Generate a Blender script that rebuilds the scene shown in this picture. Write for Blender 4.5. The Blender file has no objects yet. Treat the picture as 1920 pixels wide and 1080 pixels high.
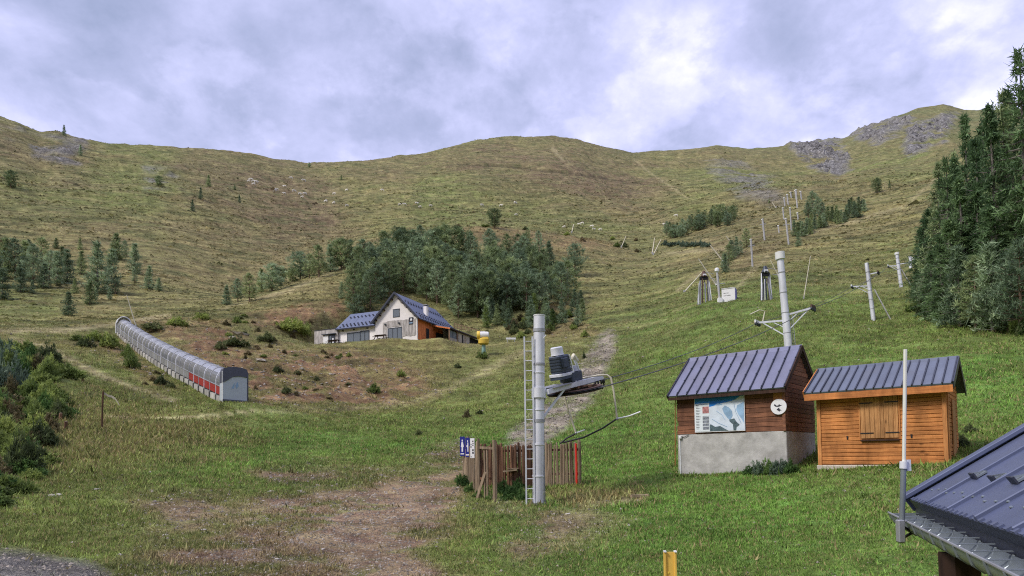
import bpy, bmesh, math, random
import numpy as np
from mathutils import Vector, Matrix

random.seed(7)
RNG = np.random.default_rng(11)
scene = bpy.context.scene
COL = scene.collection

# ------------------------------------------------------------------ camera
F_PX, HORIZON, PITCH, ROLL, CAM_Z = 1200.0, 860.0, math.radians(2.5), math.radians(0.7), 3.0
SHIFT = HORIZON - 540.0 - F_PX * math.tan(PITCH)
_F = np.array([0, math.cos(PITCH), math.sin(PITCH)])
_R0 = np.array([1.0, 0, 0]); _U0 = np.array([0, -math.sin(PITCH), math.cos(PITCH)])
_R = _R0 * math.cos(ROLL) - _U0 * math.sin(ROLL)
_U = _U0 * math.cos(ROLL) + _R0 * math.sin(ROLL)
cam_data = bpy.data.cameras.new('camera')
cam = bpy.data.objects.new('camera', cam_data); COL.objects.link(cam)
cam.matrix_world = Matrix(((_R[0], _U[0], -_F[0], 0), (_R[1], _U[1], -_F[1], 0), (_R[2], _U[2], -_F[2], CAM_Z), (0, 0, 0, 1)))
cam_data.sensor_width = 36.0
cam_data.lens = 36.0 * F_PX / 1920.0
cam_data.shift_y = SHIFT / 1920.0
cam_data.clip_start = 0.1
cam_data.clip_end = 9000.0
scene.camera = cam

# ------------------------------------------------------------------ sky, sun, exposure
SUN_AZ, SUN_EL = math.radians(-118.0), math.radians(46.0)      # azimuth from +Y towards +X
SKY_O = (6.1, 8.2, 3.3, 2.8)
world = bpy.data.worlds.new('World'); scene.world = world; world.use_nodes = True
nt = world.node_tree; nt.nodes.clear()
def wn(t, **kw):
    n = nt.nodes.new(t)
    for k, v in kw.items(): setattr(n, k, v)
    return n
w_out = wn('ShaderNodeOutputWorld'); w_bg = wn('ShaderNodeBackground'); w_bg.inputs['Strength'].default_value = 0.1
nt.links.new(w_bg.outputs[0], w_out.inputs[0])
sky = wn('ShaderNodeTexSky', sky_type='NISHITA'); sky.sun_disc = False
sky.sun_elevation = SUN_EL; sky.sun_rotation = SUN_AZ
tc = wn('ShaderNodeTexCoord'); sep = wn('ShaderNodeSeparateXYZ'); nt.links.new(tc.outputs['Generated'], sep.inputs[0])
def wmath(op, a, b=None, c=None):
    n = wn('ShaderNodeMath', operation=op)
    for i, x in enumerate((a, b, c)):
        if x is None: continue
        if isinstance(x, (int, float)): n.inputs[i].default_value = x
        else: nt.links.new(x, n.inputs[i])
    return n.outputs[0]
zz = wmath('ADD', wmath('ABSOLUTE', sep.outputs['Z']), 0.42)
comb = wn('ShaderNodeCombineXYZ')
nt.links.new(wmath('DIVIDE', sep.outputs['X'], zz), comb.inputs[0]); nt.links.new(wmath('DIVIDE', sep.outputs['Y'], zz), comb.inputs[1])
def wnoise(scale, detail, rough, off, dist=0.0, sc=(1, 1, 1), rot=0.0):
    mp = wn('ShaderNodeMapping'); mp.inputs['Location'].default_value = off; mp.inputs['Scale'].default_value = sc; mp.inputs['Rotation'].default_value = (0, 0, rot)
    nt.links.new(comb.outputs[0], mp.inputs['Vector'])
    n = wn('ShaderNodeTexNoise'); n.inputs['Scale'].default_value = scale; n.inputs['Detail'].default_value = detail
    n.inputs['Roughness'].default_value = rough; n.inputs['Distortion'].default_value = dist
    nt.links.new(mp.outputs[0], n.inputs['Vector']); return n.outputs[0]
n_big = wnoise(1.3, 2.0, 0.5, (SKY_O[0], SKY_O[1], 0.0), 0.2)
n_mid = wnoise(3.0, 12.0, 0.58, (SKY_O[2], 2.2, 0.0), 0.15)
n_fine = wnoise(7.5, 10.0, 0.6, (1.3, SKY_O[3], 0.0), 0.2)
cl = wmath('ADD', wmath('ADD', wmath('MULTIPLY', n_big, 0.40), wmath('MULTIPLY', n_mid, 0.44)), wmath('MULTIPLY', n_fine, 0.22))
def wstep(v, a, b, k):
    n = wn('ShaderNodeMapRange', interpolation_type='SMOOTHSTEP'); nt.links.new(v, n.inputs['Value'])
    for i_, x_ in (('From Min', a), ('From Max', b), ('To Min', -k), ('To Max', k)): n.inputs[i_].default_value = x_
    return n.outputs[0]
e1 = wnoise(2.1, 13.0, 0.57, (SKY_O[3], SKY_O[0], 0.0), 0.1); e2 = wnoise(4.6, 12.0, 0.58, (SKY_O[1], SKY_O[2], 0.0), 0.1)
cl = wmath('ADD', cl, wmath('ADD', wstep(e1, 0.47, 0.545, 0.019), wstep(e2, 0.48, 0.55, 0.015)))
ramp = wn('ShaderNodeValToRGB'); nt.links.new(cl, ramp.inputs[0])
cr = ramp.color_ramp; cr.interpolation = 'LINEAR'
stops = [(0.40, (0.25, 0.29, 0.44)), (0.47, (0.35, 0.38, 0.57)), (0.525, (0.45, 0.47, 0.70)), (0.57, (0.56, 0.57, 0.83)), (0.61, (0.70, 0.70, 0.94)), (0.67, (0.96, 0.95, 1.12))]
while len(cr.elements) < len(stops): cr.elements.new(0.5)
for e, (p, c) in zip(cr.elements, stops): e.position = p; e.color = (*c, 1)
cm = wn('ShaderNodeVectorMath', operation='SCALE'); nt.links.new(ramp.outputs[0], cm.inputs[0]); cm.inputs['Scale'].default_value = 7.5
mx = wn('ShaderNodeMix', data_type='RGBA'); mx.inputs[0].default_value = 0.93
nt.links.new(sky.outputs[0], mx.inputs[6]); nt.links.new(cm.outputs[0], mx.inputs[7]); nt.links.new(mx.outputs[2], w_bg.inputs['Color'])

sd = bpy.data.lights.new('sun', 'SUN'); sd.energy = 1.5; sd.angle = math.radians(14); sd.color = (1.0, 0.94, 0.84)
sun = bpy.data.objects.new('sun', sd); COL.objects.link(sun)
_sd = Vector((math.sin(SUN_AZ) * math.cos(SUN_EL), math.cos(SUN_AZ) * math.cos(SUN_EL), math.sin(SUN_EL)))
sun.rotation_euler = _sd.to_track_quat('Z', 'Y').to_euler()
vs = scene.view_settings
vs.view_transform = 'Standard'; vs.look = 'None'; vs.exposure = 0.97; vs.gamma = 1.0; vs.use_curve_mapping = False
scene.cycles.use_denoising = False
scene.cycles.filter_width = 1.1
scene.cycles.max_bounces = 4; scene.cycles.diffuse_bounces = 3; scene.cycles.glossy_bounces = 2; scene.cycles.transmission_bounces = 3; scene.cycles.transparent_max_bounces = 8

# ------------------------------------------------------------------ camera rays (photo survey: pixel + distance -> place)
def ray(u, v):
    a = (np.asarray(u, float) - 960.0) / F_PX; b = (540.0 + SHIFT - np.asarray(v, float)) / F_PX
    return _F + np.multiply.outer(a, _R) + np.multiply.outer(b, _U)
def P(u, v, d):                                   # the point seen at pixel (u, v) at horizontal distance d
    r = ray(u, v); k = d / math.hypot(r[0], r[1])
    return Vector((r[0] * k, r[1] * k, CAM_Z + r[2] * k))
def project(x, y, z):
    p = np.stack([x, y, z - CAM_Z], -1)
    f = p @ _F; f = np.where(np.abs(f) < 1e-6, 1e-6, f)
    return 960 + F_PX * (p @ _R) / f, 540 + SHIFT - F_PX * (p @ _U) / f, f

# ------------------------------------------------------------------ noise
def _hash(ix, iy, iz, s):
    n = (ix * 374761393 + iy * 668265263 + iz * 2147483647 + s * 974634777) & 0xFFFFFFFF
    n = ((n ^ (n >> 13)) * 1274126177) & 0xFFFFFFFF
    return ((n ^ (n >> 16)) & 0xFFFF) / 65535.0
def vnoise(x, y, z=None, s=0):
    x = np.asarray(x, float); y = np.asarray(y, float); z = np.zeros_like(x) if z is None else np.asarray(z, float)
    ix = np.floor(x).astype(np.int64); iy = np.floor(y).astype(np.int64); iz = np.floor(z).astype(np.int64)
    fx, fy, fz = x - ix, y - iy, z - iz
    fx = fx * fx * (3 - 2 * fx); fy = fy * fy * (3 - 2 * fy); fz = fz * fz * (3 - 2 * fz)
    def g(a, b, c): return _hash(ix + a, iy + b, iz + c, s)
    z0 = (g(0,0,0)*(1-fx)+g(1,0,0)*fx)*(1-fy)+(g(0,1,0)*(1-fx)+g(1,1,0)*fx)*fy
    if not np.any(z): return z0
    z1 = (g(0,0,1)*(1-fx)+g(1,0,1)*fx)*(1-fy)+(g(0,1,1)*(1-fx)+g(1,1,1)*fx)*fy
    return z0 * (1 - fz) + z1 * fz
def fbm(x, y, z=None, oct=4, s=0):
    t = 0; a = 0.5; k = 1.0
    for o in range(oct):
        t = t + a * vnoise(x * k + o * 17.3, y * k + o * 9.1, None if z is None else z * k, s + o); a *= 0.5; k *= 2.03
    return t / (1 - 0.5 ** oct)

# ------------------------------------------------------------------ terrain
SURVEY = {   # per image column: (distance in m, image row of the ground there)
 -500: [(12,1050),(21,930),(30,850),(45,745),(60,690),(75,655),(100,620),(140,590),(180,540),(230,480),(300,400),(400,320),(520,250),(650,190)],
 0:    [(12,1064),(16,1002),(21,945),(30,868),(45,775),(60,705),(75,660),(100,622),(140,600),(180,560),(230,520),(300,450),(400,370),(520,290),(650,215)],
 150:  [(12,1064),(16,1000),(21,944),(27,892),(35,838),(45,780),(60,705),(75,662),(100,625),(140,600),(180,557),(230,515),(300,445),(400,365),(520,300),(620,258)],
 300:  [(12,1064),(16,1000),(21,945),(27,895),(35,845),(45,788),(52,757),(60,726),(75,680),(100,632),(115,602),(140,590),(180,560),(230,505),(300,440),(400,370),(520,310),(640,275)],
 450:  [(12,1064),(16,1000),(21,947),(27,898),(35,850),(45,797),(50,768),(60,735),(75,692),(90,658),(100,640),(120,606),(150,570),(170,560),(200,566),(240,556),(300,480),(400,400),(520,340),(680,289)],
 600:  [(12,1064),(16,1002),(21,947),(27,899),(35,852),(45,804),(58,762),(75,708),(88,675),(96,656),(108,648),(118,620),(130,580),(160,528),(190,506),(230,522),(300,498),(380,430),(520,360),(700,303)],
 750:  [(12,1064),(16,1002),(21,947),(27,899),(35,852),(45,806),(58,765),(75,718),(88,678),(96,650),(112,640),(120,612),(135,575),(160,512),(190,470),(215,440),(260,452),(330,440),(420,390),(560,340),(800,294)],
 900:  [(12,1064),(16,1002),(21,946),(27,898),(35,850),(45,803),(58,760),(75,714),(88,682),(97,655),(114,642),(124,612),(140,570),(170,500),(200,445),(228,417),(280,430),(360,410),(480,360),(620,310),(900,263)],
 1050: [(12,1062),(16,998),(21,943),(27,893),(35,842),(45,790),(58,735),(75,688),(95,645),(112,620),(130,590),(150,555),(170,525),(200,480),(235,436),(280,445),(360,420),(480,365),(620,315),(950,257)],
 1200: [(12,1060),(16,992),(21,932),(27,882),(35,830),(45,775),(58,720),(75,672),(95,630),(115,595),(140,560),(170,525),(200,500),(235,480),(280,462),(330,440),(400,410),(520,360),(700,320),(1000,287)],
 1350: [(12,1056),(16,985),(21,915),(24,889),(30,840),(35,797),(45,735),(58,675),(75,610),(86,572),(92,564),(110,552),(130,525),(160,492),(200,460),(250,430),(310,402),(400,375),(520,352),(700,325),(1100,273)],
 1500: [(12,1052),(16,978),(21,902),(24,876),(30,822),(35,775),(45,702),(58,645),(75,595),(86,565),(94,556),(110,532),(130,500),(160,465),(200,425),(250,395),(310,372),(400,362),(520,356),(700,340),(1000,300),(1300,270)],
 1650: [(12,1048),(16,970),(21,888),(24,858),(30,808),(35,772),(45,705),(58,645),(75,598),(90,565),(105,543),(130,505),(160,465),(200,420),(245,380),(275,360),(350,378),(500,350),(800,300),(1200,250),(1500,230)],
 1770: [(12,1046),(16,965),(21,880),(24,850),(30,803),(35,768),(45,700),(58,635),(75,590),(105,535),(160,440),(220,370),(265,322),(350,345),(500,340),(800,290),(1200,240),(1500,197)],
 1920: [(12,1040),(16,955),(21,875),(27,822),(35,762),(45,690),(58,628),(75,580),(105,520),(160,420),(220,350),(300,290),(500,300),(900,250),(1500,215)],
 2500: [(12,1040),(16,955),(21,875),(27,822),(35,762),(45,690),(58,628),(75,580),(105,520),(160,420),(220,350),(300,290),(500,300),(900,250),(1500,215)],
}
SKYLINE = [(-500,190),(0,214),(40,230),(75,246),(110,249),(160,262),(200,270),(330,275),(400,283),(480,293),(580,303),(680,301),(760,292),(830,278),(900,263),(960,258),(1030,255),(1080,261),(1140,279),(1190,288),(1250,283),(1350,273),(1400,277),(1480,275),(1530,265),(1572,264),(1600,252),(1660,228),(1720,205),(1770,197),(1810,207),(1920,205),(2500,200)]
NR = 800
RD = np.geomspace(2.2, 2800.0, NR)
AZ_IN = np.radians(np.linspace(-43, 43, 600))
AZ_OUT = np.radians(np.geomspace(44, 180, 40))
AZ = np.concatenate([-AZ_OUT[::-1], AZ_IN, AZ_OUT]); NA = len(AZ)
_us = sorted(SURVEY); _az = np.zeros((NR, len(_us))); _zz = np.zeros((NR, len(_us)))
for j, u in enumerate(_us):
    pts = SURVEY[u]; D = []; Zs = []; A = []
    for d, v in pts:
        p = P(u, v, d); D.append(d); Zs.append(p.z); A.append(math.atan2(p.x, p.y))
    D = [1.0, 5.0] + D; Zs = [0.2, 0.35] + Zs; A = [A[0], A[0]] + A
    ds, zs = D[-1], Zs[-1]
    D += [ds * 1.06, ds * 1.4, 3000]; Zs += [zs - ds * 0.004, zs - 0.12 * ds, zs - 0.35 * ds]; A += [A[-1]] * 3
    _zz[:, j] = np.interp(RD, D, Zs); _az[:, j] = np.interp(np.log(RD), np.log(D), A)
Z = np.zeros((NR, NA))
for i in range(NR):
    o = np.argsort(_az[i]); Z[i] = np.interp(AZ, _az[i][o], _zz[i][o])
def gsm(a, s, ax):
    r = int(3 * s) + 1; k = np.exp(-0.5 * (np.arange(-r, r + 1) / s) ** 2); k /= k.sum()
    pad = [(0, 0), (0, 0)]; pad[ax] = (r, r); b = np.pad(a, pad, mode='edge'); o = np.zeros_like(a)
    for t, w in enumerate(k): o += w * (b[t:t + a.shape[0], :] if ax == 0 else b[:, t:t + a.shape[1]])
    return o
Z = gsm(gsm(Z, 4.0, 0), 13.0, 1)
# bring the far crest to the surveyed skyline
_sk = ray(np.array([s[0] for s in SKYLINE]), np.array([s[1] for s in SKYLINE]))
tgt = np.interp(AZ, np.arctan2(_sk[:, 0], _sk[:, 1]), _sk[:, 2] / np.hypot(_sk[:, 0], _sk[:, 1]))
tE = (Z - CAM_Z) / RD[:, None]
cur = tE[RD > 350].max(0)
wgt = np.clip((np.log(RD) - math.log(260)) / (math.log(560) - math.log(260)), 0, 1)[:, None]; wgt = wgt * wgt * (3 - 2 * wgt)
tE = tE * (1 + wgt * (tgt / cur - 1)[None, :])
Z = CAM_Z + tE * RD[:, None]
GX = RD[:, None] * np.sin(AZ)[None, :]; GY = RD[:, None] * np.cos(AZ)[None, :]; GD = np.repeat(RD[:, None], NA, 1)

# chalet terrace: level pad cut into the slope
H_FR = P(783, 635, 100.0)
H_ROT = 23.0
H_E = Vector((math.cos(math.radians(H_ROT)), -math.sin(math.radians(H_ROT)), 0)); H_G = Vector((math.sin(math.radians(H_ROT)), math.cos(math.radians(H_ROT)), 0))
FLOOR = H_FR.z
la = (GX - H_FR.x) * H_E.x + (GY - H_FR.y) * H_E.y; lb = (GX - H_FR.x) * H_G.x + (GY - H_FR.y) * H_G.y
def sstep(x, a, b):
    t = np.clip((x - a) / (b - a), 0, 1); return t * t * (3 - 2 * t)
pad = sstep(la, -29, -24) * (1 - sstep(la, 3.7, 6.8)) * sstep(lb - 3.0 * sstep(la, -4, 1), -5.5, -2.6) * (1 - sstep(lb, 13.5, 19))
Z = Z * (1 - pad) + (FLOOR - 0.06) * pad
# straight bed of the conveyor
TB0, TT0 = P(438, 759, 50.0), P(231, 630, 103.0)
_tx, _ty = TT0.x - TB0.x, TT0.y - TB0.y; _tl = math.hypot(_tx, _ty)
_ta = ((GX - TB0.x) * _tx + (GY - TB0.y) * _ty) / _tl; _tb = np.abs((GX - TB0.x) * -_ty + (GY - TB0.y) * _tx) / _tl
def bed_z(t): return TB0.z + (TT0.z - TB0.z) * t - 1.3 * 4 * t * (1 - t) * 0.35
bed = (1 - sstep(_tb, 1.6, 7.0)) * sstep(_ta, -6, -1.5) * (1 - sstep(_ta, _tl + 1.5, _tl + 7))
Z = Z * (1 - bed) + bed_z(np.clip(_ta / _tl, 0, 1)) * bed
# relief
GU, GV, _f = project(GX, GY, Z)
calm = (1 - 0.85 * pad) * (1 - 0.8 * bed)
near = 1 - sstep(GD, 14, 45); mid = sstep(GD, 25, 60) * (1 - sstep(GD, 260, 420)); far = sstep(GD, 220, 420)
edge_ = 1 - sstep((Z - CAM_Z) / GD / np.maximum(tgt, 0.05)[None, :], 0.78, 0.96)
Z = Z - far * edge_ * (np.abs(fbm(GX * 0.007, GY * 0.007, s=31, oct=4) - 0.5) * 2 - 0.25) * 15.0
Z = Z + calm * ((fbm(GX * 0.9, GY * 0.9, s=1) - 0.5) * 0.16 * near
      + (fbm(GX * 0.22, GY * 0.22, s=2, oct=5) - 0.5) * 0.95 * mid + (fbm(GX * 0.8, GY * 0.8, s=5, oct=3) - 0.5) * 0.5 * mid
      + (fbm(GX * 0.02, GY * 0.02, s=3, oct=6) - 0.5) * 9.0 * far + (fbm(GX * 0.12, GY * 0.12, s=4, oct=3) - 0.5) * 2.6 * far)

_J = (fbm(GX * 0.3, GY * 0.3, s=20) - 0.5, fbm(GX * 0.3, GY * 0.3, s=27) - 0.5, fbm(GX * 0.03, GY * 0.03, s=21) - 0.5, fbm(GX * 0.03, GY * 0.03, s=28) - 0.5)
_JW = sstep(GD, 100, 260)
_JU = _J[0] * (1 - _JW) + _J[2] * _JW; _JV = _J[1] * (1 - _JW) + _J[3] * _JW
def poly_mask(pts, soft, jitter=0.0, dr=(0, 9999), s=20):
    """soft mask of a surveyed outline, on the ground between two distances"""
    pts = np.array(pts, float); u = GU + _JU * jitter; v = GV + _JV * jitter * 0.5
    sel = (GD >= dr[0]) & (GD <= dr[1]) & (_f > 0) & (GU > pts[:, 0].min() - 80) & (GU < pts[:, 0].max() + 80) & (GV > pts[:, 1].min() - 80) & (GV < pts[:, 1].max() + 80)
    uu, vv = u[sel], v[sel]; ins = np.zeros(uu.shape, bool); dd = np.full(uu.shape, 1e9)
    for (x0, y0), (x1, y1) in zip(pts, np.roll(pts, -1, 0)):
        c = ((y0 > vv) != (y1 > vv)); xs = x0 + (vv - y0) * (x1 - x0) / ((y1 - y0) if y1 != y0 else 1e-9); ins ^= c & (uu < xs)
        t = np.clip(((uu - x0) * (x1 - x0) + (vv - y0) * (y1 - y0)) / max(1e-9, (x1 - x0) ** 2 + (y1 - y0) ** 2), 0, 1)
        dd = np.minimum(dd, np.hypot(uu - x0 - t * (x1 - x0), vv - y0 - t * (y1 - y0)))
    sg = np.where(ins, dd, -dd); m = np.zeros(GU.shape); m[sel] = np.clip(0.5 + sg / (2 * soft), 0, 1); return m
def line_mask(pts, soft=1.0, jitter=0.0, dr=(0, 9999), s=40):      # pts: (u, v, half width px)
    pts = np.array(pts, float); m = np.zeros(GU.shape)
    sel = (GD >= dr[0]) & (GD <= dr[1]) & (_f > 0) & (GU > pts[:, 0].min() - 60) & (GU < pts[:, 0].max() + 60) & (GV > pts[:, 1].min() - 60) & (GV < pts[:, 1].max() + 60)
    uu = GU[sel] + (fbm(GX[sel] * 0.4, GY[sel] * 0.4, s=s) - 0.5) * jitter; vv = GV[sel] + (fbm(GX[sel] * 0.4, GY[sel] * 0.4, s=s + 5) - 0.5) * jitter * 0.6
    best = np.zeros(uu.shape)
    for (x0, y0, w0), (x1, y1, w1) in zip(pts[:-1], pts[1:]):
        t = np.clip(((uu - x0) * (x1 - x0) + (vv - y0) * (y1 - y0)) / max(1e-9, (x1 - x0) ** 2 + (y1 - y0) ** 2), 0, 1)
        dd = np.hypot(uu - x0 - t * (x1 - x0), vv - y0 - t * (y1 - y0)); w = w0 + t * (w1 - w0)
        best = np.maximum(best, np.clip(0.5 + (w - dd) / (2 * soft), 0, 1))
    m[sel] = best; return m

GU, GV, _f = project(GX, GY, Z)
# materials of the ground, from the survey
M = {}
M['dirt'] = np.maximum.reduce([
    poly_mask([(540,905),(700,886),(880,872),(885,915),(800,955),(810,1020),(870,1110),(150,1110),(240,1062),(420,1012),(500,955)], 40, 190, (8, 34)),
    0.75 * poly_mask([(800,845),(880,835),(890,880),(800,872)], 14, 40, (18, 45)),
    0.55 * poly_mask([(250,950),(420,930),(480,985),(300,1010)], 25, 120, (10, 30)),
    0.5 * poly_mask([(900,960),(1120,950),(1180,985),(1000,1050)], 25, 160, (10, 30))])
M['gravel'] = poly_mask([(-300,1022),(40,1034),(160,1066),(250,1130),(-300,1130)], 14, 60, (3, 30))
M['bank'] = np.maximum.reduce([
    poly_mask([(455,650),(590,652),(700,668),(790,700),(830,735),(760,758),(640,768),(480,764),(460,700),(380,700),(330,640),(240,620),(260,600),(420,605)], 18, 60, (48, 130)),
    poly_mask([(470,590),(640,562),(650,590),(590,606),(480,622)], 9, 30, (90, 150)),
    0.7 * poly_mask([(170,640),(230,640),(330,730),(300,740)], 14, 40, (45, 120)),
    0.6 * poly_mask([(760,425),(940,412),(1060,425),(1190,470),(1060,470),(900,450),(780,455)], 10, 30, (150, 280)),
    0.55 * poly_mask([(1030,560),(1100,590),(1110,625),(1020,640)], 12, 30, (90, 160))])
M['stony'] = line_mask([(985,832,34),(1030,790,26),(1085,735,26),(1120,680,24),(1140,635,14)], 9, 26, (28, 130))
M['path'] = np.maximum.reduce([
    line_mask([(-60,621,5),(120,619,5),(220,607,4),(320,590,3)], 2.5, 8, (70, 160)),
    line_mask([(20,636,2),(90,652,5),(160,690,6),(240,724,5),(330,752,4)], 3.5, 10, (40, 130)),
    line_mask([(195,781,2),(330,784,3),(400,779,3),(475,771,3)], 1.2, 5, (30, 70)),
    0.6 * line_mask([(470,772,3),(640,768,4),(760,757,5),(830,735,5),(900,700,8),(980,660,6)], 4, 14, (40, 100)),
    0.8 * line_mask([(410,580,2),(540,545,4),(660,494,3)], 3, 12, (120, 210)),
    0.5 * line_mask([(1190,300,1.6),(1220,325,1.8),(1290,372,2)], 1.4, 5, (300, 1500)),
    0.8 * line_mask([(1036,279,3),(1055,300,2)], 2, 6, (500, 1500)),
    0.8 * line_mask([(1500,442,2),(1600,415,2.5),(1700,385,2),(1760,330,2)], 2, 5, (100, 300)),
    0.7 * line_mask([(1270,545,3),(1300,520,3),(1320,508,3)], 2, 4, (80, 180)),
    0.7 * line_mask([(1240,475,2),(1350,468,3),(1390,462,3)], 2, 5, (120, 320)),
    0.7 * line_mask([(1360,560,2),(1400,520,3),(1440,480,3)], 2, 8, (80, 240)),
    0.9 * poly_mask([(1060,940),(1210,926),(1215,936),(1100,955)], 5, 26, (17, 26))])
M['trench'] = np.maximum.reduce([line_mask([(860,307,1.2),(960,312,1.6),(1100,328,1.8),(1215,345,1.2)], 1.0, 3, (300, 1500)),
    0.7 * line_mask([(930,422,2.5),(1000,430,2),(1060,440,2)], 2, 8, (150, 300)), 0.5 * line_mask([(150,450,4),(240,452,3)], 3, 10, (180, 420))])
M['heather'] = np.clip(np.maximum.reduce([
    poly_mask([(330,282),(600,310),(660,440),(520,470),(420,380),(340,330)], 40, 100, (180, 1500)),
    0.8 * poly_mask([(680,300),(1030,258),(1200,290),(1250,400),(1000,380),(850,310)], 35, 120, (250, 1500)),
    0.6 * poly_mask([(-80,210),(180,265),(160,330),(-80,320)], 30, 80, (250, 1500)),
    0.5 * poly_mask([(1280,430),(1480,370),(1470,470),(1400,520)], 18, 60, (120, 400))]), 0, 1)
M['dry'] = np.clip(np.maximum.reduce([
    0.45 * poly_mask([(1230,470),(1480,440),(1700,380),(1760,420),(1640,480),(1500,490),(1250,520)], 30, 90, (100, 400)),
    0.5 * poly_mask([(140,740),(420,780),(480,830),(260,860),(100,900),(90,800)], 25, 90, (18, 60)),
    0.6 * poly_mask([(440,560),(660,495),(660,545),(470,585)], 12, 40, (100, 230)),
    0.75 * poly_mask([(1020,930),(1190,915),(1215,930),(1100,950)], 12, 60, (17, 28)),
    0.35 * poly_mask([(0,400),(700,440),(600,560),(0,600)], 40, 120, (130, 400))]), 0, 1)
M['green'] = np.clip(np.maximum.reduce([
    poly_mask([(480,800),(900,790),(1250,700),(1300,640),(1700,620),(2200,640),(2200,1200),(1000,1200),(860,880),(560,890),(300,900)], 50, 140, (9, 90)),
    0.75 * poly_mask([(1100,600),(1250,520),(1450,500),(1700,430),(2100,400),(2100,680),(1150,720)], 40, 120, (55, 200)),
    0.5 * poly_mask([(0,330),(330,330),(300,430),(60,440),(-90,400)], 40, 110, (200, 700)),
    0.5 * poly_mask([(760,320),(930,330),(870,420),(760,400)], 30, 80, (220, 800)),
    0.55 * poly_mask([(1590,290),(1740,260),(1760,330),(1600,340)], 18, 50, (400, 1600)),
    0.6 * poly_mask([(0,530),(120,545),(100,610),(-60,610)], 20, 60, (80, 230))]), 0, 1)
rockn = fbm(GX * 0.035, GY * 0.035, Z * 0.03, s=60, oct=4)
M['rock'] = np.clip(np.maximum.reduce([
    1.0 * poly_mask([(1480,272),(1575,264),(1592,315),(1560,335),(1510,300)], 8, 24, (400, 1700)),
    1.0 * poly_mask([(1590,252),(1700,215),(1720,232),(1640,268)], 7, 30, (400, 1700)),
    1.0 * poly_mask([(1715,235),(1790,212),(1770,262),(1705,290),(1690,275)], 8, 30, (400, 1700)),
    0.4 * poly_mask([(1330,310),(1380,300),(1450,350),(1470,380),(1400,370)], 12, 50, (300, 1500)),
    0.7 * poly_mask([(55,258),(165,262),(150,300),(60,290)], 9, 40, (350, 1000)),
    0.5 * poly_mask([(275,315),(345,320),(345,352),(270,350)], 8, 30, (250, 900)),
    0.5 * poly_mask([(-60,205),(50,235),(40,262),(-60,250)], 9, 40, (350, 1000))]) * 1.25 * sstep(rockn, 0.38, 0.56), 0, 1)
# crags stand out of the slope
Z = Z + M['rock'] * ((fbm(GX * 0.05, GY * 0.05, s=61, oct=5) - 0.42) * 26.0 + (np.abs(fbm(GX * 0.11, GY * 0.11, s=66, oct=3) - 0.5)) * 22.0 - 3.0) * sstep(GD, 200, 900)
Z = Z + np.clip(M['bank'], 0, 1) * (1 - pad) * (1 - bed) * ((fbm(GX * 0.35, GY * 0.35, s=64, oct=4) - 0.5) * 1.5 + np.abs(fbm(GX * 0.9, GY * 0.9, s=65, oct=3) - 0.5) * 0.9) * sstep(GD, 45, 70)
Z = Z - M['trench'] * 0.004 * GD + M['stony'] * (fbm(GX * 2.2, GY * 2.2, s=63, oct=3) - 0.35) * 0.35

LRD = np.log(RD)
def ground_z(x, y):
    x = np.asarray(x, float); y = np.asarray(y, float)
    fi = np.clip((np.log(np.maximum(np.hypot(x, y), RD[0])) - LRD[0]) / (LRD[1] - LRD[0]), 0, NR - 1.001); i = fi.astype(int); fr = fi - i
    a = np.arctan2(x, y); fj = np.clip(np.interp(a, AZ, np.arange(NA)), 0, NA - 1.001); j = fj.astype(int); fa = fj - j
    return (Z[i, j] * (1 - fa) + Z[i, j + 1] * fa) * (1 - fr) + (Z[i + 1, j] * (1 - fa) + Z[i + 1, j + 1] * fa) * fr
def sample(A, x, y):
    fi = np.clip(np.round((np.log(np.maximum(np.hypot(x, y), RD[0])) - LRD[0]) / (LRD[1] - LRD[0])), 0, NR - 1).astype(int)
    fj = np.clip(np.round(np.interp(np.arctan2(x, y), AZ, np.arange(NA))), 0, NA - 1).astype(int); return A[fi, fj]
def G(u, v, dmin=8.0):                            # the ground point seen at a pixel
    r = ray(u, v); h = math.hypot(r[0], r[1]); d = RD[RD >= dmin]
    k = d / h; zr = CAM_Z + r[2] * k; zg = ground_z(r[0] * k, r[1] * k)
    below = np.nonzero(zr <= zg)[0]; i = below[0] if len(below) else int(np.argmin(np.abs(zr - zg)))
    dd = d[i]
    if i > 0 and len(below):
        a0, a1 = zr[i - 1] - zg[i - 1], zr[i] - zg[i]; t = a0 / (a0 - a1) if a0 != a1 else 0; dd = d[i - 1] + t * (d[i] - d[i - 1])
    x, y = r[0] * dd / h, r[1] * dd / h
    return Vector((x, y, float(ground_z(x, y))))
def on(x, y): return Vector((x, y, float(ground_z(x, y))))
def dist(p): return math.hypot(p.x, p.y)

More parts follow.
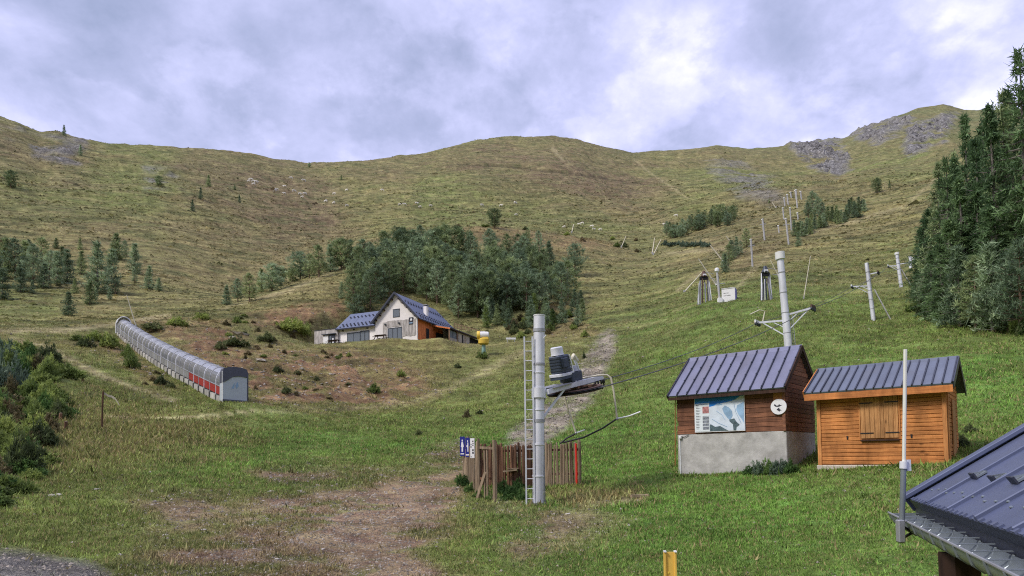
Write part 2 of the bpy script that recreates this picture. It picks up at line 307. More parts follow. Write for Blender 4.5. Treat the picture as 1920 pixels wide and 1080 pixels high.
def ground_colour(x, y, z, d, m):
    def mixc(a, b, t): return a + (np.asarray(b) - a) * t[..., None]
    n1 = fbm(x * 0.06, y * 0.06, s=70, oct=4); n2 = fbm(x * 0.5, y * 0.5, s=74, oct=3); n3 = fbm(x * 1.9, y * 1.9, s=75, oct=2)
    st = fbm(x * 0.035, y * 0.035, z * 0.42, s=78, oct=3); st2 = fbm(x * 0.10, y * 0.10, z * 1.1, s=82, oct=2); n4 = fbm(x * 0.011, y * 0.011, s=86, oct=4)
    farf = sstep(d, 40, 130); vfar = sstep(d, 180, 380)
    c = np.zeros(x.shape + (3,)) + np.array((0.185, 0.212, 0.066))
    c = mixc(c, (0.205, 0.194, 0.078), farf * 0.9)
    c = mixc(c, (0.126, 0.222, 0.046), m['green'] * (1 - 0.2 * farf) * (0.5 + 0.5 * sstep(n1, 0.35, 0.6)))
    c = mixc(c, (0.285, 0.235, 0.105), np.clip(m['dry'] * 0.85 + 0.6 * sstep(n1, 0.5, 0.70) * (1 - 0.5 * m['green']), 0, 1) * 0.8)
    c = mixc(c, (0.162, 0.184, 0.062), vfar * 0.75 * sstep(n4, 0.5, 0.66) * (1 - m['heather']))
    c = mixc(c, (0.172, 0.128, 0.076), np.clip(m['heather'] * 0.8 + 0.32 * farf * sstep(st, 0.5, 0.68) + 0.3 * vfar * sstep(1 - n4, 0.5, 0.62), 0, 1))
    c = mixc(c, (0.110, 0.118, 0.050), farf * 0.7 * sstep(st2, 0.55, 0.70))
    c = mixc(c, (0.310, 0.270, 0.130), farf * 0.42 * sstep(1 - st2, 0.55, 0.72))
    c = mixc(c, (0.128, 0.140, 0.070), 0.6 * sstep(d, 750, 1150) * (0.5 + 0.5 * sstep(n4, 0.4, 0.6)))  # far mountain darkened, its shadow painted into the ground colour
    bk = np.clip(m['bank'], 0, 1); c = mixc(c, (0.250, 0.158, 0.086), bk * (0.4 + 0.6 * sstep(n2, 0.38, 0.58)))
    c = mixc(c, (0.240, 0.165, 0.110), np.clip(m['dirt'] * (0.35 + 1.3 * sstep(0.6 * n2 + 0.4 * n3, 0.34, 0.58)), 0, 1) * 0.94)
    c = mixc(c, (0.225, 0.21, 0.195), m['gravel'])
    c = mixc(c, (0.35, 0.305, 0.235), m['stony'] * (0.45 + 0.55 * sstep(n2, 0.35, 0.55)))
    c = mixc(c, (0.40, 0.34, 0.19), m['path'] * 0.75)
    c = mixc(c, (0.07, 0.06, 0.04), m['trench'] * 0.8)
    c = mixc(c, (0.30, 0.29, 0.28), m['rock'])
    return c * ((0.74 + 0.52 * n2) * (0.72 + 0.56 * n3))[..., None]
GC = ground_colour(GX, GY, Z, GD, M)

# ------------------------------------------------------------------ materials
MATS = {}
def new_mat(name):
    m = bpy.data.materials.new(name); m.use_nodes = True; t = m.node_tree; t.nodes.clear()
    o = t.nodes.new('ShaderNodeOutputMaterial'); b = t.nodes.new('ShaderNodeBsdfPrincipled'); t.links.new(b.outputs[0], o.inputs[0])
    MATS[name] = m; return m, t, b, o
def N(t, typ, inputs=None, **kw):
    n = t.nodes.new(typ)
    for k, v in kw.items(): setattr(n, k, v)
    for k, v in (inputs or {}).items():
        if hasattr(v, 'is_output') or isinstance(v, bpy.types.NodeSocket): t.links.new(v, n.inputs[k])
        else: n.inputs[k].default_value = v
    return n
def vec_obj(t, scale=(1, 1, 1)):
    tcn = N(t, 'ShaderNodeTexCoord'); oi = N(t, 'ShaderNodeObjectInfo')
    mu = N(t, 'ShaderNodeMath', {0: oi.outputs['Random'], 1: 37.0}, operation='MULTIPLY')
    add = N(t, 'ShaderNodeVectorMath', {0: tcn.outputs['Object'], 1: mu.outputs[0]}, operation='ADD')
    return N(t, 'ShaderNodeMapping', {'Vector': add.outputs[0], 'Scale': scale}).outputs[0], oi
def surf(name, col, rough=0.7, metal=0.0, var=0.22, scale=3.0, bump=0.15, stretch=(1, 1, 1), rnd=0.12, dirt=0.0, dcol=(0.1, 0.08, 0.06), spec=0.4, bdist=0.02):
    m, t, b, o = new_mat(name); v, oi = vec_obj(t, stretch)
    n = N(t, 'ShaderNodeTexNoise', {'Vector': v, 'Scale': scale, 'Detail': 7.0, 'Roughness': 0.6})
    f = N(t, 'ShaderNodeMapRange', {'Value': n.outputs[0], 'From Min': 0.25, 'From Max': 0.75, 'To Min': 1 - var, 'To Max': 1 + var})
    r = N(t, 'ShaderNodeMapRange', {'Value': oi.outputs['Random'], 'To Min': 1 - rnd, 'To Max': 1 + rnd})
    k = N(t, 'ShaderNodeMath', {0: f.outputs[0], 1: r.outputs[0]}, operation='MULTIPLY')
    c = N(t, 'ShaderNodeVectorMath', {0: col, 'Scale': k.outputs[0]}, operation='SCALE')
    src = c.outputs[0]
    if dirt > 0:
        n2 = N(t, 'ShaderNodeTexNoise', {'Vector': v, 'Scale': scale * 0.45, 'Detail': 8.0, 'Roughness': 0.7})
        mr = N(t, 'ShaderNodeMapRange', {'Value': n2.outputs[0], 'From Min': 0.5, 'From Max': 0.72, 'To Min': 0.0, 'To Max': dirt})
        mxx = N(t, 'ShaderNodeMix', {0: mr.outputs[0], 6: src, 7: (*dcol, 1)}, data_type='RGBA'); src = mxx.outputs[2]
    t.links.new(src, b.inputs['Base Color'])
    b.inputs['Roughness'].default_value = rough; b.inputs['Metallic'].default_value = metal; b.inputs['Specular IOR Level'].default_value = spec
    if bump > 0:
        bp = N(t, 'ShaderNodeBump', {'Height': n.outputs[0], 'Strength': bump, 'Distance': bdist}); t.links.new(bp.outputs[0], b.inputs['Normal'])
    return m
def wood(name, col, dark, axis=0, rough=0.75, knots=True, rnd=0.2, spec=0.25):
    m, t, b, o = new_mat(name); sc = [14, 14, 14]; sc[axis] = 0.9; v, oi = vec_obj(t, tuple(sc))
    n = N(t, 'ShaderNodeTexNoise', {'Vector': v, 'Scale': 1.6, 'Detail': 8.0, 'Roughness': 0.65, 'Distortion': 0.6})
    rp = N(t, 'ShaderNodeMapRange', {'Value': n.outputs[0], 'From Min': 0.34, 'From Max': 0.68})
    mxx = N(t, 'ShaderNodeMix', {0: rp.outputs[0], 6: (*dark, 1), 7: (*col, 1)}, data_type='RGBA'); src = mxx.outputs[2]
    if knots:
        sk = [5, 5, 5]; sk[axis] = 2.2; v2, _ = vec_obj(t, tuple(sk))
        vo = N(t, 'ShaderNodeTexVoronoi', {'Vector': v2, 'Scale': 0.9}); kr = N(t, 'ShaderNodeMapRange', {'Value': vo.outputs[0], 'From Min': 0.05, 'From Max': 0.16, 'To Min': 0.75, 'To Max': 0.0})
        mk = N(t, 'ShaderNodeMix', {0: kr.outputs[0], 6: src, 7: (*[x * 0.45 for x in dark], 1)}, data_type='RGBA'); src = mk.outputs[2]
    r = N(t, 'ShaderNodeMapRange', {'Value': oi.outputs['Random'], 'To Min': 1 - rnd, 'To Max': 1 + rnd})
    gp_ = N(t, 'ShaderNodeNewGeometry'); stn = N(t, 'ShaderNodeTexNoise', {'Vector': N(t, 'ShaderNodeMapping', {'Vector': gp_.outputs['Position'], 'Scale': (1, 1, 0.35)}).outputs[0], 'Scale': 2.3, 'Detail': 7.0, 'Roughness': 0.68})
    sm_ = N(t, 'ShaderNodeMapRange', {'Value': stn.outputs[0], 'From Min': 0.34, 'From Max': 0.66, 'To Min': 0.62, 'To Max': 1.2})
    rs_ = N(t, 'ShaderNodeMath', {0: r.outputs[0], 1: sm_.outputs[0]}, operation='MULTIPLY')
    c = N(t, 'ShaderNodeVectorMath', {0: src, 'Scale': rs_.outputs[0]}, operation='SCALE'); t.links.new(c.outputs[0], b.inputs['Base Color'])
    bp = N(t, 'ShaderNodeBump', {'Height': n.outputs[0], 'Strength': 0.35, 'Distance': 0.01}); t.links.new(bp.outputs[0], b.inputs['Normal'])
    b.inputs['Roughness'].default_value = rough; b.inputs['Specular IOR Level'].default_value = spec
    return m
def glass(name, col, alpha=0.35, rough=0.12):
    m, t, b, o = new_mat(name); b.inputs['Base Color'].default_value = (*col, 1); b.inputs['Roughness'].default_value = rough; b.inputs['Specular IOR Level'].default_value = 0.8
    tr = N(t, 'ShaderNodeBsdfTransparent'); mxs = N(t, 'ShaderNodeMixShader', {0: alpha, 1: b.outputs[0], 2: tr.outputs[0]}); t.links.new(mxs.outputs[0], o.inputs[0]); return m
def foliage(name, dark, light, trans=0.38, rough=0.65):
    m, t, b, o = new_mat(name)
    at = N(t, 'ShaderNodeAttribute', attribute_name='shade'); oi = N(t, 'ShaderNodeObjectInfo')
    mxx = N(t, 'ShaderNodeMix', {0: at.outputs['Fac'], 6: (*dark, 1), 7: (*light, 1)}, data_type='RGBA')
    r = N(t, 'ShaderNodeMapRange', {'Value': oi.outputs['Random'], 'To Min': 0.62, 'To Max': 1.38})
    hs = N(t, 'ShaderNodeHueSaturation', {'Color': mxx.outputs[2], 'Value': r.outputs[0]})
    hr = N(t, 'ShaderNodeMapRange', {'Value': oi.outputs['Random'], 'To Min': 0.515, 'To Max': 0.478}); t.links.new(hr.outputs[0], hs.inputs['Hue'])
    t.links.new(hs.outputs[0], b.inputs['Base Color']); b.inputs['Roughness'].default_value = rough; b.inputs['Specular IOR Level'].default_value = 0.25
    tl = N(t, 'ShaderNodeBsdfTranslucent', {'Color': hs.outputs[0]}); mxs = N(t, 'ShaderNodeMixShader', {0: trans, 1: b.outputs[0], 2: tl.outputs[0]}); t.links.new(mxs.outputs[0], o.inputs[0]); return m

# ground: surveyed cover colours, broken up by fine procedural detail
m, t, b, o = new_mat('hillside_ground')
at = N(t, 'ShaderNodeAttribute', attribute_name='cover'); geo = N(t, 'ShaderNodeNewGeometry')
rk = N(t, 'ShaderNodeAttribute', attribute_name='rock'); dt = N(t, 'ShaderNodeAttribute', attribute_name='bare')
def gnoise(scale, sc=(1, 1, 1), det=6.0, ro=0.6):
    mp = N(t, 'ShaderNodeMapping', {'Vector': geo.outputs['Position'], 'Scale': sc})
    return N(t, 'ShaderNodeTexNoise', {'Vector': mp.outputs[0], 'Scale': scale, 'Detail': det, 'Roughness': ro}).outputs[0]
nf = gnoise(9.0); nm = gnoise(1.3, det=7.0); ns = gnoise(0.5, (0.16, 0.16, 1.5), 8.0, 0.65); nfar = gnoise(0.16, (1, 1, 2.5), 9.0, 0.72)
def mrange(v, a, b_, c, d): return N(t, 'ShaderNodeMapRange', {'Value': v, 'From Min': a, 'From Max': b_, 'To Min': c, 'To Max': d}).outputs[0]
def mul(a, b_): return N(t, 'ShaderNodeMath', {0: a, 1: b_}, operation='MULTIPLY').outputs[0]
k = mul(mul(mrange(nf, 0.3, 0.7, 0.62, 1.38), mrange(nm, 0.3, 0.7, 0.68, 1.32)), mul(mrange(ns, 0.3, 0.7, 0.58, 1.4), mrange(nfar, 0.3, 0.7, 0.62, 1.4)))
sc_ = N(t, 'ShaderNodeVectorMath', {0: at.outputs['Color'], 'Scale': k}, operation='SCALE')
hsv = N(t, 'ShaderNodeHueSaturation', {'Color': sc_.outputs[0], 'Hue': mrange(nm, 0.3, 0.7, 0.475, 0.525)})
# crag faces: mottled rock, with crevice shade painted into the colour
vor = N(t, 'ShaderNodeTexVoronoi', {'Vector': N(t, 'ShaderNodeMapping', {'Vector': geo.outputs['Position'], 'Scale': (1, 1, 0.45)}).outputs[0], 'Scale': 0.14}, feature='DISTANCE_TO_EDGE')
rkk = mul(mrange(gnoise(0.16, (1, 1, 0.5), 9.0, 0.75), 0.38, 0.62, 0.12, 1.7), mrange(vor.outputs[0], 0.0, 0.22, 0.25, 1.15))
rcol = N(t, 'ShaderNodeVectorMath', {0: (0.34, 0.32, 0.30), 'Scale': rkk}, operation='SCALE')
rmask = mrange(gnoise(0.055, (1, 1, 0.6), 9.0, 0.72), 0.46, 0.53, 0.0, 1.0)
mr_ = N(t, 'ShaderNodeMix', {0: mul(rk.outputs['Fac'], rmask), 6: hsv.outputs[0], 7: rcol.outputs[0]}, data_type='RGBA')
# pebbles lying in bare earth
vp = N(t, 'ShaderNodeTexVoronoi', {'Vector': geo.outputs['Position'], 'Scale': 11.0, 'Randomness': 1.0})
peb = mrange(vp.outputs['Distance'], 0.22, 0.34, 1.0, 0.0); pm = mul(mul(peb, dt.outputs['Fac']), mrange(gnoise(2.2), 0.45, 0.6, 0.0, 1.0))
sepc = N(t, 'ShaderNodeSeparateColor', {0: vp.outputs['Color']})
pcol = N(t, 'ShaderNodeVectorMath', {0: (0.36, 0.33, 0.29), 'Scale': mrange(sepc.outputs[0], 0, 1, 0.4, 1.25)}, operation='SCALE')
mp_ = N(t, 'ShaderNodeMix', {0: pm, 6: mr_.outputs[2], 7: pcol.outputs[0]}, data_type='RGBA')
t.links.new(mp_.outputs[2], b.inputs['Base Color']); b.inputs['Roughness'].default_value = 0.95; b.inputs['Specular IOR Level'].default_value = 0.1
hsum = N(t, 'ShaderNodeMath', {0: mul(nf, 0.05), 1: mul(ns, 0.55)}, operation='ADD').outputs[0]
hsum = N(t, 'ShaderNodeMath', {0: hsum, 1: mul(nfar, 2.2)}, operation='ADD').outputs[0]
hsum = N(t, 'ShaderNodeMath', {0: hsum, 1: mul(mul(rk.outputs['Fac'], rkk), 3.0)}, operation='ADD').outputs[0]
hsum = N(t, 'ShaderNodeMath', {0: hsum, 1: mul(pm, 0.03)}, operation='ADD').outputs[0]
bp = N(t, 'ShaderNodeBump', {'Height': hsum, 'Strength': 0.8, 'Distance': 1.0}); t.links.new(bp.outputs[0], b.inputs['Normal'])

m, t, b, o = new_mat('grass_blades')
at = N(t, 'ShaderNodeAttribute', attribute_name='cover'); t.links.new(at.outputs['Color'], b.inputs['Base Color']); b.inputs['Roughness'].default_value = 0.7; b.inputs['Specular IOR Level'].default_value = 0.2
tl = N(t, 'ShaderNodeBsdfTranslucent', {'Color': at.outputs['Color']}); ms_ = N(t, 'ShaderNodeMixShader', {0: 0.25, 1: b.outputs[0], 2: tl.outputs[0]}); t.links.new(ms_.outputs[0], o.inputs[0])

foliage('needles_pine', (0.055, 0.092, 0.038), (0.375, 0.475, 0.235))
foliage('needles_blue', (0.058, 0.098, 0.054), (0.375, 0.495, 0.305))
foliage('needles_fir', (0.034, 0.074, 0.032), (0.23, 0.36, 0.165))
foliage('needles_lime', (0.06, 0.11, 0.03), (0.2, 0.29, 0.09))
foliage('leaf_broom', (0.085, 0.130, 0.034), (0.34, 0.43, 0.125))
foliage('leaf_dark', (0.042, 0.062, 0.026), (0.165, 0.205, 0.085))
foliage('leaf_teal', (0.05, 0.085, 0.06), (0.17, 0.235, 0.165))
foliage('leaf_weed', (0.045, 0.1, 0.028), (0.17, 0.3, 0.09))
foliage('leaf_brown', (0.085, 0.075, 0.035), (0.26, 0.22, 0.115))
surf('bark', (0.17, 0.115, 0.085), 0.9, scale=6, bump=0.6, stretch=(1, 1, 0.25), var=0.4)
surf('bark_grey', (0.15, 0.135, 0.12), 0.9, scale=6, bump=0.6, stretch=(1, 1, 0.25), var=0.4)
surf('galvanised', (0.72, 0.735, 0.80), 0.5, 0.2, var=0.2, scale=1.6, bump=0.06, stretch=(1, 1, 0.35), dirt=0.55, dcol=(0.30, 0.29, 0.31), rnd=0.05)
surf('galv_dull', (0.36, 0.37, 0.40), 0.5, 0.4, var=0.2, scale=5, bump=0.08, dirt=0.4, dcol=(0.2, 0.17, 0.15))
surf('galv_far', (0.42, 0.42, 0.43), 0.6, 0.1, var=0.2, scale=3, bump=0.05, dirt=0.4, dcol=(0.25, 0.2, 0.17))
surf('white_steel', (0.78, 0.79, 0.80), 0.5, 0.0, var=0.08, scale=4, bump=0.03, dirt=0.25, dcol=(0.4, 0.38, 0.36))
surf('white_paint', (0.80, 0.80, 0.80), 0.55, var=0.06, scale=4, bump=0.03)
surf('steel_dark', (0.055, 0.065, 0.085), 0.5, 0.3, var=0.3, scale=6, bump=0.1)
surf('rust_dark', (0.10, 0.055, 0.045), 0.7, 0.1, var=0.4, scale=8, bump=0.2)
surf('motor_blue', (0.06, 0.078, 0.115), 0.5, 0.25, var=0.35, scale=5, bump=0.08, dirt=0.4, dcol=(0.16, 0.15, 0.15))
surf('rubber', (0.025, 0.025, 0.028), 0.6, var=0.2, bump=0.05)
surf('hanger_cream', (0.62, 0.58, 0.46), 0.55, 0.1, var=0.2, scale=5, bump=0.05, dirt=0.5, dcol=(0.3, 0.24, 0.18))
surf('rope', (0.13, 0.13, 0.14), 0.6, 0.4, var=0.2, scale=20, bump=0.1)
surf('roof_lavender', (0.205, 0.212, 0.305), 0.42, 0.25, var=0.22, scale=1.2, bump=0.03, stretch=(1, 0.4, 1), rnd=0.05, dirt=0.6, dcol=(0.2, 0.19, 0.21))
surf('roof_blue', (0.150, 0.172, 0.230), 0.40, 0.25, var=0.22, scale=1.2, bump=0.03, stretch=(1, 0.4, 1), rnd=0.06, dirt=0.6, dcol=(0.16, 0.16, 0.17))
surf('roof_near', (0.105, 0.125, 0.215), 0.42, 0.2, var=0.16, scale=2.5, bump=0.03, rnd=0.03, dirt=0.6, dcol=(0.12, 0.13, 0.17))
surf('roof_chalet', (0.125, 0.150, 0.235), 0.55, 0.0, var=0.12, scale=0.8, bump=0.04, rnd=0.04)
surf('roof_seam', (0.045, 0.05, 0.075), 0.45, 0.2, var=0.1, bump=0.02)
surf('concrete', (0.42, 0.41, 0.395), 0.9, var=0.3, scale=2.6, bump=0.5, dirt=0.7, dcol=(0.26, 0.25, 0.23), bdist=0.05)
surf('slab', (0.50, 0.45, 0.38), 0.9, var=0.2, scale=5, bump=0.3)
surf('render_cream', (0.84, 0.80, 0.785), 0.9, var=0.07, scale=0.9, bump=0.1, dirt=0.25, dcol=(0.5, 0.47, 0.45))
surf('stone_wall', (0.38, 0.34, 0.29), 0.9, var=0.35, scale=3.5, bump=0.5)
wood('larch_orange', (0.68, 0.285, 0.090), (0.38, 0.140, 0.043), 0, rnd=0.14)
wood('larch_orange_v', (0.68, 0.31, 0.108), (0.38, 0.150, 0.050), 2, rnd=0.14)
wood('planks_brown', (0.29, 0.128, 0.070), (0.12, 0.052, 0.033), 0, rnd=0.28)
wood('fascia_orange', (0.68, 0.27, 0.085), (0.48, 0.17, 0.055), 0, rnd=0.06, knots=False)
wood('shutter_wood', (0.62, 0.33, 0.135), (0.33, 0.15, 0.055), 2, rnd=0.12)
wood('silver_wood', (0.62, 0.59, 0.57), (0.36, 0.33, 0.31), 2, rnd=0.14, knots=False)
wood('red_larch', (0.80, 0.26, 0.085), (0.50, 0.145, 0.050), 2, rnd=0.16, knots=False)
wood('stake_grey', (0.40, 0.31, 0.215), (0.19, 0.135, 0.092), 2, rnd=0.28, knots=False)
wood('stake_brown', (0.23, 0.125, 0.075), (0.10, 0.050, 0.032), 2, rnd=0.35, knots=False)
wood('plank_pale', (0.50, 0.40, 0.27), (0.30, 0.22, 0.14), 0, rnd=0.1, knots=False)
wood('beam_dark', (0.075, 0.038, 0.026), (0.03, 0.016, 0.012), 2, rnd=0.1)
wood('rail_wood', (0.33, 0.22, 0.14), (0.18, 0.11, 0.07), 0, rnd=0.2, knots=False)
surf('red_paint', (0.62, 0.030, 0.020), 0.5, var=0.12, bump=0.03)
surf('red_panel', (0.34, 0.030, 0.035), 0.35, var=0.15, bump=0.02, scale=6)
surf('yellow_paint', (0.74, 0.47, 0.095), 0.5, var=0.12, scale=8, bump=0.05, dirt=0.4, dcol=(0.5, 0.32, 0.1))
surf('yellow_gun', (0.80, 0.55, 0.08), 0.5, var=0.1, bump=0.03)
surf('green_steel', (0.20, 0.33, 0.29), 0.55, 0.1, var=0.2, bump=0.05)
surf('sign_blue', (0.020, 0.025, 0.24), 0.4, var=0.05, bump=0.0, rnd=0)
surf('sign_white', (0.80, 0.80, 0.83), 0.45, var=0.03, bump=0.0, rnd=0)
surf('ink', (0.03, 0.03, 0.045), 0.5, var=0.1, bump=0.0)
surf('ink_navy', (0.012, 0.05, 0.20), 0.5, var=0.1, bump=0.0, rnd=0.3)
surf('map_sky', (0.02, 0.23, 0.72), 0.4, var=0.22, scale=2.0, bump=0.0, rnd=0, stretch=(0.6, 1, 3))
surf('map_snow', (0.66, 0.74, 0.84), 0.4, var=0.14, scale=4.0, bump=0.0, rnd=0.05)
surf('map_shade', (0.27, 0.42, 0.60), 0.4, var=0.25, scale=5.0, bump=0.0, rnd=0.15)
surf('map_forest', (0.10, 0.15, 0.17), 0.4, var=0.6, scale=14.0, bump=0.0, rnd=0.15)
surf('map_photo', (0.20, 0.22, 0.26), 0.4, var=0.7, scale=16.0, bump=0.0, rnd=0.2)
surf('map_photo_red', (0.45, 0.20, 0.20), 0.4, var=0.6, scale=16.0, bump=0.0, rnd=0.2)
surf('map_legend', (0.74, 0.80, 0.84), 0.4, var=0.04, bump=0.0, rnd=0)
surf('box_white', (0.84, 0.84, 0.84), 0.5, var=0.04, bump=0.0)
surf('box_side', (0.17, 0.16, 0.42), 0.5, var=0.1, bump=0.02)
surf('shutter_steel', (0.45, 0.50, 0.56), 0.5, 0.1, var=0.08, scale=1.4, bump=0.03, stretch=(0.4, 1, 1))
surf('hood_dark', (0.085, 0.09, 0.13), 0.5, 0.1, var=0.12, bump=0.03)
surf('panel_grey', (0.25, 0.255, 0.26), 0.4, var=0.2, scale=3, bump=0.04, rnd=0.1)
surf('deck_grey', (0.40, 0.385, 0.355), 0.8, var=0.25, scale=3, bump=0.15, rnd=0.25)
surf('stone_light', (0.42, 0.39, 0.35), 0.9, var=0.25, scale=5, bump=0.3, rnd=0.35)
surf('stone_grey', (0.34, 0.325, 0.30), 0.9, var=0.3, scale=8, bump=0.3, rnd=0.3)
surf('rock_pale', (0.40, 0.36, 0.30), 0.95, var=0.35, scale=1.2, bump=0.6, rnd=0.3)
surf('cow_white', (0.76, 0.72, 0.64), 0.9, var=0.12, bump=0.0, rnd=0.12)
surf('black_iron', (0.02, 0.02, 0.024), 0.5, 0.2, var=0.2, bump=0.03)
surf('fibreglass', (0.82, 0.82, 0.74), 0.4, var=0.05, bump=0.0)
surf('gutter_zinc', (0.24, 0.275, 0.31), 0.38, 0.45, var=0.2, scale=4, bump=0.04, dirt=0.5, dcol=(0.12, 0.13, 0.14))
surf('interior_dark', (0.02, 0.02, 0.022), 0.9, var=0.1, bump=0.0)
surf('ribbon', (0.55, 0.50, 0.42), 0.8, var=0.15, bump=0.05)
glass('window_glass', (0.20, 0.23, 0.28), 0.12, 0.05)
glass('polycarbonate', (0.27, 0.28, 0.32), 0.38, 0.12)
glass('polycarbonate_top', (0.44, 0.46, 0.52), 0.30, 0.16)

# ------------------------------------------------------------------ mesh helpers
class MB:
    def __init__(self): self.v = []; self.f = []
    def add(self, vs_, fs_):
        o = len(self.v); self.v += [tuple(x) for x in vs_]; self.f += [tuple(i + o for i in f) for f in fs_]; return self
    def box(self, x0, x1, y0, y1, z0, z1, top=None):
        a, b_ = (top or (0, 0))
        return self.add([(x0,y0,z0),(x1,y0,z0),(x1,y1,z0),(x0,y1,z0),(x0+a,y0+b_,z1),(x1-a,y0+b_,z1),(x1-a,y1-b_,z1),(x0+a,y1-b_,z1)],
                        [(3,2,1,0),(4,5,6,7),(0,1,5,4),(1,2,6,5),(2,3,7,6),(3,0,4,7)])
    def obox(self, c, ax, ay, az):                 # centre and three half axes
        c, ax, ay, az = Vector(c), Vector(ax), Vector(ay), Vector(az)
        q = [c + sx * ax + sy * ay + sz * az for sz in (-1, 1) for sx, sy in ((-1,-1),(1,-1),(1,1),(-1,1))]
        return self.add(q, [(3,2,1,0),(4,5,6,7),(0,1,5,4),(1,2,6,5),(2,3,7,6),(3,0,4,7)])
    def bar(self, a, b_, w, h=None, up=(0, 0, 1)):
        a, b_ = Vector(a), Vector(b_); d = (b_ - a); L = d.length; d.normalize(); up = Vector(up)
        s = d.cross(up)
        if s.length < 1e-4: s = d.cross(Vector((1, 0, 0)))
        s.normalize(); n = s.cross(d); h = w if h is None else h
        return self.obox((a + b_) / 2, d * L / 2, s * w / 2, n * h / 2)
    def tube(self, pts, r, n=8, cap=True):
        pts = [Vector(p) for p in pts]; rs = r if isinstance(r, (list, tuple)) else [r] * len(pts); o = len(self.v); ref = None; rings = []
        for i, p in enumerate(pts):
            d = (pts[min(i + 1, len(pts) - 1)] - pts[max(i - 1, 0)]).normalized()
            if ref is None:
                ref = d.cross(Vector((0, 0, 1)))
                if ref.length < 1e-3: ref = d.cross(Vector((1, 0, 0)))
            else:
                ref = ref - d * ref.dot(d)
            ref.normalize(); s = d.cross(ref)
            rings.append([p + (ref * math.cos(2 * math.pi * k / n) + s * math.sin(2 * math.pi * k / n)) * rs[i] for k in range(n)])
        vs_ = [q for rg in rings for q in rg]; fs_ = []
        for i in range(len(pts) - 1):
            for k in range(n): fs_.append((i*n+k, i*n+(k+1)%n, (i+1)*n+(k+1)%n, (i+1)*n+k))
        if cap: fs_.append(tuple(range(n - 1, -1, -1))); fs_.append(tuple((len(pts) - 1) * n + k for k in range(n)))
        return self.add(vs_, fs_)
    def lathe(self, c, prof, n=16, axis='z'):      # profile (radius, height)
        pts = []; 
        for r_, h_ in prof:
            for k in range(n):
                a = 2 * math.pi * k / n; q = (r_ * math.cos(a), r_ * math.sin(a), h_)
                if axis == 'x': q = (q[2], q[0], q[1])
                if axis == 'y': q = (q[1], q[2], q[0])
                pts.append(Vector(c) + Vector(q))
        fs_ = [(i*n+k, i*n+(k+1)%n, (i+1)*n+(k+1)%n, (i+1)*n+k) for i in range(len(prof) - 1) for k in range(n)]
        fs_ += [tuple(range(n - 1, -1, -1)), tuple((len(prof) - 1) * n + k for k in range(n))]
        return self.add(pts, fs_)
    def prism(self, poly, a, b_, plane='xz'):      # 2D outline extruded from a to b along the third axis
        def q(p, h):
            return {'xz': (p[0], h, p[1]), 'xy': (p[0], p[1], h), 'yz': (h, p[0], p[1])}[plane]
        n = len(poly); vs_ = [q(p, a) for p in poly] + [q(p, b_) for p in poly]
        return self.add(vs_, [tuple(range(n)), tuple(range(2 * n - 1, n - 1, -1))] + [(i, i + n, (i + 1) % n + n, (i + 1) % n) for i in range(n)])
    def mesh(self, name, mat, smooth=False, bevel=0.0):
        me = bpy.data.meshes.new(name); me.from_pydata(self.v, [], self.f)
        bm = bmesh.new(); bm.from_mesh(me); bmesh.ops.recalc_face_normals(bm, faces=bm.faces)
        if bevel > 0: bmesh.ops.bevel(bm, geom=list(bm.edges), offset=bevel, segments=1, affect='EDGES', clamp_overlap=True)
        bm.to_mesh(me); bm.free()
        if smooth: me.polygons.foreach_set('use_smooth', [True] * len(me.polygons)); me.set_sharp_from_angle(angle=math.radians(40))
        me.materials.append(MATS[mat] if isinstance(mat, str) else mat); return me
    def build(self, name, mat, parent=None, smooth=False, bevel=0.0, loc=None):
        return place(name, self.mesh(name, mat, smooth, bevel), parent, loc)
def place(name, me, parent=None, loc=None, rot=None, scale=None):
    ob = bpy.data.objects.new(name, me); COL.objects.link(ob); ob.parent = parent
    if loc is not None: ob.location = loc
    if rot is not None: ob.rotation_euler = rot
    if scale is not None: ob.scale = scale if not isinstance(scale, (int, float)) else (scale,) * 3
    return ob
def tag(o, label=None, cat=None, group=None, kind=None):
    for k, v in (('label', label), ('category', cat), ('group', group), ('kind', kind)):
        if v: o[k] = v
    return o
def thing(name, label, cat, loc=(0, 0, 0), rotz=0.0, group=None):
    o = place(name, None, None, loc, (0, 0, rotz)); o.empty_display_size = 0.3; return tag(o, label, cat, group)
def box_part(name, mat, parent, *a, bevel=0.0): return MB().box(*a).build(name, mat, parent, bevel=bevel)

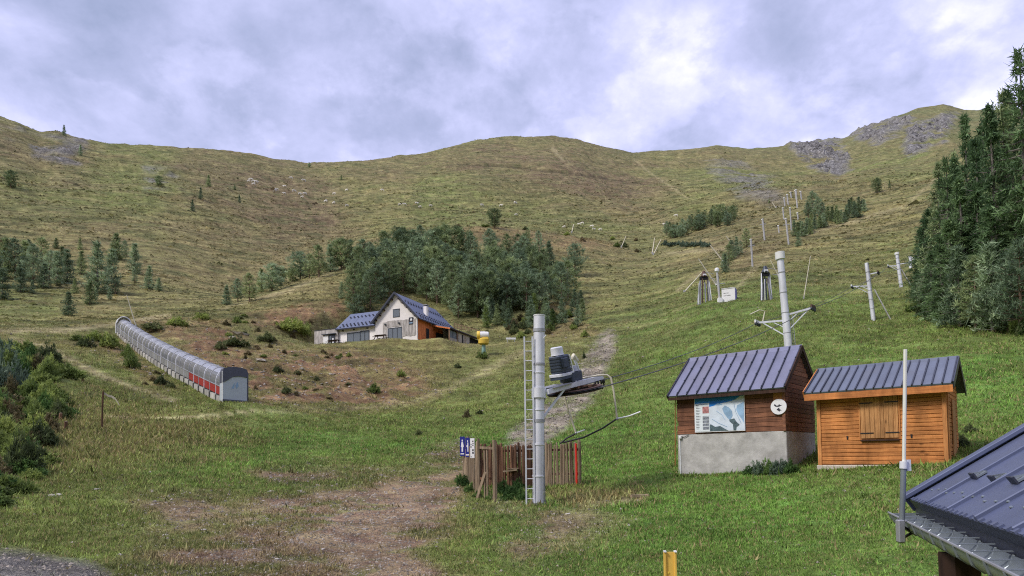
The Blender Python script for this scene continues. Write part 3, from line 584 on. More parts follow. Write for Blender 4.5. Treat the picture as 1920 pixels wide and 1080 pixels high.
# ------------------------------------------------------------------ ground sheet
def grid_mesh():
    vco = np.stack([GX, GY, Z], -1).reshape(-1, 3); nv = len(vco)
    i, j = np.meshgrid(np.arange(NR - 1), np.arange(NA - 1), indexing='ij'); a = (i * NA + j).ravel()
    f = np.stack([a, a + 1, a + NA + 1, a + NA], -1)[:, ::-1]
    # close the sheet under the camera
    vco = np.vstack([vco, [[0, 0, Z[0].mean()]]]); fan = np.stack([np.full(NA - 1, nv), np.arange(NA - 1), np.arange(1, NA)], -1)[:, ::-1]
    me = bpy.data.meshes.new('hillside_ground'); me.vertices.add(len(vco)); me.vertices.foreach_set('co', vco.ravel())
    nl = f.size + fan.size; me.loops.add(nl); me.loops.foreach_set('vertex_index', np.concatenate([f.ravel(), fan.ravel()]).astype(np.int32))
    np_ = len(f) + len(fan); me.polygons.add(np_)
    me.polygons.foreach_set('loop_start', np.concatenate([np.arange(len(f)) * 4, f.size + np.arange(len(fan)) * 3]).astype(np.int32))
    me.polygons.foreach_set('use_smooth', np.ones(np_, bool)); me.update(calc_edges=True); me.validate()
    c = np.ones((len(vco), 4), np.float32); c[:nv, :3] = GC.reshape(-1, 3); c[nv, :3] = GC[0, 0]
    me.attributes.new('cover', 'FLOAT_COLOR', 'POINT').data.foreach_set('color', c.ravel())
    for nm_, arr in (('rock', M['rock']), ('bare', np.clip(np.maximum.reduce([M['dirt'], M['gravel'], M['stony'], M['bank'] * 0.5]), 0, 1))):
        me.attributes.new(nm_, 'FLOAT', 'POINT').data.foreach_set('value', np.append(arr.ravel(), 0).astype(np.float32))
    me.materials.append(MATS['hillside_ground']); return me
tag(place('terrain', grid_mesh()), 'grassy mountainside with bare banks, tracks and crags', kind='structure')

# ------------------------------------------------------------------ shared building pieces
_cache = {}
def plank(name, parent, mat, L, h, th, c, rotz=0.0, roty=0.0, bevel=0.004):
    key = (round(L, 2), round(h, 3), round(th, 3), mat, bevel)
    if key not in _cache: _cache[key] = MB().box(-L / 2, L / 2, -th / 2, th / 2, -h / 2, h / 2).mesh(name, mat, bevel=bevel)
    return place(name, _cache[key], parent, c, (0, roty, rotz))
def vboard(name, parent, mat, w, H, th, c, rotz=0.0): return plank(name, parent, mat, w, H, th, c, rotz)
def roof_slope(parent, x0, x1, ye, ze, yr, zr, n, mat, seam_mat, th=0.05, seam=0.05, screws=True):
    """a metal roof slope from eave (ye, ze) to ridge (yr, zr), laid as n sheets with raised seams"""
    w = (x1 - x0) / n; dv = Vector((0, yr - ye, zr - ze)); L = dv.length; dv.normalize(); nv = Vector((1, 0, 0)).cross(dv)
    if nv.z < 0: nv = -nv
    me = MB().obox((0, 0, 0), (w / 2 - 0.004, 0, 0), dv * L / 2, nv * th / 2).mesh('roof_panel', mat)
    ms = MB().obox((0, 0, 0), (0.018, 0, 0), dv * (L / 2 + 0.01), nv * seam / 2).mesh('seam', seam_mat, bevel=0.006)
    cen = Vector((0, (ye + yr) / 2, (ze + zr) / 2))
    for i in range(n): place('roof_panel', me, parent, cen + Vector((x0 + (i + 0.5) * w, 0, 0)))
    for i in range(n + 1): place('seam', ms, parent, cen + Vector((x0 + min(max(i * w, 0.018), x1 - x0 - 0.018), 0, 0)) + nv * (th / 2 + seam / 2 - 0.004))
    if screws:
        b_ = MB()
        for i in range(n + 1):
            for s_ in (0.04, 0.36, 0.68, 0.96):
                p = Vector((x0 + min(max(i * w, 0.018), x1 - x0 - 0.018), ye, ze)) + dv * L * s_ + nv * (th / 2 + seam + 0.004); b_.obox(p, (0.016, 0, 0), dv * 0.03, nv * 0.014)
        tag(b_.build('roof_screws', 'steel_dark', parent), kind='stuff')

# ------------------------------------------------------------------ brown hut on a concrete base
a = P(1272, 888, 24.5); e_ = P(1477, 888, 23.0) - a; e_.z = 0; W1 = e_.length; r1 = math.atan2(e_.y, e_.x)
hut1_loc = Vector((a.x, a.y, a.z)); D1 = 3.1
hut = thing('wooden_hut', 'small brown plank hut on a grey concrete base with lavender metal roof', 'hut', hut1_loc, r1)
CB, ZE, ZR = 1.44, 2.84, 4.42; EO = 0.32; sl1 = (ZR - ZE) / (D1 / 2 + EO); WT = ZE + EO * sl1
bm_ = MB().box(0, W1, 0, D1, -1.6, CB); bm_.build('concrete_base', 'concrete', hut, bevel=0.02)
MB().prism([(0.03, CB), (D1 - 0.03, CB), (D1 - 0.03, WT - 0.12), (D1 / 2, ZR - 0.16), (0.03, WT - 0.12)], 0.03, W1 - 0.03, 'yz').build('wall', 'planks_brown', hut)
nz = 10; hz = (WT - 0.05 - CB) / nz
for i in range(nz):
    z = CB + hz * (i + 0.5); tilt = random.uniform(-0.003, 0.003)
    cut = random.uniform(0.3, 0.7) * W1
    plank('plank', hut, 'planks_brown', round(cut - 0.004, 1), hz - 0.012, 0.035, (round(cut, 1) / 2, 0.012 - random.uniform(0, 0.008), z), 0, tilt)
    L2 = W1 - round(cut, 1); plank('plank', hut, 'planks_brown', L2 - 0.004, hz - 0.012, 0.035, (W1 - L2 / 2, 0.012 - random.uniform(0, 0.008), z), 0, -tilt)
z = CB; 
while z < ZR - 0.25:
    zc = z + hz / 2; half = D1 / 2 if zc < WT - 0.1 else max(0.05, (ZR - 0.12 - (zc + hz / 2)) / sl1)
    half = min(half, D1 / 2)
    plank('plank', hut, 'planks_brown', 2 * half - 0.01, hz - 0.012, 0.035, (W1 - 0.012 + random.uniform(0, 0.01), D1 / 2, zc), math.pi / 2)
    z += hz
plank('corner_board', hut, 'larch_orange_v', 0.33, 0.72, 0.03, (W1 - 0.22, -0.022, WT - 0.62), 0)
vboard('corner_board', hut, 'planks_brown', 0.10, WT - CB - 0.1, 0.04, (W1 - 0.05, -0.03, (CB + WT) / 2 - 0.05))
xl, xr = -0.20, W1 + 0.10
roof_slope(hut, xl, xr, -EO, ZE, D1 / 2, ZR, 11, 'roof_lavender', 'roof_seam', seam=0.055)
roof_slope(hut, xl, xr, D1 + EO, ZE, D1 / 2, ZR, 11, 'roof_lavender', 'roof_seam', seam=0.055, screws=False)
MB().prism([(D1/2 - 0.16, ZR - 0.10), (D1/2, ZR + 0.075), (D1/2 + 0.16, ZR - 0.10), (D1/2 + 0.14, ZR - 0.14), (D1/2, ZR + 0.03), (D1/2 - 0.14, ZR - 0.14)], xl - 0.01, xr + 0.01, 'yz').build('ridge_cap', 'roof_lavender', hut)
for xx in (xl - 0.015, xr + 0.015):
    MB().bar((xx, -EO, ZE - 0.02), (xx, D1 / 2, ZR - 0.02), 0.03, 0.16).build('bargeboard', 'beam_dark', hut)
    MB().bar((xx, D1 + EO, ZE - 0.02), (xx, D1 / 2, ZR - 0.02), 0.03, 0.16).build('bargeboard', 'beam_dark', hut)
box_part('fascia', 'beam_dark', hut, xl, xr, -EO + 0.03, -EO + 0.06, ZE - 0.14, ZE - 0.03)
MB().tube([(-0.03, -0.05, WT - 0.25), (-0.06, -0.05, 1.6), (-0.10, -0.04, 0.3)], 0.016, 6).build('drain_pipe', 'larch_orange_v', hut)
MB().lathe((0.14, -0.05, CB - 0.10), [(0.05, -0.05), (0.06, 0), (0.05, 0.05)], 10).build('lamp', 'white_paint', hut, smooth=True)
MB().tube([(0.14, -0.03, CB - 0.06), (0.28, -0.04, CB - 0.10), (0.45, -0.03, CB - 0.02)], 0.012, 5).build('cable', 'rubber', hut)
MB().tube([(0.10, -0.02, CB - 0.1), (0.10, -0.02, -0.2)], 0.02, 6).build('conduit', 'white_steel', hut)

# ski area map on the hut
def hut_pt(x, y, z): return Matrix.Translation(hut1_loc) @ Matrix.Rotation(r1, 4, 'Z') @ Vector((x, y, z))
bx0, bx1, bz0, bz1 = 0.72, 2.56, CB + 0.05, CB + 1.40; BW, BH = bx1 - bx0, bz1 - bz0
board = thing('map_board', 'blue and white winter panorama map board on the brown hut', 'map board', hut_pt(bx0, -0.03, bz0), r1)
box_part('panel', 'sign_white', board, 0, BW, -0.03, 0.0, 0, BH)
def flat(name, mat, poly, layer, parent=board): return MB().prism([(x * BW, z * BH) for x, z in poly], -0.03 - 0.003 * layer, -0.029 - 0.003 * (layer - 1), 'xz').build(name, mat, parent)
sky_p = flat('printed_sky', 'map_sky', [(0.012, 0.66), (0.988, 0.66), (0.988, 0.985), (0.012, 0.985)], 1)
flat('printed_snow', 'map_snow', [(0.31, 0.02), (0.988, 0.02), (0.988, 0.90), (0.93, 0.90), (0.86, 0.84), (0.80, 0.80), (0.70, 0.77), (0.60, 0.75), (0.50, 0.73), (0.44, 0.70), (0.31, 0.66)], 2)
flat('printed_legend', 'map_legend', [(0.012, 0.02), (0.31, 0.02), (0.31, 0.77), (0.012, 0.77)], 3)
flat('printed_valley', 'map_shade', [(0.57, 0.60), (0.62, 0.68), (0.70, 0.62), (0.76, 0.52), (0.77, 0.40), (0.72, 0.28), (0.66, 0.36), (0.60, 0.48)], 3)
flat('printed_valley', 'map_shade', [(0.86, 0.66), (0.988, 0.74), (0.988, 0.18), (0.95, 0.28), (0.88, 0.42), (0.84, 0.55)], 3)
flat('printed_forest', 'map_forest', [(0.31, 0.02), (0.68, 0.02), (0.60, 0.08), (0.52, 0.15), (0.42, 0.13), (0.34, 0.20), (0.31, 0.20)], 3)
flat('printed_forest', 'map_forest', [(0.70, 0.30), (0.80, 0.33), (0.84, 0.24), (0.90, 0.16), (0.84, 0.10), (0.83, 0.02), (0.78, 0.02), (0.77, 0.18), (0.71, 0.25)], 4)
flat('printed_ridge', 'map_shade', [(0.42, 0.70), (0.47, 0.745), (0.53, 0.735), (0.58, 0.70), (0.50, 0.69)], 3)
flat('printed_photo', 'map_photo_red', [(0.17, 0.50), (0.30, 0.50), (0.30, 0.68), (0.17, 0.68)], 4)
flat('printed_photo', 'map_photo', [(0.17, 0.07), (0.30, 0.07), (0.30, 0.43), (0.17, 0.43)], 4)
for k in range(4): flat('printed_dash', 'map_legend', [(0.17, 0.145 + k * 0.085), (0.30, 0.145 + k * 0.085), (0.30, 0.158 + k * 0.085), (0.17, 0.158 + k * 0.085)], 5)
x = 0.125
for k in range(33):                                # the title, too small in the photo to read letter by letter
    w_ = random.uniform(0.014, 0.021)
    if k in (8, 16, 18): x += 0.014; continue
    zt = 0.905 + (x - 0.5) * 0.0; q = random.choice([0, 1, 2])
    flat('title_letter', 'ink_navy', [(x, zt), (x + w_ * 0.35, zt), (x + w_ * 0.4, zt + (0.02 if q == 0 else 0.0)), (x + w_ * 0.8, zt + (0.0 if q else 0.012)), (x + w_ * 0.8, zt + 0.048 - (0.012 if q == 2 else 0)), (x + w_ * 0.3, zt + 0.052), (x, zt + 0.05)], 3)
    x += w_ + 0.003
for k in range(16):
    zt = 0.72 - k * 0.042; flat('legend_line', 'ink', [(0.035, zt), (0.035 + random.uniform(0.05, 0.11), zt), (0.035 + 0.05, zt + 0.012), (0.035, zt + 0.012)], 4)
flat('legend_heading', 'ink_navy', [(0.02, 0.735), (0.29, 0.735), (0.29, 0.745), (0.02, 0.745)], 4)
for pts in ([(0.45, 0.55), (0.56, 0.44), (0.62, 0.30)], [(0.80, 0.72), (0.83, 0.5), (0.93, 0.2)], [(0.36, 0.34), (0.5, 0.22), (0.66, 0.12)]):
    b_ = MB()
    for p, q in zip(pts[:-1], pts[1:]): b_.bar((p[0]*BW, -0.045, p[1]*BH), (q[0]*BW, -0.045, q[1]*BH), 0.012, 0.004, up=(0, 1, 0))
    b_.build('printed_run', 'map_shade', board)
# round sign
rs = thing('round_sign', 'round white sign with dark bird-like marks at the corner of the brown hut', 'sign', hut_pt(W1 - 0.20, -0.06, CB + 0.80), r1)
MB().lathe((0, 0, 0), [(0.255, -0.03), (0.262, -0.02), (0.262, 0.0), (0.25, 0.01)], 32, 'y').build('disc', 'sign_white', rs, smooth=True)
for poly in ([(-0.15, 0.06), (-0.12, 0.10), (-0.06, 0.04), (0.0, 0.05), (0.02, 0.10), (0.05, 0.05), (0.13, 0.06), (0.04, 0.01), (-0.02, 0.0), (-0.10, 0.01)], [(-0.03, -0.06), (0.02, -0.02), (0.03, -0.08), (0.10, -0.12), (0.04, -0.13), (0.02, -0.17), (-0.02, -0.12), (-0.07, -0.10)]):
    MB().prism(poly, -0.034, -0.028, 'xz').build('emblem', 'ink', rs)

# ------------------------------------------------------------------ orange larch hut
a = P(1535, 866, 22.5); e_ = P(1779, 866, 21.9) - a; e_.z = 0; W2 = e_.length; r2 = math.atan2(e_.y, e_.x); D2 = 2.8
hut2_loc = Vector(a) - Vector((0, 0, 0.10)); hut2 = thing('larch_hut', 'orange larch hut with closed double shutters and slate-blue metal roof', 'hut', hut2_loc, r2)
H2E, H2R, EO2 = 2.26, 3.16, 0.34; sl2 = (H2R - H2E) / (D2 / 2 + EO2); WT2 = H2E + EO2 * sl2
MB().box(-0.05, W2 + 0.05, -0.05, D2 + 0.05, -1.0, 0.0).build('slab', 'slab', hut2, bevel=0.02)
MB().prism([(0.03, 0), (D2 - 0.03, 0), (D2 - 0.03, WT2 - 0.12), (D2 / 2, H2R - 0.16), (0.03, WT2 - 0.12)], 0.03, W2 - 0.03, 'yz').build('wall', 'larch_orange', hut2)
nz = 19; hz = (WT2 - 0.14) / nz
for i in range(nz):
    plank('plank', hut2, 'larch_orange', W2 - 0.16, hz - 0.008, 0.04, (W2 / 2, 0.01 - random.uniform(0, 0.004), 0.01 + hz * (i + 0.5)), bevel=0.012)
for side, xx in ((1, W2 - 0.01), (-1, 0.01)):
    z = 0.01
    while z < H2R - 0.3:
        zc = z + hz / 2; half = D2 / 2 - 0.06 if zc < WT2 - 0.1 else min(D2 / 2 - 0.06, max(0.05, (H2R - 0.12 - (zc + hz / 2)) / sl2))
        plank('plank', hut2, 'larch_orange', 2 * half, hz - 0.008, 0.04, (xx, D2 / 2, zc), math.pi / 2, bevel=0.012); z += hz
for xx in (0.05, W2 - 0.05): vboard('corner_post', hut2, 'larch_orange_v', 0.11, WT2 - 0.06, 0.06, (xx, -0.012, (WT2 - 0.06) / 2))
vboard('corner_post', hut2, 'larch_orange_v', 0.11, WT2 - 0.06, 0.06, (W2 + 0.012, 0.10, (WT2 - 0.06) / 2), math.pi / 2)
sx0, sx1, sz0, sz1 = W2 * 0.362, W2 * 0.652, 0.80, 2.04
for k in range(8):
    bw_ = (sx1 - sx0) / 8; vboard('shutter_board', hut2, 'shutter_wood', bw_ - 0.006, sz1 - sz0, 0.035, (sx0 + bw_ * (k + 0.5), -0.03, (sz0 + sz1) / 2))
for zz_ in (sz0 + 0.16, sz1 - 0.17):
    for s_, xx in ((1, sx0 - 0.02), (-1, sx1 + 0.02)):
        MB().bar((xx, -0.055, zz_), (xx + s_ * 0.36, -0.055, zz_), 0.012, 0.032).build('hinge', 'black_iron', hut2)
for xx in (sx0 - 0.03, sx1 + 0.03): vboard('shutter_frame', hut2, 'larch_orange_v', 0.035, sz1 - sz0 + 0.1, 0.03, (xx, -0.025, (sz0 + sz1) / 2))
plank('shutter_sill', hut2, 'beam_dark', sx1 - sx0 + 0.02, 0.05, 0.07, ((sx0 + sx1) / 2, -0.045, sz0 - 0.06))
plank('shutter_batten', hut2, 'shutter_wood', 0.06, sz1 - sz0, 0.02, ((sx0 + sx1) / 2, -0.057, (sz0 + sz1) / 2))
for xx in (W2 * 0.25, W2 * 0.745): MB().prism([(-0.02, -0.06), (0.02, -0.06), (0.025, 0.05), (-0.03, 0.05)], -0.02, -0.012, 'xz').build('vent_slot', 'interior_dark', hut2, loc=(xx, -0.004, 0.84))
MB().obox((W2 + 0.035, D2 * 0.5, 1.0), (0.012, 0, 0), (0, 0.4, 0), (0, 0, 0.92)).build('door', 'shutter_wood', hut2)
xl, xr = -0.28, W2 + 0.20
roof_slope(hut2, xl, xr, -EO2, H2E, D2 / 2, H2R, 16, 'roof_blue', 'roof_seam', seam=0.05, screws=False)
roof_slope(hut2, xl, xr, D2 + EO2, H2E, D2 / 2, H2R, 16, 'roof_blue', 'roof_seam', seam=0.05, screws=False)
MB().prism([(D2/2 - 0.18, H2R - 0.10), (D2/2, H2R + 0.08), (D2/2 + 0.18, H2R - 0.10), (D2/2 + 0.15, H2R - 0.14), (D2/2, H2R + 0.03), (D2/2 - 0.15, H2R - 0.14)], xl - 0.01, xr + 0.01, 'yz').build('ridge_cap', 'roof_blue', hut2)
plank('fascia', hut2, 'fascia_orange', xr - xl, 0.20, 0.03, ((xl + xr) / 2, -EO2 + 0.02, H2E - 0.13))
for xx in (xl - 0.02, xr + 0.02):
    MB().bar((xx, -EO2, H2E - 0.03), (xx, D2 / 2, H2R - 0.03), 0.03, 0.2).build('bargeboard', 'roof_seam' if xx > 0 else 'fascia_orange', hut2)
    MB().bar((xx, D2 + EO2, H2E - 0.03), (xx, D2 / 2, H2R - 0.03), 0.03, 0.2).build('bargeboard', 'roof_seam' if xx > 0 else 'fascia_orange', hut2)

# ------------------------------------------------------------------ chalet
rc = math.radians(-H_ROT)
ch = thing('chalet', 'cream mountain chalet with steep dark blue roofs and orange side cladding on the terrace', 'house', H_FR, rc); ch.scale = (0.98, 1, 1)
MB().prism([(-8, -2.0), (0, -2.0), (0, 3.5), (-4, 7.45), (-8, 3.5)], 0.0, 12.0, 'xz').build('wall', 'render_cream', ch)
box_part('wing_wall', 'render_cream', ch, -16, -8.002, 0.9, 8.0, -2.0, 3.3)
MB().prism([(0.92, 3.29), (7.98, 3.29), (4.5, 6.1)], -15.98, -8.5, 'yz').build('wing_gable', 'render_cream', ch)
box_part('annex_core', 'silver_wood', ch, -20.95, -16.03, 0.6, 4.5, -2.0, 3.1)
for k in range(20): vboard('cladding_board', ch, 'silver_wood', 0.235, 3.25, 0.05, (-21 + 0.125 + k * 0.25, 0.58 - random.uniform(0, 0.02), 1.55))
for k in range(14): vboard('cladding_board', ch, 'silver_wood', 0.27, 3.25, 0.05, (-20.98, 0.75 + k * 0.28, 1.55), math.pi / 2)
box_part('annex_roof', 'roof_seam', ch, -21.05, -15.95, 0.5, 4.6, 3.12, 3.2)
def slope_panels(x_a, z_a, x_b, z_b, y0, y1, n, mat, parent, nx='x', th=0.12):
    """roof slope running along y (nx='x': falls along x) or along x (nx='y')"""
    w = (y1 - y0) / n
    for i in range(n):
        c0 = y0 + (i + 0.5) * w
        if nx == 'x': d = Vector((x_b - x_a, 0, z_b - z_a)); c = Vector(((x_a + x_b) / 2, c0, (z_a + z_b) / 2)); ax = Vector((0, w / 2 - 0.012, 0))
        else: d = Vector((0, x_b - x_a, z_b - z_a)); c = Vector((c0, (x_a + x_b) / 2, (z_a + z_b) / 2)); ax = Vector((w / 2 - 0.012, 0, 0))
        nn = ax.cross(d).normalized()
        key = ('sp', round(w, 3), round(d.x, 2), round(d.y, 2), round(d.z, 2), mat)
        if key not in _cache: _cache[key] = MB().obox((0, 0, 0), ax, d / 2, nn * th / 2).mesh('roof_panel', mat)
        place('roof_panel', _cache[key], parent, c)
def guards(x_a, z_a, x_b, z_b, y0, y1, rows, n, nx, parent):
    b_ = MB()
    for s_ in rows:
        for i in range(n):
            y = y0 + (i + 0.5 + (0.5 if rows.index(s_) % 2 else 0)) * (y1 - y0) / n
            p = Vector((x_a + (x_b - x_a) * s_, y, z_a + (z_b - z_a) * s_ + 0.10)) if nx == 'x' else Vector((y, x_a + (x_b - x_a) * s_, z_a + (z_b - z_a) * s_ + 0.10))
            b_.obox(p, (0.10, 0, 0), (0, 0.10, 0), (0, 0, 0.09))
    tag(b_.build('snow_guards', 'roof_seam', parent), kind='stuff')
slope_panels(0.5, 3.12, -4.0, 7.56, -0.5, 12.4, 9, 'roof_chalet', ch)
slope_panels(-8.5, 3.12, -4.0, 7.56, -0.5, 12.4, 9, 'roof_chalet', ch)
guards(0.5, 3.12, -4.0, 7.56, 0.2, 12, [0.06, 0.14, 0.24, 0.62, 0.70], 15, 'x', ch)
slope_panels(0.4, 2.98, 4.5, 6.30, -16.4, -6.2, 7, 'roof_chalet', ch, 'y')
slope_panels(8.6, 2.98, 4.5, 6.30, -16.4, -6.2, 7, 'roof_chalet', ch, 'y')
guards(0.4, 2.98, 4.5, 6.30, -16, -9, [0.07, 0.15, 0.24, 0.66, 0.74], 9, 'y', ch)
for s_ in (1, -1): MB().bar((-4 + s_ * 4.5, -0.53, 3.12), (-4, -0.53, 7.60), 0.10, 0.28).build('bargeboard', 'roof_seam', ch)
for k in range(5):
    for s_ in (1, -1): t_ = (k + 0.6) / 5.4; box_part('rafter_end', 'beam_dark', ch, -4 + s_ * 4.2 * (1 - t_) - 0.08, -4 + s_ * 4.2 * (1 - t_) + 0.08, -0.45, -0.003, 3.0 + 4.1 * t_, 3.2 + 4.1 * t_)
MB().bar((-16.4, 0.35, 2.9), (-8.1, 0.35, 2.9), 0.14, 0.14).build('gutter', 'roof_seam', ch)
MB().bar((0.55, -0.4, 3.02), (0.55, 12.3, 3.02), 0.14, 0.14).build('gutter', 'roof_seam', ch)
MB().tube([(-8.15, 0.7, 3.0), (-8.15, 0.85, 0)], 0.06, 6).build('downpipe', 'galv_dull', ch)
MB().tube([(0.05, -0.1, 3.1), (0.05, -0.08, 0)], 0.06, 6).build('downpipe', 'galv_dull', ch)
def window(x0, x1, z0, z1, y, n, parent, mull=0.09):
    w = tag(box_part('window', 'interior_dark', parent, x0, x1, y + 0.05, y + 0.10, z0, z1)); b_ = MB()
    b_.box(x0 - 0.06, x1 + 0.06, y - 0.06, y - 0.004, z1, z1 + 0.12); b_.box(x0 - 0.06, x1 + 0.06, y - 0.06, y - 0.004, z0 - 0.08, z0)
    for k in range(n + 1): xx = x0 + (x1 - x0) * k / n; b_.box(xx - mull / 2, xx + mull / 2, y - 0.055, y - 0.002, z0, z1)
    b_.build('frame', 'steel_dark', w)
    for k in range(n):
        xa, xb = x0 + (x1 - x0) * k / n + mull / 2 + 0.002, x0 + (x1 - x0) * (k + 1) / n - mull / 2 - 0.002; box_part('pane', 'window_glass', w, xa, xb, y - 0.035, y - 0.025, z0 + 0.002, z1 - 0.002)
    return w
window(-14.3, -11.7, 0.05, 2.15, 0.9, 2, ch); window(-11.6, -9.9, 0.05, 2.25, 0.9, 2, ch, 0.14)
window(-4.55, -3.35, 3.85, 4.95, 0.0, 1, ch, 0.06); window(-5.5, -2.9, 0.05, 2.0, 0.0, 3, ch, 0.12)
for k in range(22):
    x_ = -6.4 + k * 0.285
    if -5.7 < x_ < -2.7: vboard('cladding_board', ch, 'silver_wood', 0.27, 1.0, 0.04, (x_, -0.03, 2.72 + random.uniform(0, 0.08)))
    else: vboard('cladding_board', ch, 'silver_wood', 0.27, 2.6, 0.04, (x_, -0.03, 1.85 + random.uniform(-0.08, 0.08)))
box_part('door', 'white_paint', ch, -19.0, -18.0, 0.45, 0.53, 0.0, 2.1); d_ = box_part('door', 'steel_dark', ch, -17.8, -16.6, 0.45, 0.53, 0.0, 2.2)
box_part('pane', 'window_glass', d_, -17.6, -17.3, 0.43, 0.447, 0.4, 2.0); box_part('pane', 'sign_white', d_, -17.1, -16.8, 0.43, 0.447, 0.5, 1.6)
box_part('canopy', 'steel_dark', ch, -19.2, -16.3, 0.2, 0.53, 2.25, 2.35)
for x_ in (-15.2, -12.9, -10.2): box_part('spotlight', 'steel_dark', ch, x_ - 0.12, x_ + 0.12, 0.72, 0.897, 2.62, 2.8)
for x_ in (-6.0, -3.4): box_part('spotlight', 'steel_dark', ch, x_ - 0.13, x_ + 0.13, -0.25, -0.055, 2.65, 2.85)
sg = box_part('wall_sign', 'ink', ch, -1.55, -0.75, -0.10, -0.055, 2.35, 3.45)
MB().prism([(-1.3, 2.95), (-1.05, 2.9), (-0.92, 3.1), (-1.05, 3.3), (-1.25, 3.25)], -0.108, -0.101, 'xz').build('emblem', 'sign_white', sg); box_part('lettering', 'map_shade', sg, -1.45, -0.85, -0.108, -0.101, 2.5, 2.65)
for k in range(15):
    y = 0.14 + k * 0.28; vboard('cladding_board', ch, 'red_larch', 0.27, 3.3, 0.05, (0.03, y, 1.6), math.pi / 2)
for k in range(12): vboard('cladding_board', ch, 'red_larch', 0.3, 2.9, 0.05, (0.03, 4.4 + k * 0.31, 1.4), math.pi / 2)
box_part('side_door', 'interior_dark', ch, 0.06, 0.09, 2.5, 3.4, 0.1, 2.1); box_part('side_window', 'interior_dark', ch, 0.06, 0.09, 5.6, 8.0, 0.7, 2.0)
b_ = MB(); b_.bar((-1.1, 4.4, 4.2), (-1.1, 4.4, 6.1), 0.62, 0.62); b_.build('chimney', 'render_cream', ch, bevel=0.03)
box_part('chimney_cap', 'galv_dull', ch, -1.5, -0.7, 4.0, 4.8, 6.25, 6.36); MB().tube([(-1.1, 4.4, 6.08), (-1.1, 4.4, 6.25)], 0.2, 8).build('flue', 'steel_dark', ch)
# lean-to along the right side
n = 9
slope_panels(0.06, 3.05, 3.5, 2.25, 4.4, 16.4, n, 'roof_chalet', ch, 'x', 0.1)
MB().bar((3.45, 4.4, 2.15), (3.45, 16.4, 2.15), 0.10, 0.16).build('eave_beam', 'beam_dark', ch)
MB().bar((0.1, 4.42, 2.88), (3.4, 4.42, 2.12), 0.10, 0.22).build('rafter', 'red_larch', ch)
for y in (4.55, 7.2, 9.9): MB().bar((3.2, y, -0.5), (3.2, y, 2.18), 0.18).build('post', 'white_paint' if y < 3 else 'rail_wood', ch)
box_part('stone_pillar', 'stone_wall', ch, 2.7, 3.25, 7.6, 11.6, -1.5, 2.05); box_part('wall_opening', 'interior_dark', ch, 3.20, 3.26, 8.8, 9.3, 0.5, 1.9)
box_part('parapet', 'stone_wall', ch, 3.0, 3.25, 4.7, 7.5, -1.5, 0.75); w_ = box_part('side_glazing', 'window_glass', ch, 3.08, 3.12, 4.7, 7.1, 0.76, 2.0); box_part('frame', 'steel_dark', w_, 3.05, 3.15, 5.8, 5.95, 0.76, 2.0)
box_part('store_wall', 'interior_dark', ch, 2.6, 2.9, 11.7, 16.2, -1.5, 2.1)

def ch_pt(x, y, z=0): return H_FR + H_E * x + H_G * y + Vector((0, 0, z))
def picnic_table(label, loc, rot):
    t = thing('picnic_table', label, 'picnic table', loc, rot)
    for k in range(4): plank('tabletop_plank', t, 'beam_dark', 2.0, 0.05, 0.19, (0, -0.3 + k * 0.2, 0.75))
    for s_ in (-1, 1):
        plank('bench', t, 'beam_dark', 2.0, 0.05, 0.25, (0, s_ * 0.75, 0.44))
        for q in (-0.75, 0.75): MB().bar((q, s_ * 0.75, 0), (q, s_ * 0.2, 0.74), 0.08, 0.1).build('leg', 'beam_dark', t)
picnic_table('dark picnic table before the left wing windows of the chalet', ch_pt(-14.8, -1.6, -0.04), rc)
picnic_table('dark picnic table before the gable window of the chalet', ch_pt(-5.6, -1.8, -0.04), rc + 0.1)

# rail fence on the bank behind the chalet
p0, p1 = P(852, 617, 121), P(904, 632, 119)
rf = thing('rail_fence', 'brown wooden rail fence running down behind the chalet lean-to', 'fence', p0)
NP = 9
for k in range(NP):
    q = p0.lerp(p1, k / (NP - 1)) - p0; MB().bar(q - Vector((0, 0, 2.5)), q + Vector((0, 0, 1.15)), 0.13).build('post', 'rail_wood', rf)
for hz_ in (0.45, 1.05):
    for k in range(NP - 1):
        q0 = p0.lerp(p1, k / (NP - 1)) - p0; q1 = p0.lerp(p1, (k + 1) / (NP - 1)) - p0; MB().bar(q0 + Vector((0, -0.08, hz_)), q1 + Vector((0, -0.08, hz_)), 0.05, 0.14).build('rail', 'rail_wood', rf)

# snow cannon and white barrier to the right of the chalet
q = G(907, 668); sgn = thing('snow_cannon', 'yellow and white snow cannon on a green post right of the chalet', 'snow cannon', q, 0)
sc_ = dist(q) / 1200.0
MB().tube([(0, 0, -0.3), (0, 0, 22 * sc_)], [0.34, 0.28], 10).build('post', 'green_steel', sgn, smooth=True)
MB().lathe((0.2 * 0, 0, 22 * sc_), [(0.55, 0.0), (0.75, 0.15), (0.78, 0.75), (0.6, 0.9)], 16).build('padded_skirt', 'yellow_gun', sgn, smooth=True)
b_ = MB(); b_.lathe((-0.85, 0, 40 * sc_), [(0.42, 0.0), (0.52, 0.1), (0.55, 0.9), (0.48, 1.55), (0.36, 1.65)], 16, 'x'); b_.build('barrel', 'white_paint', sgn, smooth=True)
MB().lathe((-0.95, 0, 40 * sc_), [(0.56, 0), (0.60, 0.05), (0.60, 0.42), (0.56, 0.46)], 16, 'x').build('nozzle_ring', 'yellow_gun', sgn, smooth=True)
MB().box(-0.25, 0.75, -0.45, 0.45, 30 * sc_, 36 * sc_).build('cover', 'yellow_gun', sgn, bevel=0.08); MB().bar((0.1, 0, 28 * sc_), (0.1, 0, 34 * sc_), 0.16).build('swivel', 'steel_dark', sgn)
q = G(958, 641); wb = thing('barrier_beam', 'short white beam on low legs in the grass right of the snow cannon', 'barrier', q)
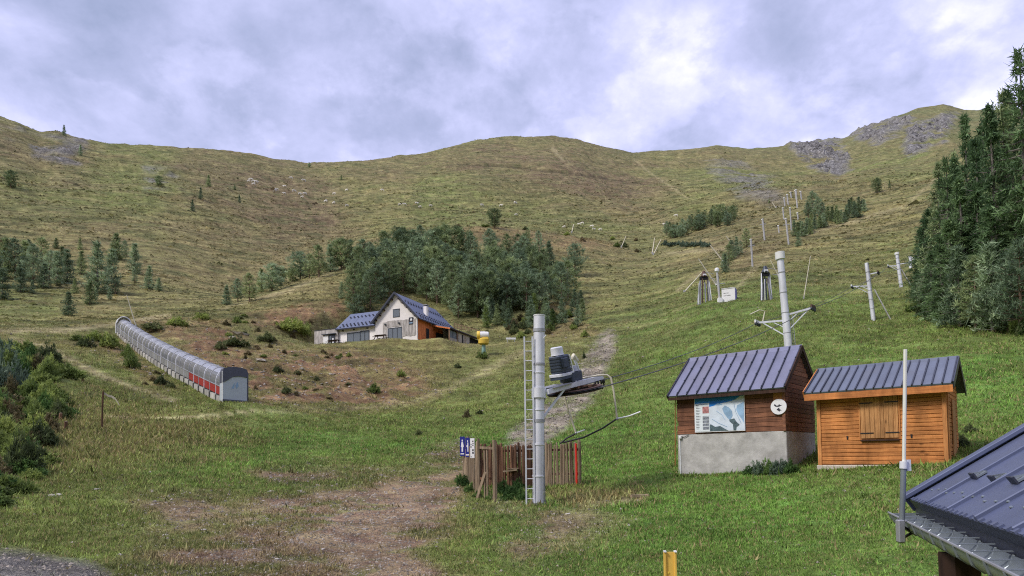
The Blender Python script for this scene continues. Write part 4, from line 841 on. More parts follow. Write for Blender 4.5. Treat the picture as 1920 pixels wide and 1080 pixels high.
MB().bar((-0.8, 0, 0.55), (0.8, 0, 0.52), 0.12, 0.3).build('beam', 'white_paint', wb)
for s_ in (-0.6, 0.6): MB().bar((s_, 0, -0.2), (s_, 0, 0.5), 0.08).build('leg', 'galv_dull', wb)

# ------------------------------------------------------------------ conveyor tunnel
B0, T0 = TB0, TT0; NS = 31
axp = [Vector((B0.x + (T0.x - B0.x) * k / NS, B0.y + (T0.y - B0.y) * k / NS, float(bed_z(k / NS)) + 0.48)) - Vector((B0.x, B0.y, 0)) for k in range(NS + 1)]; base_z = axp[0].z
axp = [p - Vector((0, 0, base_z)) for p in axp]
tun = thing('conveyor_tunnel', 'long ribbed see-through conveyor tunnel climbing the slope, red panels at its foot', 'conveyor tunnel', (B0.x, B0.y, base_z))
adir = (axp[-1] - axp[0]); adir.z = 0; adir.normalize(); side = Vector((-adir.y, adir.x, 0))     # side: towards the camera's left
TW, TH = 0.98, 2.05; KS = 0.78
def arc(a0, a1, n, s_=1.0): return [(TW * s_ * math.cos(a), 1.05 + (TH - 1.05) * s_ * math.sin(a)) for a in np.linspace(a0, a1, n)]
def tpt(p, s): return p + side * s[0] * KS + Vector((0, 0, s[1] * 0.92))
def strip(sec, i, j, inset=0.02):
    b_ = MB(); d = (axp[j] - axp[i]); p0, p1 = axp[i] + d * inset, axp[j] - d * inset; n = len(sec)
    b_.add([tpt(p0, s) for s in sec] + [tpt(p1, s) for s in sec] + [tpt(p0, (s[0] * 0.98, s[1] - 0.015)) for s in sec] + [tpt(p1, (s[0] * 0.98, s[1] - 0.015)) for s in sec],
           [(k, k + 1, n + k + 1, n + k) for k in range(n - 1)] + [(2*n + k, 3*n + k, 3*n + k + 1, 2*n + k + 1) for k in range(n - 1)] + [(0, n, 3*n, 2*n), (n - 1, 3*n - 1, 4*n - 1, 2*n - 1)])
    return b_
for k in range(NS):
    red = k < 6
    for s_ in (1, -1):
        strip([(TW * s_, 0.12), (TW * s_, 0.78)], k, k + 1).build('side_panel', 'red_panel' if red and s_ > 0 else 'panel_grey', tun)
        a0 = 0 if s_ > 0 else math.pi
        strip([(TW * s_, 0.80)] + arc(a0, a0 + s_ * math.radians(42), 4), k, k + 1).build('window_panel', 'polycarbonate', tun)
    strip(arc(math.radians(43), math.radians(137), 7), k, k + 1).build('roof_panel', 'polycarbonate_top', tun)
    if k % 1 == 0:
        b_ = MB(); d = (axp[k + 1] - axp[k]); c = axp[k] + d * 0.5
        b_.obox(c - Vector((0, 0, 0.33)), d * 0.36, side * (TW * KS * 1.04), (0, 0, 0.30)); b_.build('deck_block', 'deck_grey', tun)
for k in range(NS + 1):
    sec = [(TW, 0.0), (TW, 0.8)] + arc(0, math.pi, 13) + [(-TW, 0.8), (-TW, 0.0)]
    MB().tube([tpt(axp[k], (s[0] * 1.015, s[1] + 0.015 if s[1] > 0.9 else s[1])) for s in sec], 0.035, 5).build('rib', 'galvanised' if k % 2 else 'galv_dull', tun)
for s_ in (1, -1):
    MB().tube([tpt(p, (TW * 1.02 * s_, 0.79)) for p in axp], 0.03, 5).build('side_rail', 'galv_dull', tun)
belt = MB()
for k in range(NS): d = (axp[k + 1] - axp[k]); belt.obox(axp[k] + d * 0.5, d * 0.5, side * 0.35, (0, 0, 0.03))
belt.build('belt', 'rubber', tun)
# hooded entrance at the foot
o_ = axp[0]; f_ = -adir
def ept(a, s, z): return o_ + f_ * a * KS + side * s * KS + Vector((0, 0, z * 0.92))
hs = [(1.12, 0.9), (1.12, 1.75), (0.95, 2.12), (0.55, 2.32), (0, 2.40), (-0.55, 2.32), (-0.95, 2.12), (-1.12, 1.75), (-1.12, 0.9), (-1.02, 0.9), (-1.02, 1.72), (0, 2.30), (1.02, 1.72), (1.02, 0.9)]
low = [(1.12, 1.12), (1.12, 1.95), (1.02, 2.24), (0.55, 2.36), (0, 2.40), (-0.55, 2.36), (-1.02, 2.24), (-1.12, 1.95), (-1.12, 1.60)]
n = len(low); b_ = MB(); b_.add([ept(-0.4, s, z) for s, z in low] + [ept(0.55, s, z) for s, z in low], [(k, k + 1, n + k + 1, n + k) for k in range(n - 1)] + [tuple(range(n - 1, -1, -1))])
fr_ = [(1.12, 1.12), (0.7, 1.32), (0.2, 1.62), (-0.4, 1.68), (-1.12, 1.60)]
b_.add([ept(0.56, s, z) for s, z in low] + [ept(0.56, s, z) for s, z in reversed(fr_)], [tuple(range(len(low) + len(fr_)))]); b_.build('entrance_hood', 'hood_dark', tun)
b_ = MB(); b_.add([ept(0.5, 1.08, -0.25), ept(0.5, -1.08, -0.25), ept(0.5, -1.08, 2.0), ept(0.5, 1.08, 2.0), ept(0.44, 1.08, -0.25), ept(0.44, -1.08, -0.25), ept(0.44, -1.08, 2.0), ept(0.44, 1.08, 2.0)], [(0,1,2,3),(7,6,5,4),(0,4,5,1),(1,5,6,2),(2,6,7,3),(3,7,4,0)])
sh_ = b_.build('entrance_shutter', 'shutter_steel', tun)
b_ = MB(); 
for pl in ([(0.1, 0.75), (0.35, 0.65), (0.2, 0.95), (0.05, 1.2)], [(-0.1, 0.7), (-0.3, 0.9), (-0.2, 1.25), (0.0, 0.95)]): b_.add([ept(0.512, s, z) for s, z in pl], [tuple(range(4))])
b_.build('faded_emblem', 'map_shade', sh_)
for s_ in (1.1, -1.1): MB().bar(ept(0.5, s_, -0.4), ept(0.5, s_, 2.0), 0.07).build('door_post', 'hood_dark' if s_ < 0 else 'white_steel', tun)
MB().bar(ept(0.56, 1.1, -0.22), ept(0.56, -1.1, -0.28), 0.06, 0.12).build('threshold', 'hood_dark', tun)
for s_ in (1.1, -1.1): MB().obox(ept(0.05, s_, 0.72), f_ * 0.45 * KS, side * 0.012, (0, 0, 0.94)).build('entrance_side', 'shutter_steel', tun)
# white hooped end at the top
o_ = axp[-1]; f_ = adir
sec = [(1.1, -0.2), (1.1, 1.1)] + [(1.1 * math.cos(a), 1.1 + 1.15 * math.sin(a)) for a in np.linspace(0.2, math.pi - 0.2, 11)] + [(-1.1, 1.1), (-1.1, -0.2)]
MB().tube([ept(0.0, s, z) for s, z in sec], 0.09, 6).build('end_hoop', 'white_paint', tun); MB().tube([ept(-0.9, s, z) for s, z in sec[2:-2]], 0.07, 6).build('end_hoop', 'white_paint', tun)
n = len(sec) - 4; b_ = MB(); b_.add([ept(0, s, z) for s, z in sec[2:-2]] + [ept(-0.9, s, z) for s, z in sec[2:-2]], [(k, k + 1, n + k + 1, n + k) for k in range(n - 1)]); b_.build('end_cover', 'white_paint', tun, smooth=True)

# ------------------------------------------------------------------ drag lift: drive pylon
pb = G(1009, 946, 15); pt = P(1011, 592, dist(pb)); PH = pt.z - pb.z
p2b = on(*P(1483, 660, 45.0).xy); line = (p2b - pb); line.z = 0; line.normalize(); perp = Vector((line.y, -line.x, 0))   # perp: right of the line
dp = thing('drive_pylon', 'tall galvanised drag lift drive pylon with ladder beside the stake fence', 'lift pylon', pb)
top = Vector((pt.x - pb.x, pt.y - pb.y, PH)); ax_ = top.normalized()
PR = 0.185
MB().tube([ax_ * -0.4, ax_ * (PH * 0.45), ax_ * PH], [PR * 0.98, PR, PR * 0.97], 20).build('mast', 'galvanised', dp, smooth=True)
pp = lambda v: ax_ * (PH * (946 - v) / (946 - 592))
for v_, w_ in ((620, 0.05), (684, 0.035), (745, 0.03), (790, 0.05), (834, 0.03), (893, 0.02), (700, 0.015), (770, 0.015)):
    c = pp(v_); MB().tube([c - ax_ * w_, c + ax_ * w_], PR + 0.018, 20).build('band', 'galv_dull' if w_ > 0.03 else 'galvanised', dp, smooth=True)
MB().tube([pp(592.5), pp(591)], PR * 1.04, 20).build('top_cap', 'white_steel', dp)
MB().tube([pp(946), pp(942)], PR * 1.5, 20).build('foot_flange', 'galv_dull', dp)
# ladder
lx = P(987, 800, dist(pb)).x - P(1009, 800, dist(pb)).x; lx2 = lx + 0.26; ly = -0.16
z0, z1 = -0.1, (946 - 633) / (946 - 592) * PH
for xx in (lx, lx2): MB().bar((xx, ly, z0), (xx, ly, z1), 0.042, 0.05).build('ladder_rail', 'galvanised', dp)
rung = MB().tube([(lx + 0.02, ly, 0), (lx2 - 0.02, ly, 0)], 0.013, 6).mesh('ladder_rung', 'galvanised')
k = 0
while 0.2 + k * 0.315 < z1 - 0.05: place('ladder_rung', rung, dp, (0, 0, 0.2 + k * 0.315)); k += 1
for zz_ in (0.6, 2.0, 3.4, 4.8): MB().bar((lx2, ly, zz_), (-0.1, -0.05, zz_), 0.025).build('ladder_bracket', 'galv_dull', dp)
MB().tube([Vector((PR + 0.03, -0.06, 0.1)), Vector((PR + 0.03, -0.06, 3.2)), Vector((PR + 0.10, -0.03, 3.5))], 0.02, 6).build('conduit', 'galv_dull', dp)
MB().bar((PR * 0.6, -0.1, 5.2), (PR + 0.14, -0.14, 5.45), 0.03).build('hook', 'white_steel', dp)
# tilted drive platform
rise = 0.235; L_ = Vector((line.x, line.y, rise)).normalized(); S_ = perp; U_ = S_.cross(L_); U_ = U_ if U_.z > 0 else -U_
A0 = pp(738)
def ap(l, s, u): return A0 + L_ * l + S_ * s + U_ * u
MB().tube([A0 - ax_ * 0.16, A0 + ax_ * 0.16], PR + 0.05, 20).build('arm_clamp', 'galvanised', dp, smooth=True)
for s_ in (-0.28, 0.28): MB().bar(ap(0.1, s_, 0), ap(3.5, s_, 0), 0.10, 0.15, up=U_).build('arm_beam', 'galvanised', dp)
for l_ in (0.5, 1.5, 2.4, 3.3): MB().bar(ap(l_, -0.28, 0), ap(l_, 0.28, 0), 0.08, 0.1, up=U_).build('arm_tie', 'galv_dull', dp)
MB().obox(ap(0.9, 0, 0.09), L_ * 0.55, S_ * 0.42, U_ * 0.012).build('walkway', 'galv_dull', dp)
MB().bar(ap(1.05, 0.28, -0.06), A0 - ax_ * 0.85 + Vector((0.1, 0.05, 0)), 0.06).build('brace', 'galvanised', dp)
def disc(c, r_, h_, n=28):
    b_ = MB(); ring = []
    prof = [(r_ * 0.985, -h_), (r_, -h_ * 0.7), (r_ * 0.95, 0), (r_, h_ * 0.7), (r_ * 0.985, h_), (r_ * 0.86, h_), (r_ * 0.86, -h_)]
    vs_ = [c + (L_ * math.cos(2*math.pi*k/n) + S_ * math.sin(2*math.pi*k/n)) * pr + U_ * ph for pr, ph in prof for k in range(n)]
    m_ = len(prof); b_.add(vs_, [(i*n+k, i*n+(k+1)%n, ((i+1)%m_)*n+(k+1)%n, ((i+1)%m_)*n+k) for i in range(m_) for k in range(n)])
    for k in range(6): a_ = k * math.pi / 3; b_.bar(c, c + (L_ * math.cos(a_) + S_ * math.sin(a_)) * r_ * 0.9, 0.05, 0.06, up=U_)
    b_.tube([c - U_ * h_ * 1.6, c + U_ * h_ * 1.6], 0.12, 10); return b_
bw_ = disc(ap(2.05, 0, -0.24), 0.95, 0.07).build('bullwheel', 'rust_dark', dp, smooth=True)
disc(ap(2.05, 0, -0.24), 0.99, 0.03).build('bullwheel_rim', 'rubber', dp, smooth=True)
# motor and gearbox, standing square on the tilted frame
M0 = ap(1.35, -0.02, 0.10)
def mp(l, s, u): return M0 + L_ * l + S_ * s + U_ * u
MB().obox(mp(0.62, 0, 0.16), L_ * 0.32, S_ * 0.28, U_ * 0.17).build('gearbox', 'motor_blue', dp, bevel=0.03)
MB().tube([mp(0.62, 0, 0.33), mp(0.62, 0, 0.52)], [0.30, 0.22], 14).build('gearbox_top', 'galv_dull', dp, smooth=True)
MB().obox(mp(0.1, 0, 0.30), L_ * 0.36, S_ * 0.27, U_ * 0.05).build('motor_plate', 'galvanised', dp, bevel=0.01)
MB().obox(mp(0.1, 0, 0.20), L_ * 0.34, S_ * 0.26, U_ * 0.05).build('motor_foot', 'motor_blue', dp, bevel=0.01)
MB().obox(mp(0.08, 0, 0.66), L_ * 0.29, S_ * 0.24, U_ * 0.30).build('motor_body', 'motor_blue', dp, bevel=0.04)
for k in range(5): MB().obox(mp(0.08, 0, 0.46 + k * 0.10), L_ * 0.305, S_ * 0.255, U_ * 0.012).build('cooling_fin', 'steel_dark', dp)
MB().obox(mp(-0.02, 0.27, 0.70), L_ * 0.16, S_ * 0.06, U_ * 0.16).build('terminal_box', 'motor_blue', dp, bevel=0.02)
MB().tube([mp(0.02, 0, 0.97), mp(0.02, 0, 1.02), mp(0.02, 0, 1.22), mp(0.02, 0, 1.25)], [0.23, 0.215, 0.21, 0.17], 16).build('fan_cover', 'galvanised', dp, smooth=True)
MB().bar(mp(0.50, 0.25, -0.05), mp(0.34, 0.25, 0.92), 0.045).build('strut', 'white_steel', dp)
MB().tube([mp(1.1, 0.1, 0.0), mp(0.92, 0.1, 0.55), mp(0.86, 0.1, 0.72)], 0.05, 7).build('stand_pipe', 'galvanised', dp); MB().tube([mp(0.95, 0.1, 0.66), mp(0.80, 0.1, 0.88), mp(0.76, 0.1, 0.80), mp(0.70, 0.1, 0.74)], [0.10, 0.07, 0.06, 0.02], 7).build('horn', 'hanger_cream', dp)
MB().tube([ap(3.35, 0.1, -0.1), ap(3.65, 0.15, -0.12), ap(3.75, 0.15, -0.3), ap(3.62, 0.15, -0.42), ap(3.5, 0.15, -0.34)], 0.035, 6).build('rope_guide', 'rubber', dp)
for k in range(4): MB().lathe(ap(2.9 + k * 0.2, 0.33, -0.16), [(0.05, -0.03), (0.08, -0.02), (0.08, 0.02), (0.05, 0.03)], 10, 'x').build('sheave', 'rubber', dp, smooth=True)

# ------------------------------------------------------------------ parked T-bars under the drive wheel
def at(u, v, d): return P(u, v, d)
def tbar(label, pts, d, cross, cm):
    q = [at(u, v, d) for u, v in pts]; o = q[-1].copy(); t_ = thing('t_bar', label, 't-bar', o)
    MB().tube([p - o for p in q], 0.034, 8).build('stem', 'hanger_cream', t_, smooth=True)
    c = [at(u, v, d) - o for u, v in cross[0]]; MB().tube(c, [0.026] * len(c), 8).build('crossbar', 'white_steel', t_, smooth=True)
    c = [at(u, v, d) - o for u, v in cross[1]]; MB().tube(c, [0.03] * len(c), 8).build('crossbar', 'rubber', t_, smooth=True)
    MB().lathe((0, 0, 0), [(0.03, -0.05), (0.05, 0), (0.03, 0.05)], 10).build('knuckle', 'galv_dull', t_, smooth=True)
tbar('bent cream t-bar with long black and white crossbar right of the drive pylon', [(1092, 709), (1120, 704), (1138, 703), (1145, 708), (1150, 730), (1157, 785)], 22.6, ([(1157, 785), (1180, 780), (1201, 772)], [(1157, 785), (1130, 803), (1095, 820), (1055, 830)]), 0)
tbar('short straight t-bar hanging under the drive wheel', [(1058, 742), (1066, 772), (1080, 812)], 22.3, ([(1080, 812), (1097, 806)], [(1079, 813), (1062, 822), (1050, 832)]), 0)

# ------------------------------------------------------------------ line pylons
def line_pylon(label, b_, H, r_, left, right, tilt=(0, 0), cap=True, mat='galvanised', rungs=True, group=None):
    t_ = thing('lift_pylon', label, 'lift pylon', b_, 0, group); tx = Vector((tilt[0], tilt[1], 1)).normalized()
    MB().tube([tx * -0.5, tx * (H * 0.5), tx * H], [r_ * 1.08, r_, r_ * 0.9], 14).build('mast', mat, t_, smooth=True)
    if cap: MB().tube([tx * (H * 0.945), tx * (H + 0.02)], r_ * 1.3, 14).build('cap', 'white_paint', t_, smooth=True)
    for k in range(5): c = tx * H * (0.2 + 0.16 * k); MB().tube([c - tx * 0.025, c + tx * 0.025], r_ * 1.05, 14).build('band', 'galv_dull', t_)
    if rungs:
        for s_ in (-0.15, 0.15): MB().bar(tx * 0.1 + Vector((r_ + 0.16, s_, 0)), tx * H * 0.5 + Vector((r_ + 0.16, s_, 0)), 0.03).build('ladder_rail', 'galv_dull', t_)
        for k in range(int(H * 0.5 / 0.33)): MB().bar(tx * (0.2 + k * 0.33) + Vector((r_ + 0.16, -0.15, 0)), tx * (0.2 + k * 0.33) + Vector((r_ + 0.16, 0.15, 0)), 0.024).build('ladder_rung', 'galv_dull', t_)
    pr = Vector((0.93, -0.36, 0))
    ends = []
    for sgn_, spec in ((-1, left), (1, right)):
        if not spec: ends.append(None); continue
        h_, L1, drop, dy = spec; c = tx * h_; e1 = c + pr * sgn_ * L1 + Vector((0, 0, dy))
        MB().bar(c, e1, r_ * 0.42, r_ * 0.5).build('cross_arm', mat, t_)
        MB().bar(tx * (h_ - drop), c.lerp(e1, 0.85), r_ * 0.3).build('arm_strut', mat, t_)
        MB().bar(c.lerp(e1, 0.5), tx * (h_ - drop * 0.5), r_ * 0.22).build('arm_strut', mat, t_)
        MB().obox(e1 + Vector((0, 0, 0.05)), line * 0.45, perp * 0.05, (0, 0, 0.09)).build('sheave_frame', 'rust_dark' if sgn_ > 0 else 'white_steel', t_)
        for q_ in (-0.32, 0.0, 0.32):
            b2 = MB(); c2 = e1 + line * q_ - Vector((0, 0, 0.08)); b2.tube([c2 - perp * 0.05, c2 + perp * 0.05], 0.14, 12); b2.build('sheave', 'steel_dark', t_, smooth=True)
        ends.append(b_ + e1)
    return t_, ends
def pyl(u, v, vt, d, wpx, label, left, right, tilt, **kw):
    p = on(*P(u, v, d).xy); H = P(u, vt, d).z - p.z
    return line_pylon(label, p, H, wpx * d / 1200 / 2 * 0.8, left and (left[0] * H, left[1] * d / 1200, left[2] * H, left[3]), right and (right[0] * H, right[1] * d / 1200, right[2] * H, right[3]), tilt, **kw)
P2, e2 = pyl(1483, 690, 472, 45.0, 15.5, 'white-capped galvanised pylon rising behind the brown hut', (0.46, 46, 0.13, 0.0), (0.50, 44, 0.13, 0.35), (-0.06, 0))
MB().tube([Vector(e2[0]) - P2.location + Vector((0.35, 0, 0.1)), Vector(e2[0]) - P2.location + Vector((0.5, 0, 0.75)), Vector(e2[0]) - P2.location + Vector((0.15, 0, 0.85)), Vector(e2[0]) - P2.location + Vector((-0.5, 0, 0.55))], 0.04, 6).build('rope_catcher', 'hanger_cream', P2)
P3, e3 = pyl(1638, 602, 492, 75.0, 8.0, 'slim leaning galvanised pylon alone on the right-hand slope', (0.60, 25, 0.14, 0.1), (0.80, 15, 0.0, 0.1), (-0.085, 0), cap=False, rungs=False)
MB().bar((0.2, 0, 3.2), (1.5, -0.4, 0.0), 0.10).build('stay', 'galv_far', P3)
P4, e4 = pyl(1690, 546, 473, 105.0, 6.3, 'far galvanised pylon with side stay near the edge of the firs', (0.62, 14, 0.16, 0.1), (0.66, 21, 0.0, 0.1), (-0.09, 0), rungs=False)
MB().bar((0.1, 0, 2.6), (1.4, -0.3, -0.2), 0.10).build('stay', 'galv_far', P4)
P5, e5 = pyl(1709, 541, 480, 124.0, 5.5, 'thin farthest pylon half against the dark firs', None, (0.85, 16, 0.2, 0.0), (-0.02, 0), rungs=False, cap=False)
# haul rope
w0, w1 = ap(2.05, 0.95, -0.24) + pb, ap(2.05, -0.95, -0.24) + pb
def rope(label, pts, sag=0.35, r_=0.022):
    o = Vector(pts[0]); q = []
    for a_, b_ in zip(pts[:-1], pts[1:]):
        for k in range(10): t_ = k / 10; q.append(Vector(a_).lerp(Vector(b_), t_) - Vector((0, 0, sag * 4 * t_ * (1 - t_))) - o)
    q.append(Vector(pts[-1]) - o); ob = MB().tube(q, r_, 5).build('haul_rope', 'rope'); ob.location = o
    return tag(ob, label, 'rope')
rope('grey steel haul rope on the right side of the near drag lift line', [w0, e2[1], e3[1], e4[1], e5[1]])
rope('grey steel haul rope on the left side of the near drag lift line', [w1, e2[0], e3[0], e4[0]])

# ------------------------------------------------------------------ upper lift gates with parked hangers
def hanger_gate(label, u0, u1, vb, vt, red):
    c = G((u0 + u1) / 2, vb); d = dist(c); k_ = d / 1200; Wd = (u1 - u0) * k_; Hh = (vb - vt) * k_
    t_ = thing('hanger_gate', label, 'lift gate', c)
    for s_ in (-1, 1): MB().bar((s_ * Wd * 0.3, 0, -0.4), (s_ * Wd * 0.24, 0, Hh * 0.8), 0.16).build('frame_leg', 'galv_dull', t_)
    MB().bar((-Wd * 0.3, 0, Hh * 0.78), (Wd * 0.3, 0, Hh * 0.78), 0.3, 0.5).build('drive_unit', 'black_iron', t_)
    MB().lathe((0, 0, Hh * 0.82), [(0.45, 0), (0.5, 0.1), (0.3, 0.5), (0.2, 0.9)], 10).build('drive_cover', 'steel_dark' if not red else 'rust_dark', t_, smooth=True)
    MB().obox((0, -0.4, Hh * 0.86), (0.25, 0, 0), (0, 0.03, 0), (0, 0, 0.18)).build('plate', 'sign_white', t_)
    for i in range(11):
        x_ = -Wd * 0.46 + Wd * 0.92 * i / 10 + random.uniform(-0.1, 0.1); hh = Hh * random.uniform(0.6, 0.82)
        MB().bar((x_, random.uniform(-0.6, 0.6), -0.2), (x_ * 0.75, random.uniform(-0.3, 0.3), hh), random.uniform(0.06, 0.14)).build('hanger', random.choice(['galv_far', 'galv_dull', 'rust_dark', 'galvanised', 'steel_dark']), t_)
    MB().bar((0.1, 0, Hh * 0.98), (1.5, 0, Hh * 0.92), 0.07).build('boom', 'galv_far', t_)
    MB().tube([(1.0, 0, Hh * 0.78), (1.6, 0, Hh * 0.75), (2.3, 0, Hh * 0.5)], 0.06, 5).build('boom_stay', 'galv_far', t_)
hanger_gate('cluster of parked lift hangers left of the white box on the upper slope', 1308, 1334, 568, 510, True)
hanger_gate('cluster of parked lift hangers between the white box and the tall pylon', 1424, 1448, 562, 504, False)
c = G(1367, 564); k_ = dist(c) / 1200
wbx = thing('white_box', 'white control box with two rows of dark lettering on the upper slope', 'cabinet', c, math.radians(-28))
MB().box(-11 * k_, 12 * k_, -0.8, 0.8, -0.3, 20 * k_).build('housing', 'box_white', wbx, bevel=0.03); MB().box(12 * k_ + 0.003, 12 * k_ + 0.05, -0.78, 0.78, -0.2, 19 * k_).build('side_panel', 'box_side', wbx)
MB().box(-11.4 * k_, 12.4 * k_, -0.86, 0.86, 20 * k_ + 0.003, 20 * k_ + 0.08).build('lid', 'box_white', wbx)
for zz_, n_ in ((11.5, 7), (7.0, 10)):
    x_ = -7.5 * k_
    for i in range(n_):
        w_ = 0.8 * k_
        if i != 3: MB().box(x_, x_ + w_, -0.815, -0.803, zz_ * k_, (zz_ + random.uniform(0.9, 1.5)) * k_).build('lettering', 'ink', wbx)
        x_ += 1.25 * k_
c = G(1350, 566); k_ = dist(c) / 1200; lp = thing('lamp_post', 'grey post with a round head just left of the white box', 'post', c)
MB().tube([(0, 0, -0.3), (-4 * k_, 0, 55 * k_)], 0.17, 8).build('pole', 'galv_far', lp, smooth=True); MB().lathe((-4 * k_, 0, 55 * k_), [(0.2, -0.1), (0.34, 0.05), (0.34, 0.4), (0.15, 0.55)], 10).build('head', 'white_steel', lp, smooth=True)
MB().bar((-2 * k_, 0, 33 * k_), (10 * k_, 0, 34 * k_), 0.09).build('arm', 'galv_far', lp); MB().box(-0.3, 0.3, -0.3, 0.3, -0.2, 0.55).build('foot', 'box_white', lp)

# ------------------------------------------------------------------ far poles and snow lances
def far_pole(label, u, v, vt, du, wpx, arm=True, group=None, cat='lift pylon'):
    c = G(u, v); k_ = dist(c) / 1200; t_ = thing('lift_post', label, cat, c, 0, group); H = (v - vt) * k_
    MB().tube([(0, 0, -0.5), (du * k_, 0, H)], wpx * k_ / 2, 7).build('mast', 'galv_far', t_)
    MB().lathe((du * k_, 0, H - 1.2 * k_), [(wpx * k_ * 0.62, 0), (wpx * k_ * 0.75, 0.4 * k_), (wpx * k_ * 0.75, 1.6 * k_)], 8).build('cap', 'white_steel', t_)
    if arm: MB().bar((du * k_ - 5 * k_, 0, H * 0.75), (du * k_ + 6 * k_, 0, H * 0.78), 1.2 * k_).build('cross_arm', 'galv_far', t_)
far_pole('grey post on the slope above the white box and left of the small firs', 1411, 500, 451, -1.5, 3.4)
far_pole('white-topped grey post on the brown hump, second up the far lift line', 1434, 451, 413, -3, 3.2)
far_pole('tall grey post with low cross piece at the foot of the young pine row', 1479, 458, 413, -4, 3.0)
ORD = 'leftmost second third fourth fifth sixth seventh eighth ninth tenth eleventh twelfth thirteenth fourteenth'.split()
def nth(label, i): return (ORD[i] + ' ' + label) if i else ('leftmost ' + label.replace(' from the left', ''))
for i_, (u, v, vt) in enumerate(sorted(((1470, 412, 391), (1484, 432, 392), (1497, 412, 400), (1472, 387, 372), (1484, 371, 361), (1495, 390, 358), (1503, 374, 360), (1461, 436, 424), (1493, 374, 358), (1478, 384, 366)))):
    far_pole(nth('thin grey post from the left in the far cluster heading the lift line', i_), u, v, vt, -1.5, 2.3, False, 'far posts at the head of the lift line')
def lance(label, u0, v0, u1, v1, w=2.4, base=True):
    c = G(u0, v0); d = dist(c); k_ = d / 1200; t_ = thing('snow_lance', label, 'snow lance', c)
    e1 = Vector(((u1 - u0) * k_, 0, (v0 - v1) * k_)); MB().tube([Vector((0, 0, 0.2 * k_)), e1], [w * k_ * 0.6, w * k_ * 0.35], 6).build('lance_tube', 'hanger_cream', t_)
    MB().bar((0, 0, -0.5), (0, 0, 3.5 * k_), w * k_ * 1.2).build('stand', 'galv_far', t_)
    if base: MB().lathe((-1.2 * k_, -0.2, 1.5 * k_), [(1.4 * k_, 0), (1.9 * k_, 1.2 * k_), (1.3 * k_, 2.6 * k_)], 8).build('valve_cover', 'white_steel', t_)
lance('slanted snow lance leaning left beside the left hanger cluster', 1344, 537, 1312, 486)
lance('slanted snow lance higher up, above the white box', 1357, 492, 1333, 460)
lance('slanted snow lance disappearing behind the small firs', 1373, 458, 1362, 443, 2.0, False)
lance('short slanted snow lance below the left conifer strip', 1283, 548, 1316, 512, 2.6, False)
lance('slanted snow lance near the far post cluster', 1455, 391, 1448, 379, 1.6, False)
lance('slanted lance above the left conifer strip', 1358, 398, 1350, 384, 1.6, False)
lance('upright snow lance at the left end of the low shrub strip', 1223, 476, 1228, 446, 2.0, False)
lance('leaning snow lance just right of the upright one at the shrub strip', 1225, 478, 1240, 449, 1.8, False)
lance('thin slanted lance on the knoll right of the grove', 1072, 437, 1076, 420, 1.8, False)
lance('thin slanted lance below the grazing cows right of the knoll', 1165, 464, 1174, 443, 1.6, False)
lance('tall thin pole leaning right on the slope behind the tall pylon', 1507, 560, 1521, 486, 1.6, False)
lance('thin pole leaning left just left of the tall pylon top', 1465, 528, 1447, 490, 1.5, False)
lance('thin leaning pole above the top end of the conveyor tunnel', 255, 612, 239, 560, 1.3, False)

# ------------------------------------------------------------------ stake fence round the pylon foot
f0 = G(928, 940, 15); fence = thing('stake_fence', 'weathered wooden stake fence around the foot of the drive pylon', 'fence', f0)
stake_m = {}
for mt in ('stake_grey', 'stake_brown'):
    for k in range(4):
        rr = random.Random(k + 31); b_ = MB(); n_ = 6; h_ = 1.0
        b_.tube([(0, 0, -0.25), (rr.uniform(-0.01, 0.01), 0, 0.4), (rr.uniform(-0.015, 0.015), 0, 0.97), (0, 0, 1.0)], [0.042, 0.045, 0.040, 0.012 if k % 2 else 0.03], n_); stake_m[mt, k] = b_.mesh('stake', mt)
def stakes(a_, b_, n_, hgt, mt, jit=0.03, w=1.0):
    for i in range(n_):
        t_ = i / max(1, n_ - 1); x_, y_ = a_.x + (b_.x - a_.x) * t_ + random.uniform(-jit, jit), a_.y + (b_.y - a_.y) * t_ + random.uniform(-jit, jit)
        z_ = float(ground_z(x_, y_)); h_ = hgt(t_) * random.uniform(0.94, 1.04)
        place('stake', stake_m[mt, random.randrange(4)], fence, Vector((x_, y_, z_)) - f0, (random.uniform(-0.02, 0.02), random.uniform(-0.03, 0.03), random.uniform(0, 6)), (w * random.uniform(0.8, 1.25), w * random.uniform(0.6, 1.0), h_))
fa, fb_ = G(868, 893, 15), G(897, 933, 15)
stakes(fa, fb_, 15, lambda t_: (P(880, 838, dist(fa)).z - fa.z) * (1 - t_) + (P(897, 828, dist(fb_)).z - fb_.z) * t_, 'stake_grey')
bk0, bk1 = on(*P(893, 905, 24.6).xy), on(*P(1086, 900, 24.0).xy)
hb = P(960, 832, 24.4).z - on(*P(960, 900, 24.4).xy).z; hr_ = P(1085, 827, 24.0).z - bk1.z
mid_ = bk0.lerp(bk1, 0.60)
stakes(bk0, bk0.lerp(bk1, 0.63), 34, lambda t_: hb, 'stake_brown', 0.02, 1.15); stakes(bk0.lerp(bk1, 0.64), bk1, 19, lambda t_: hb * (1 - t_) + hr_ * t_, 'stake_grey', 0.02, 1.05)
for h_ in (0.45, 1.35): MB().bar(bk0 - f0 + Vector((0, 0.07, h_)), bk1 - f0 + Vector((0, 0.07, h_)), 0.05, 0.09).build('rail', 'stake_brown', fence); MB().bar(fa - f0 + Vector((0.05, 0.03, h_)), fb_ - f0 + Vector((0.05, 0.03, h_ )), 0.05, 0.09).build('rail', 'stake_brown', fence)
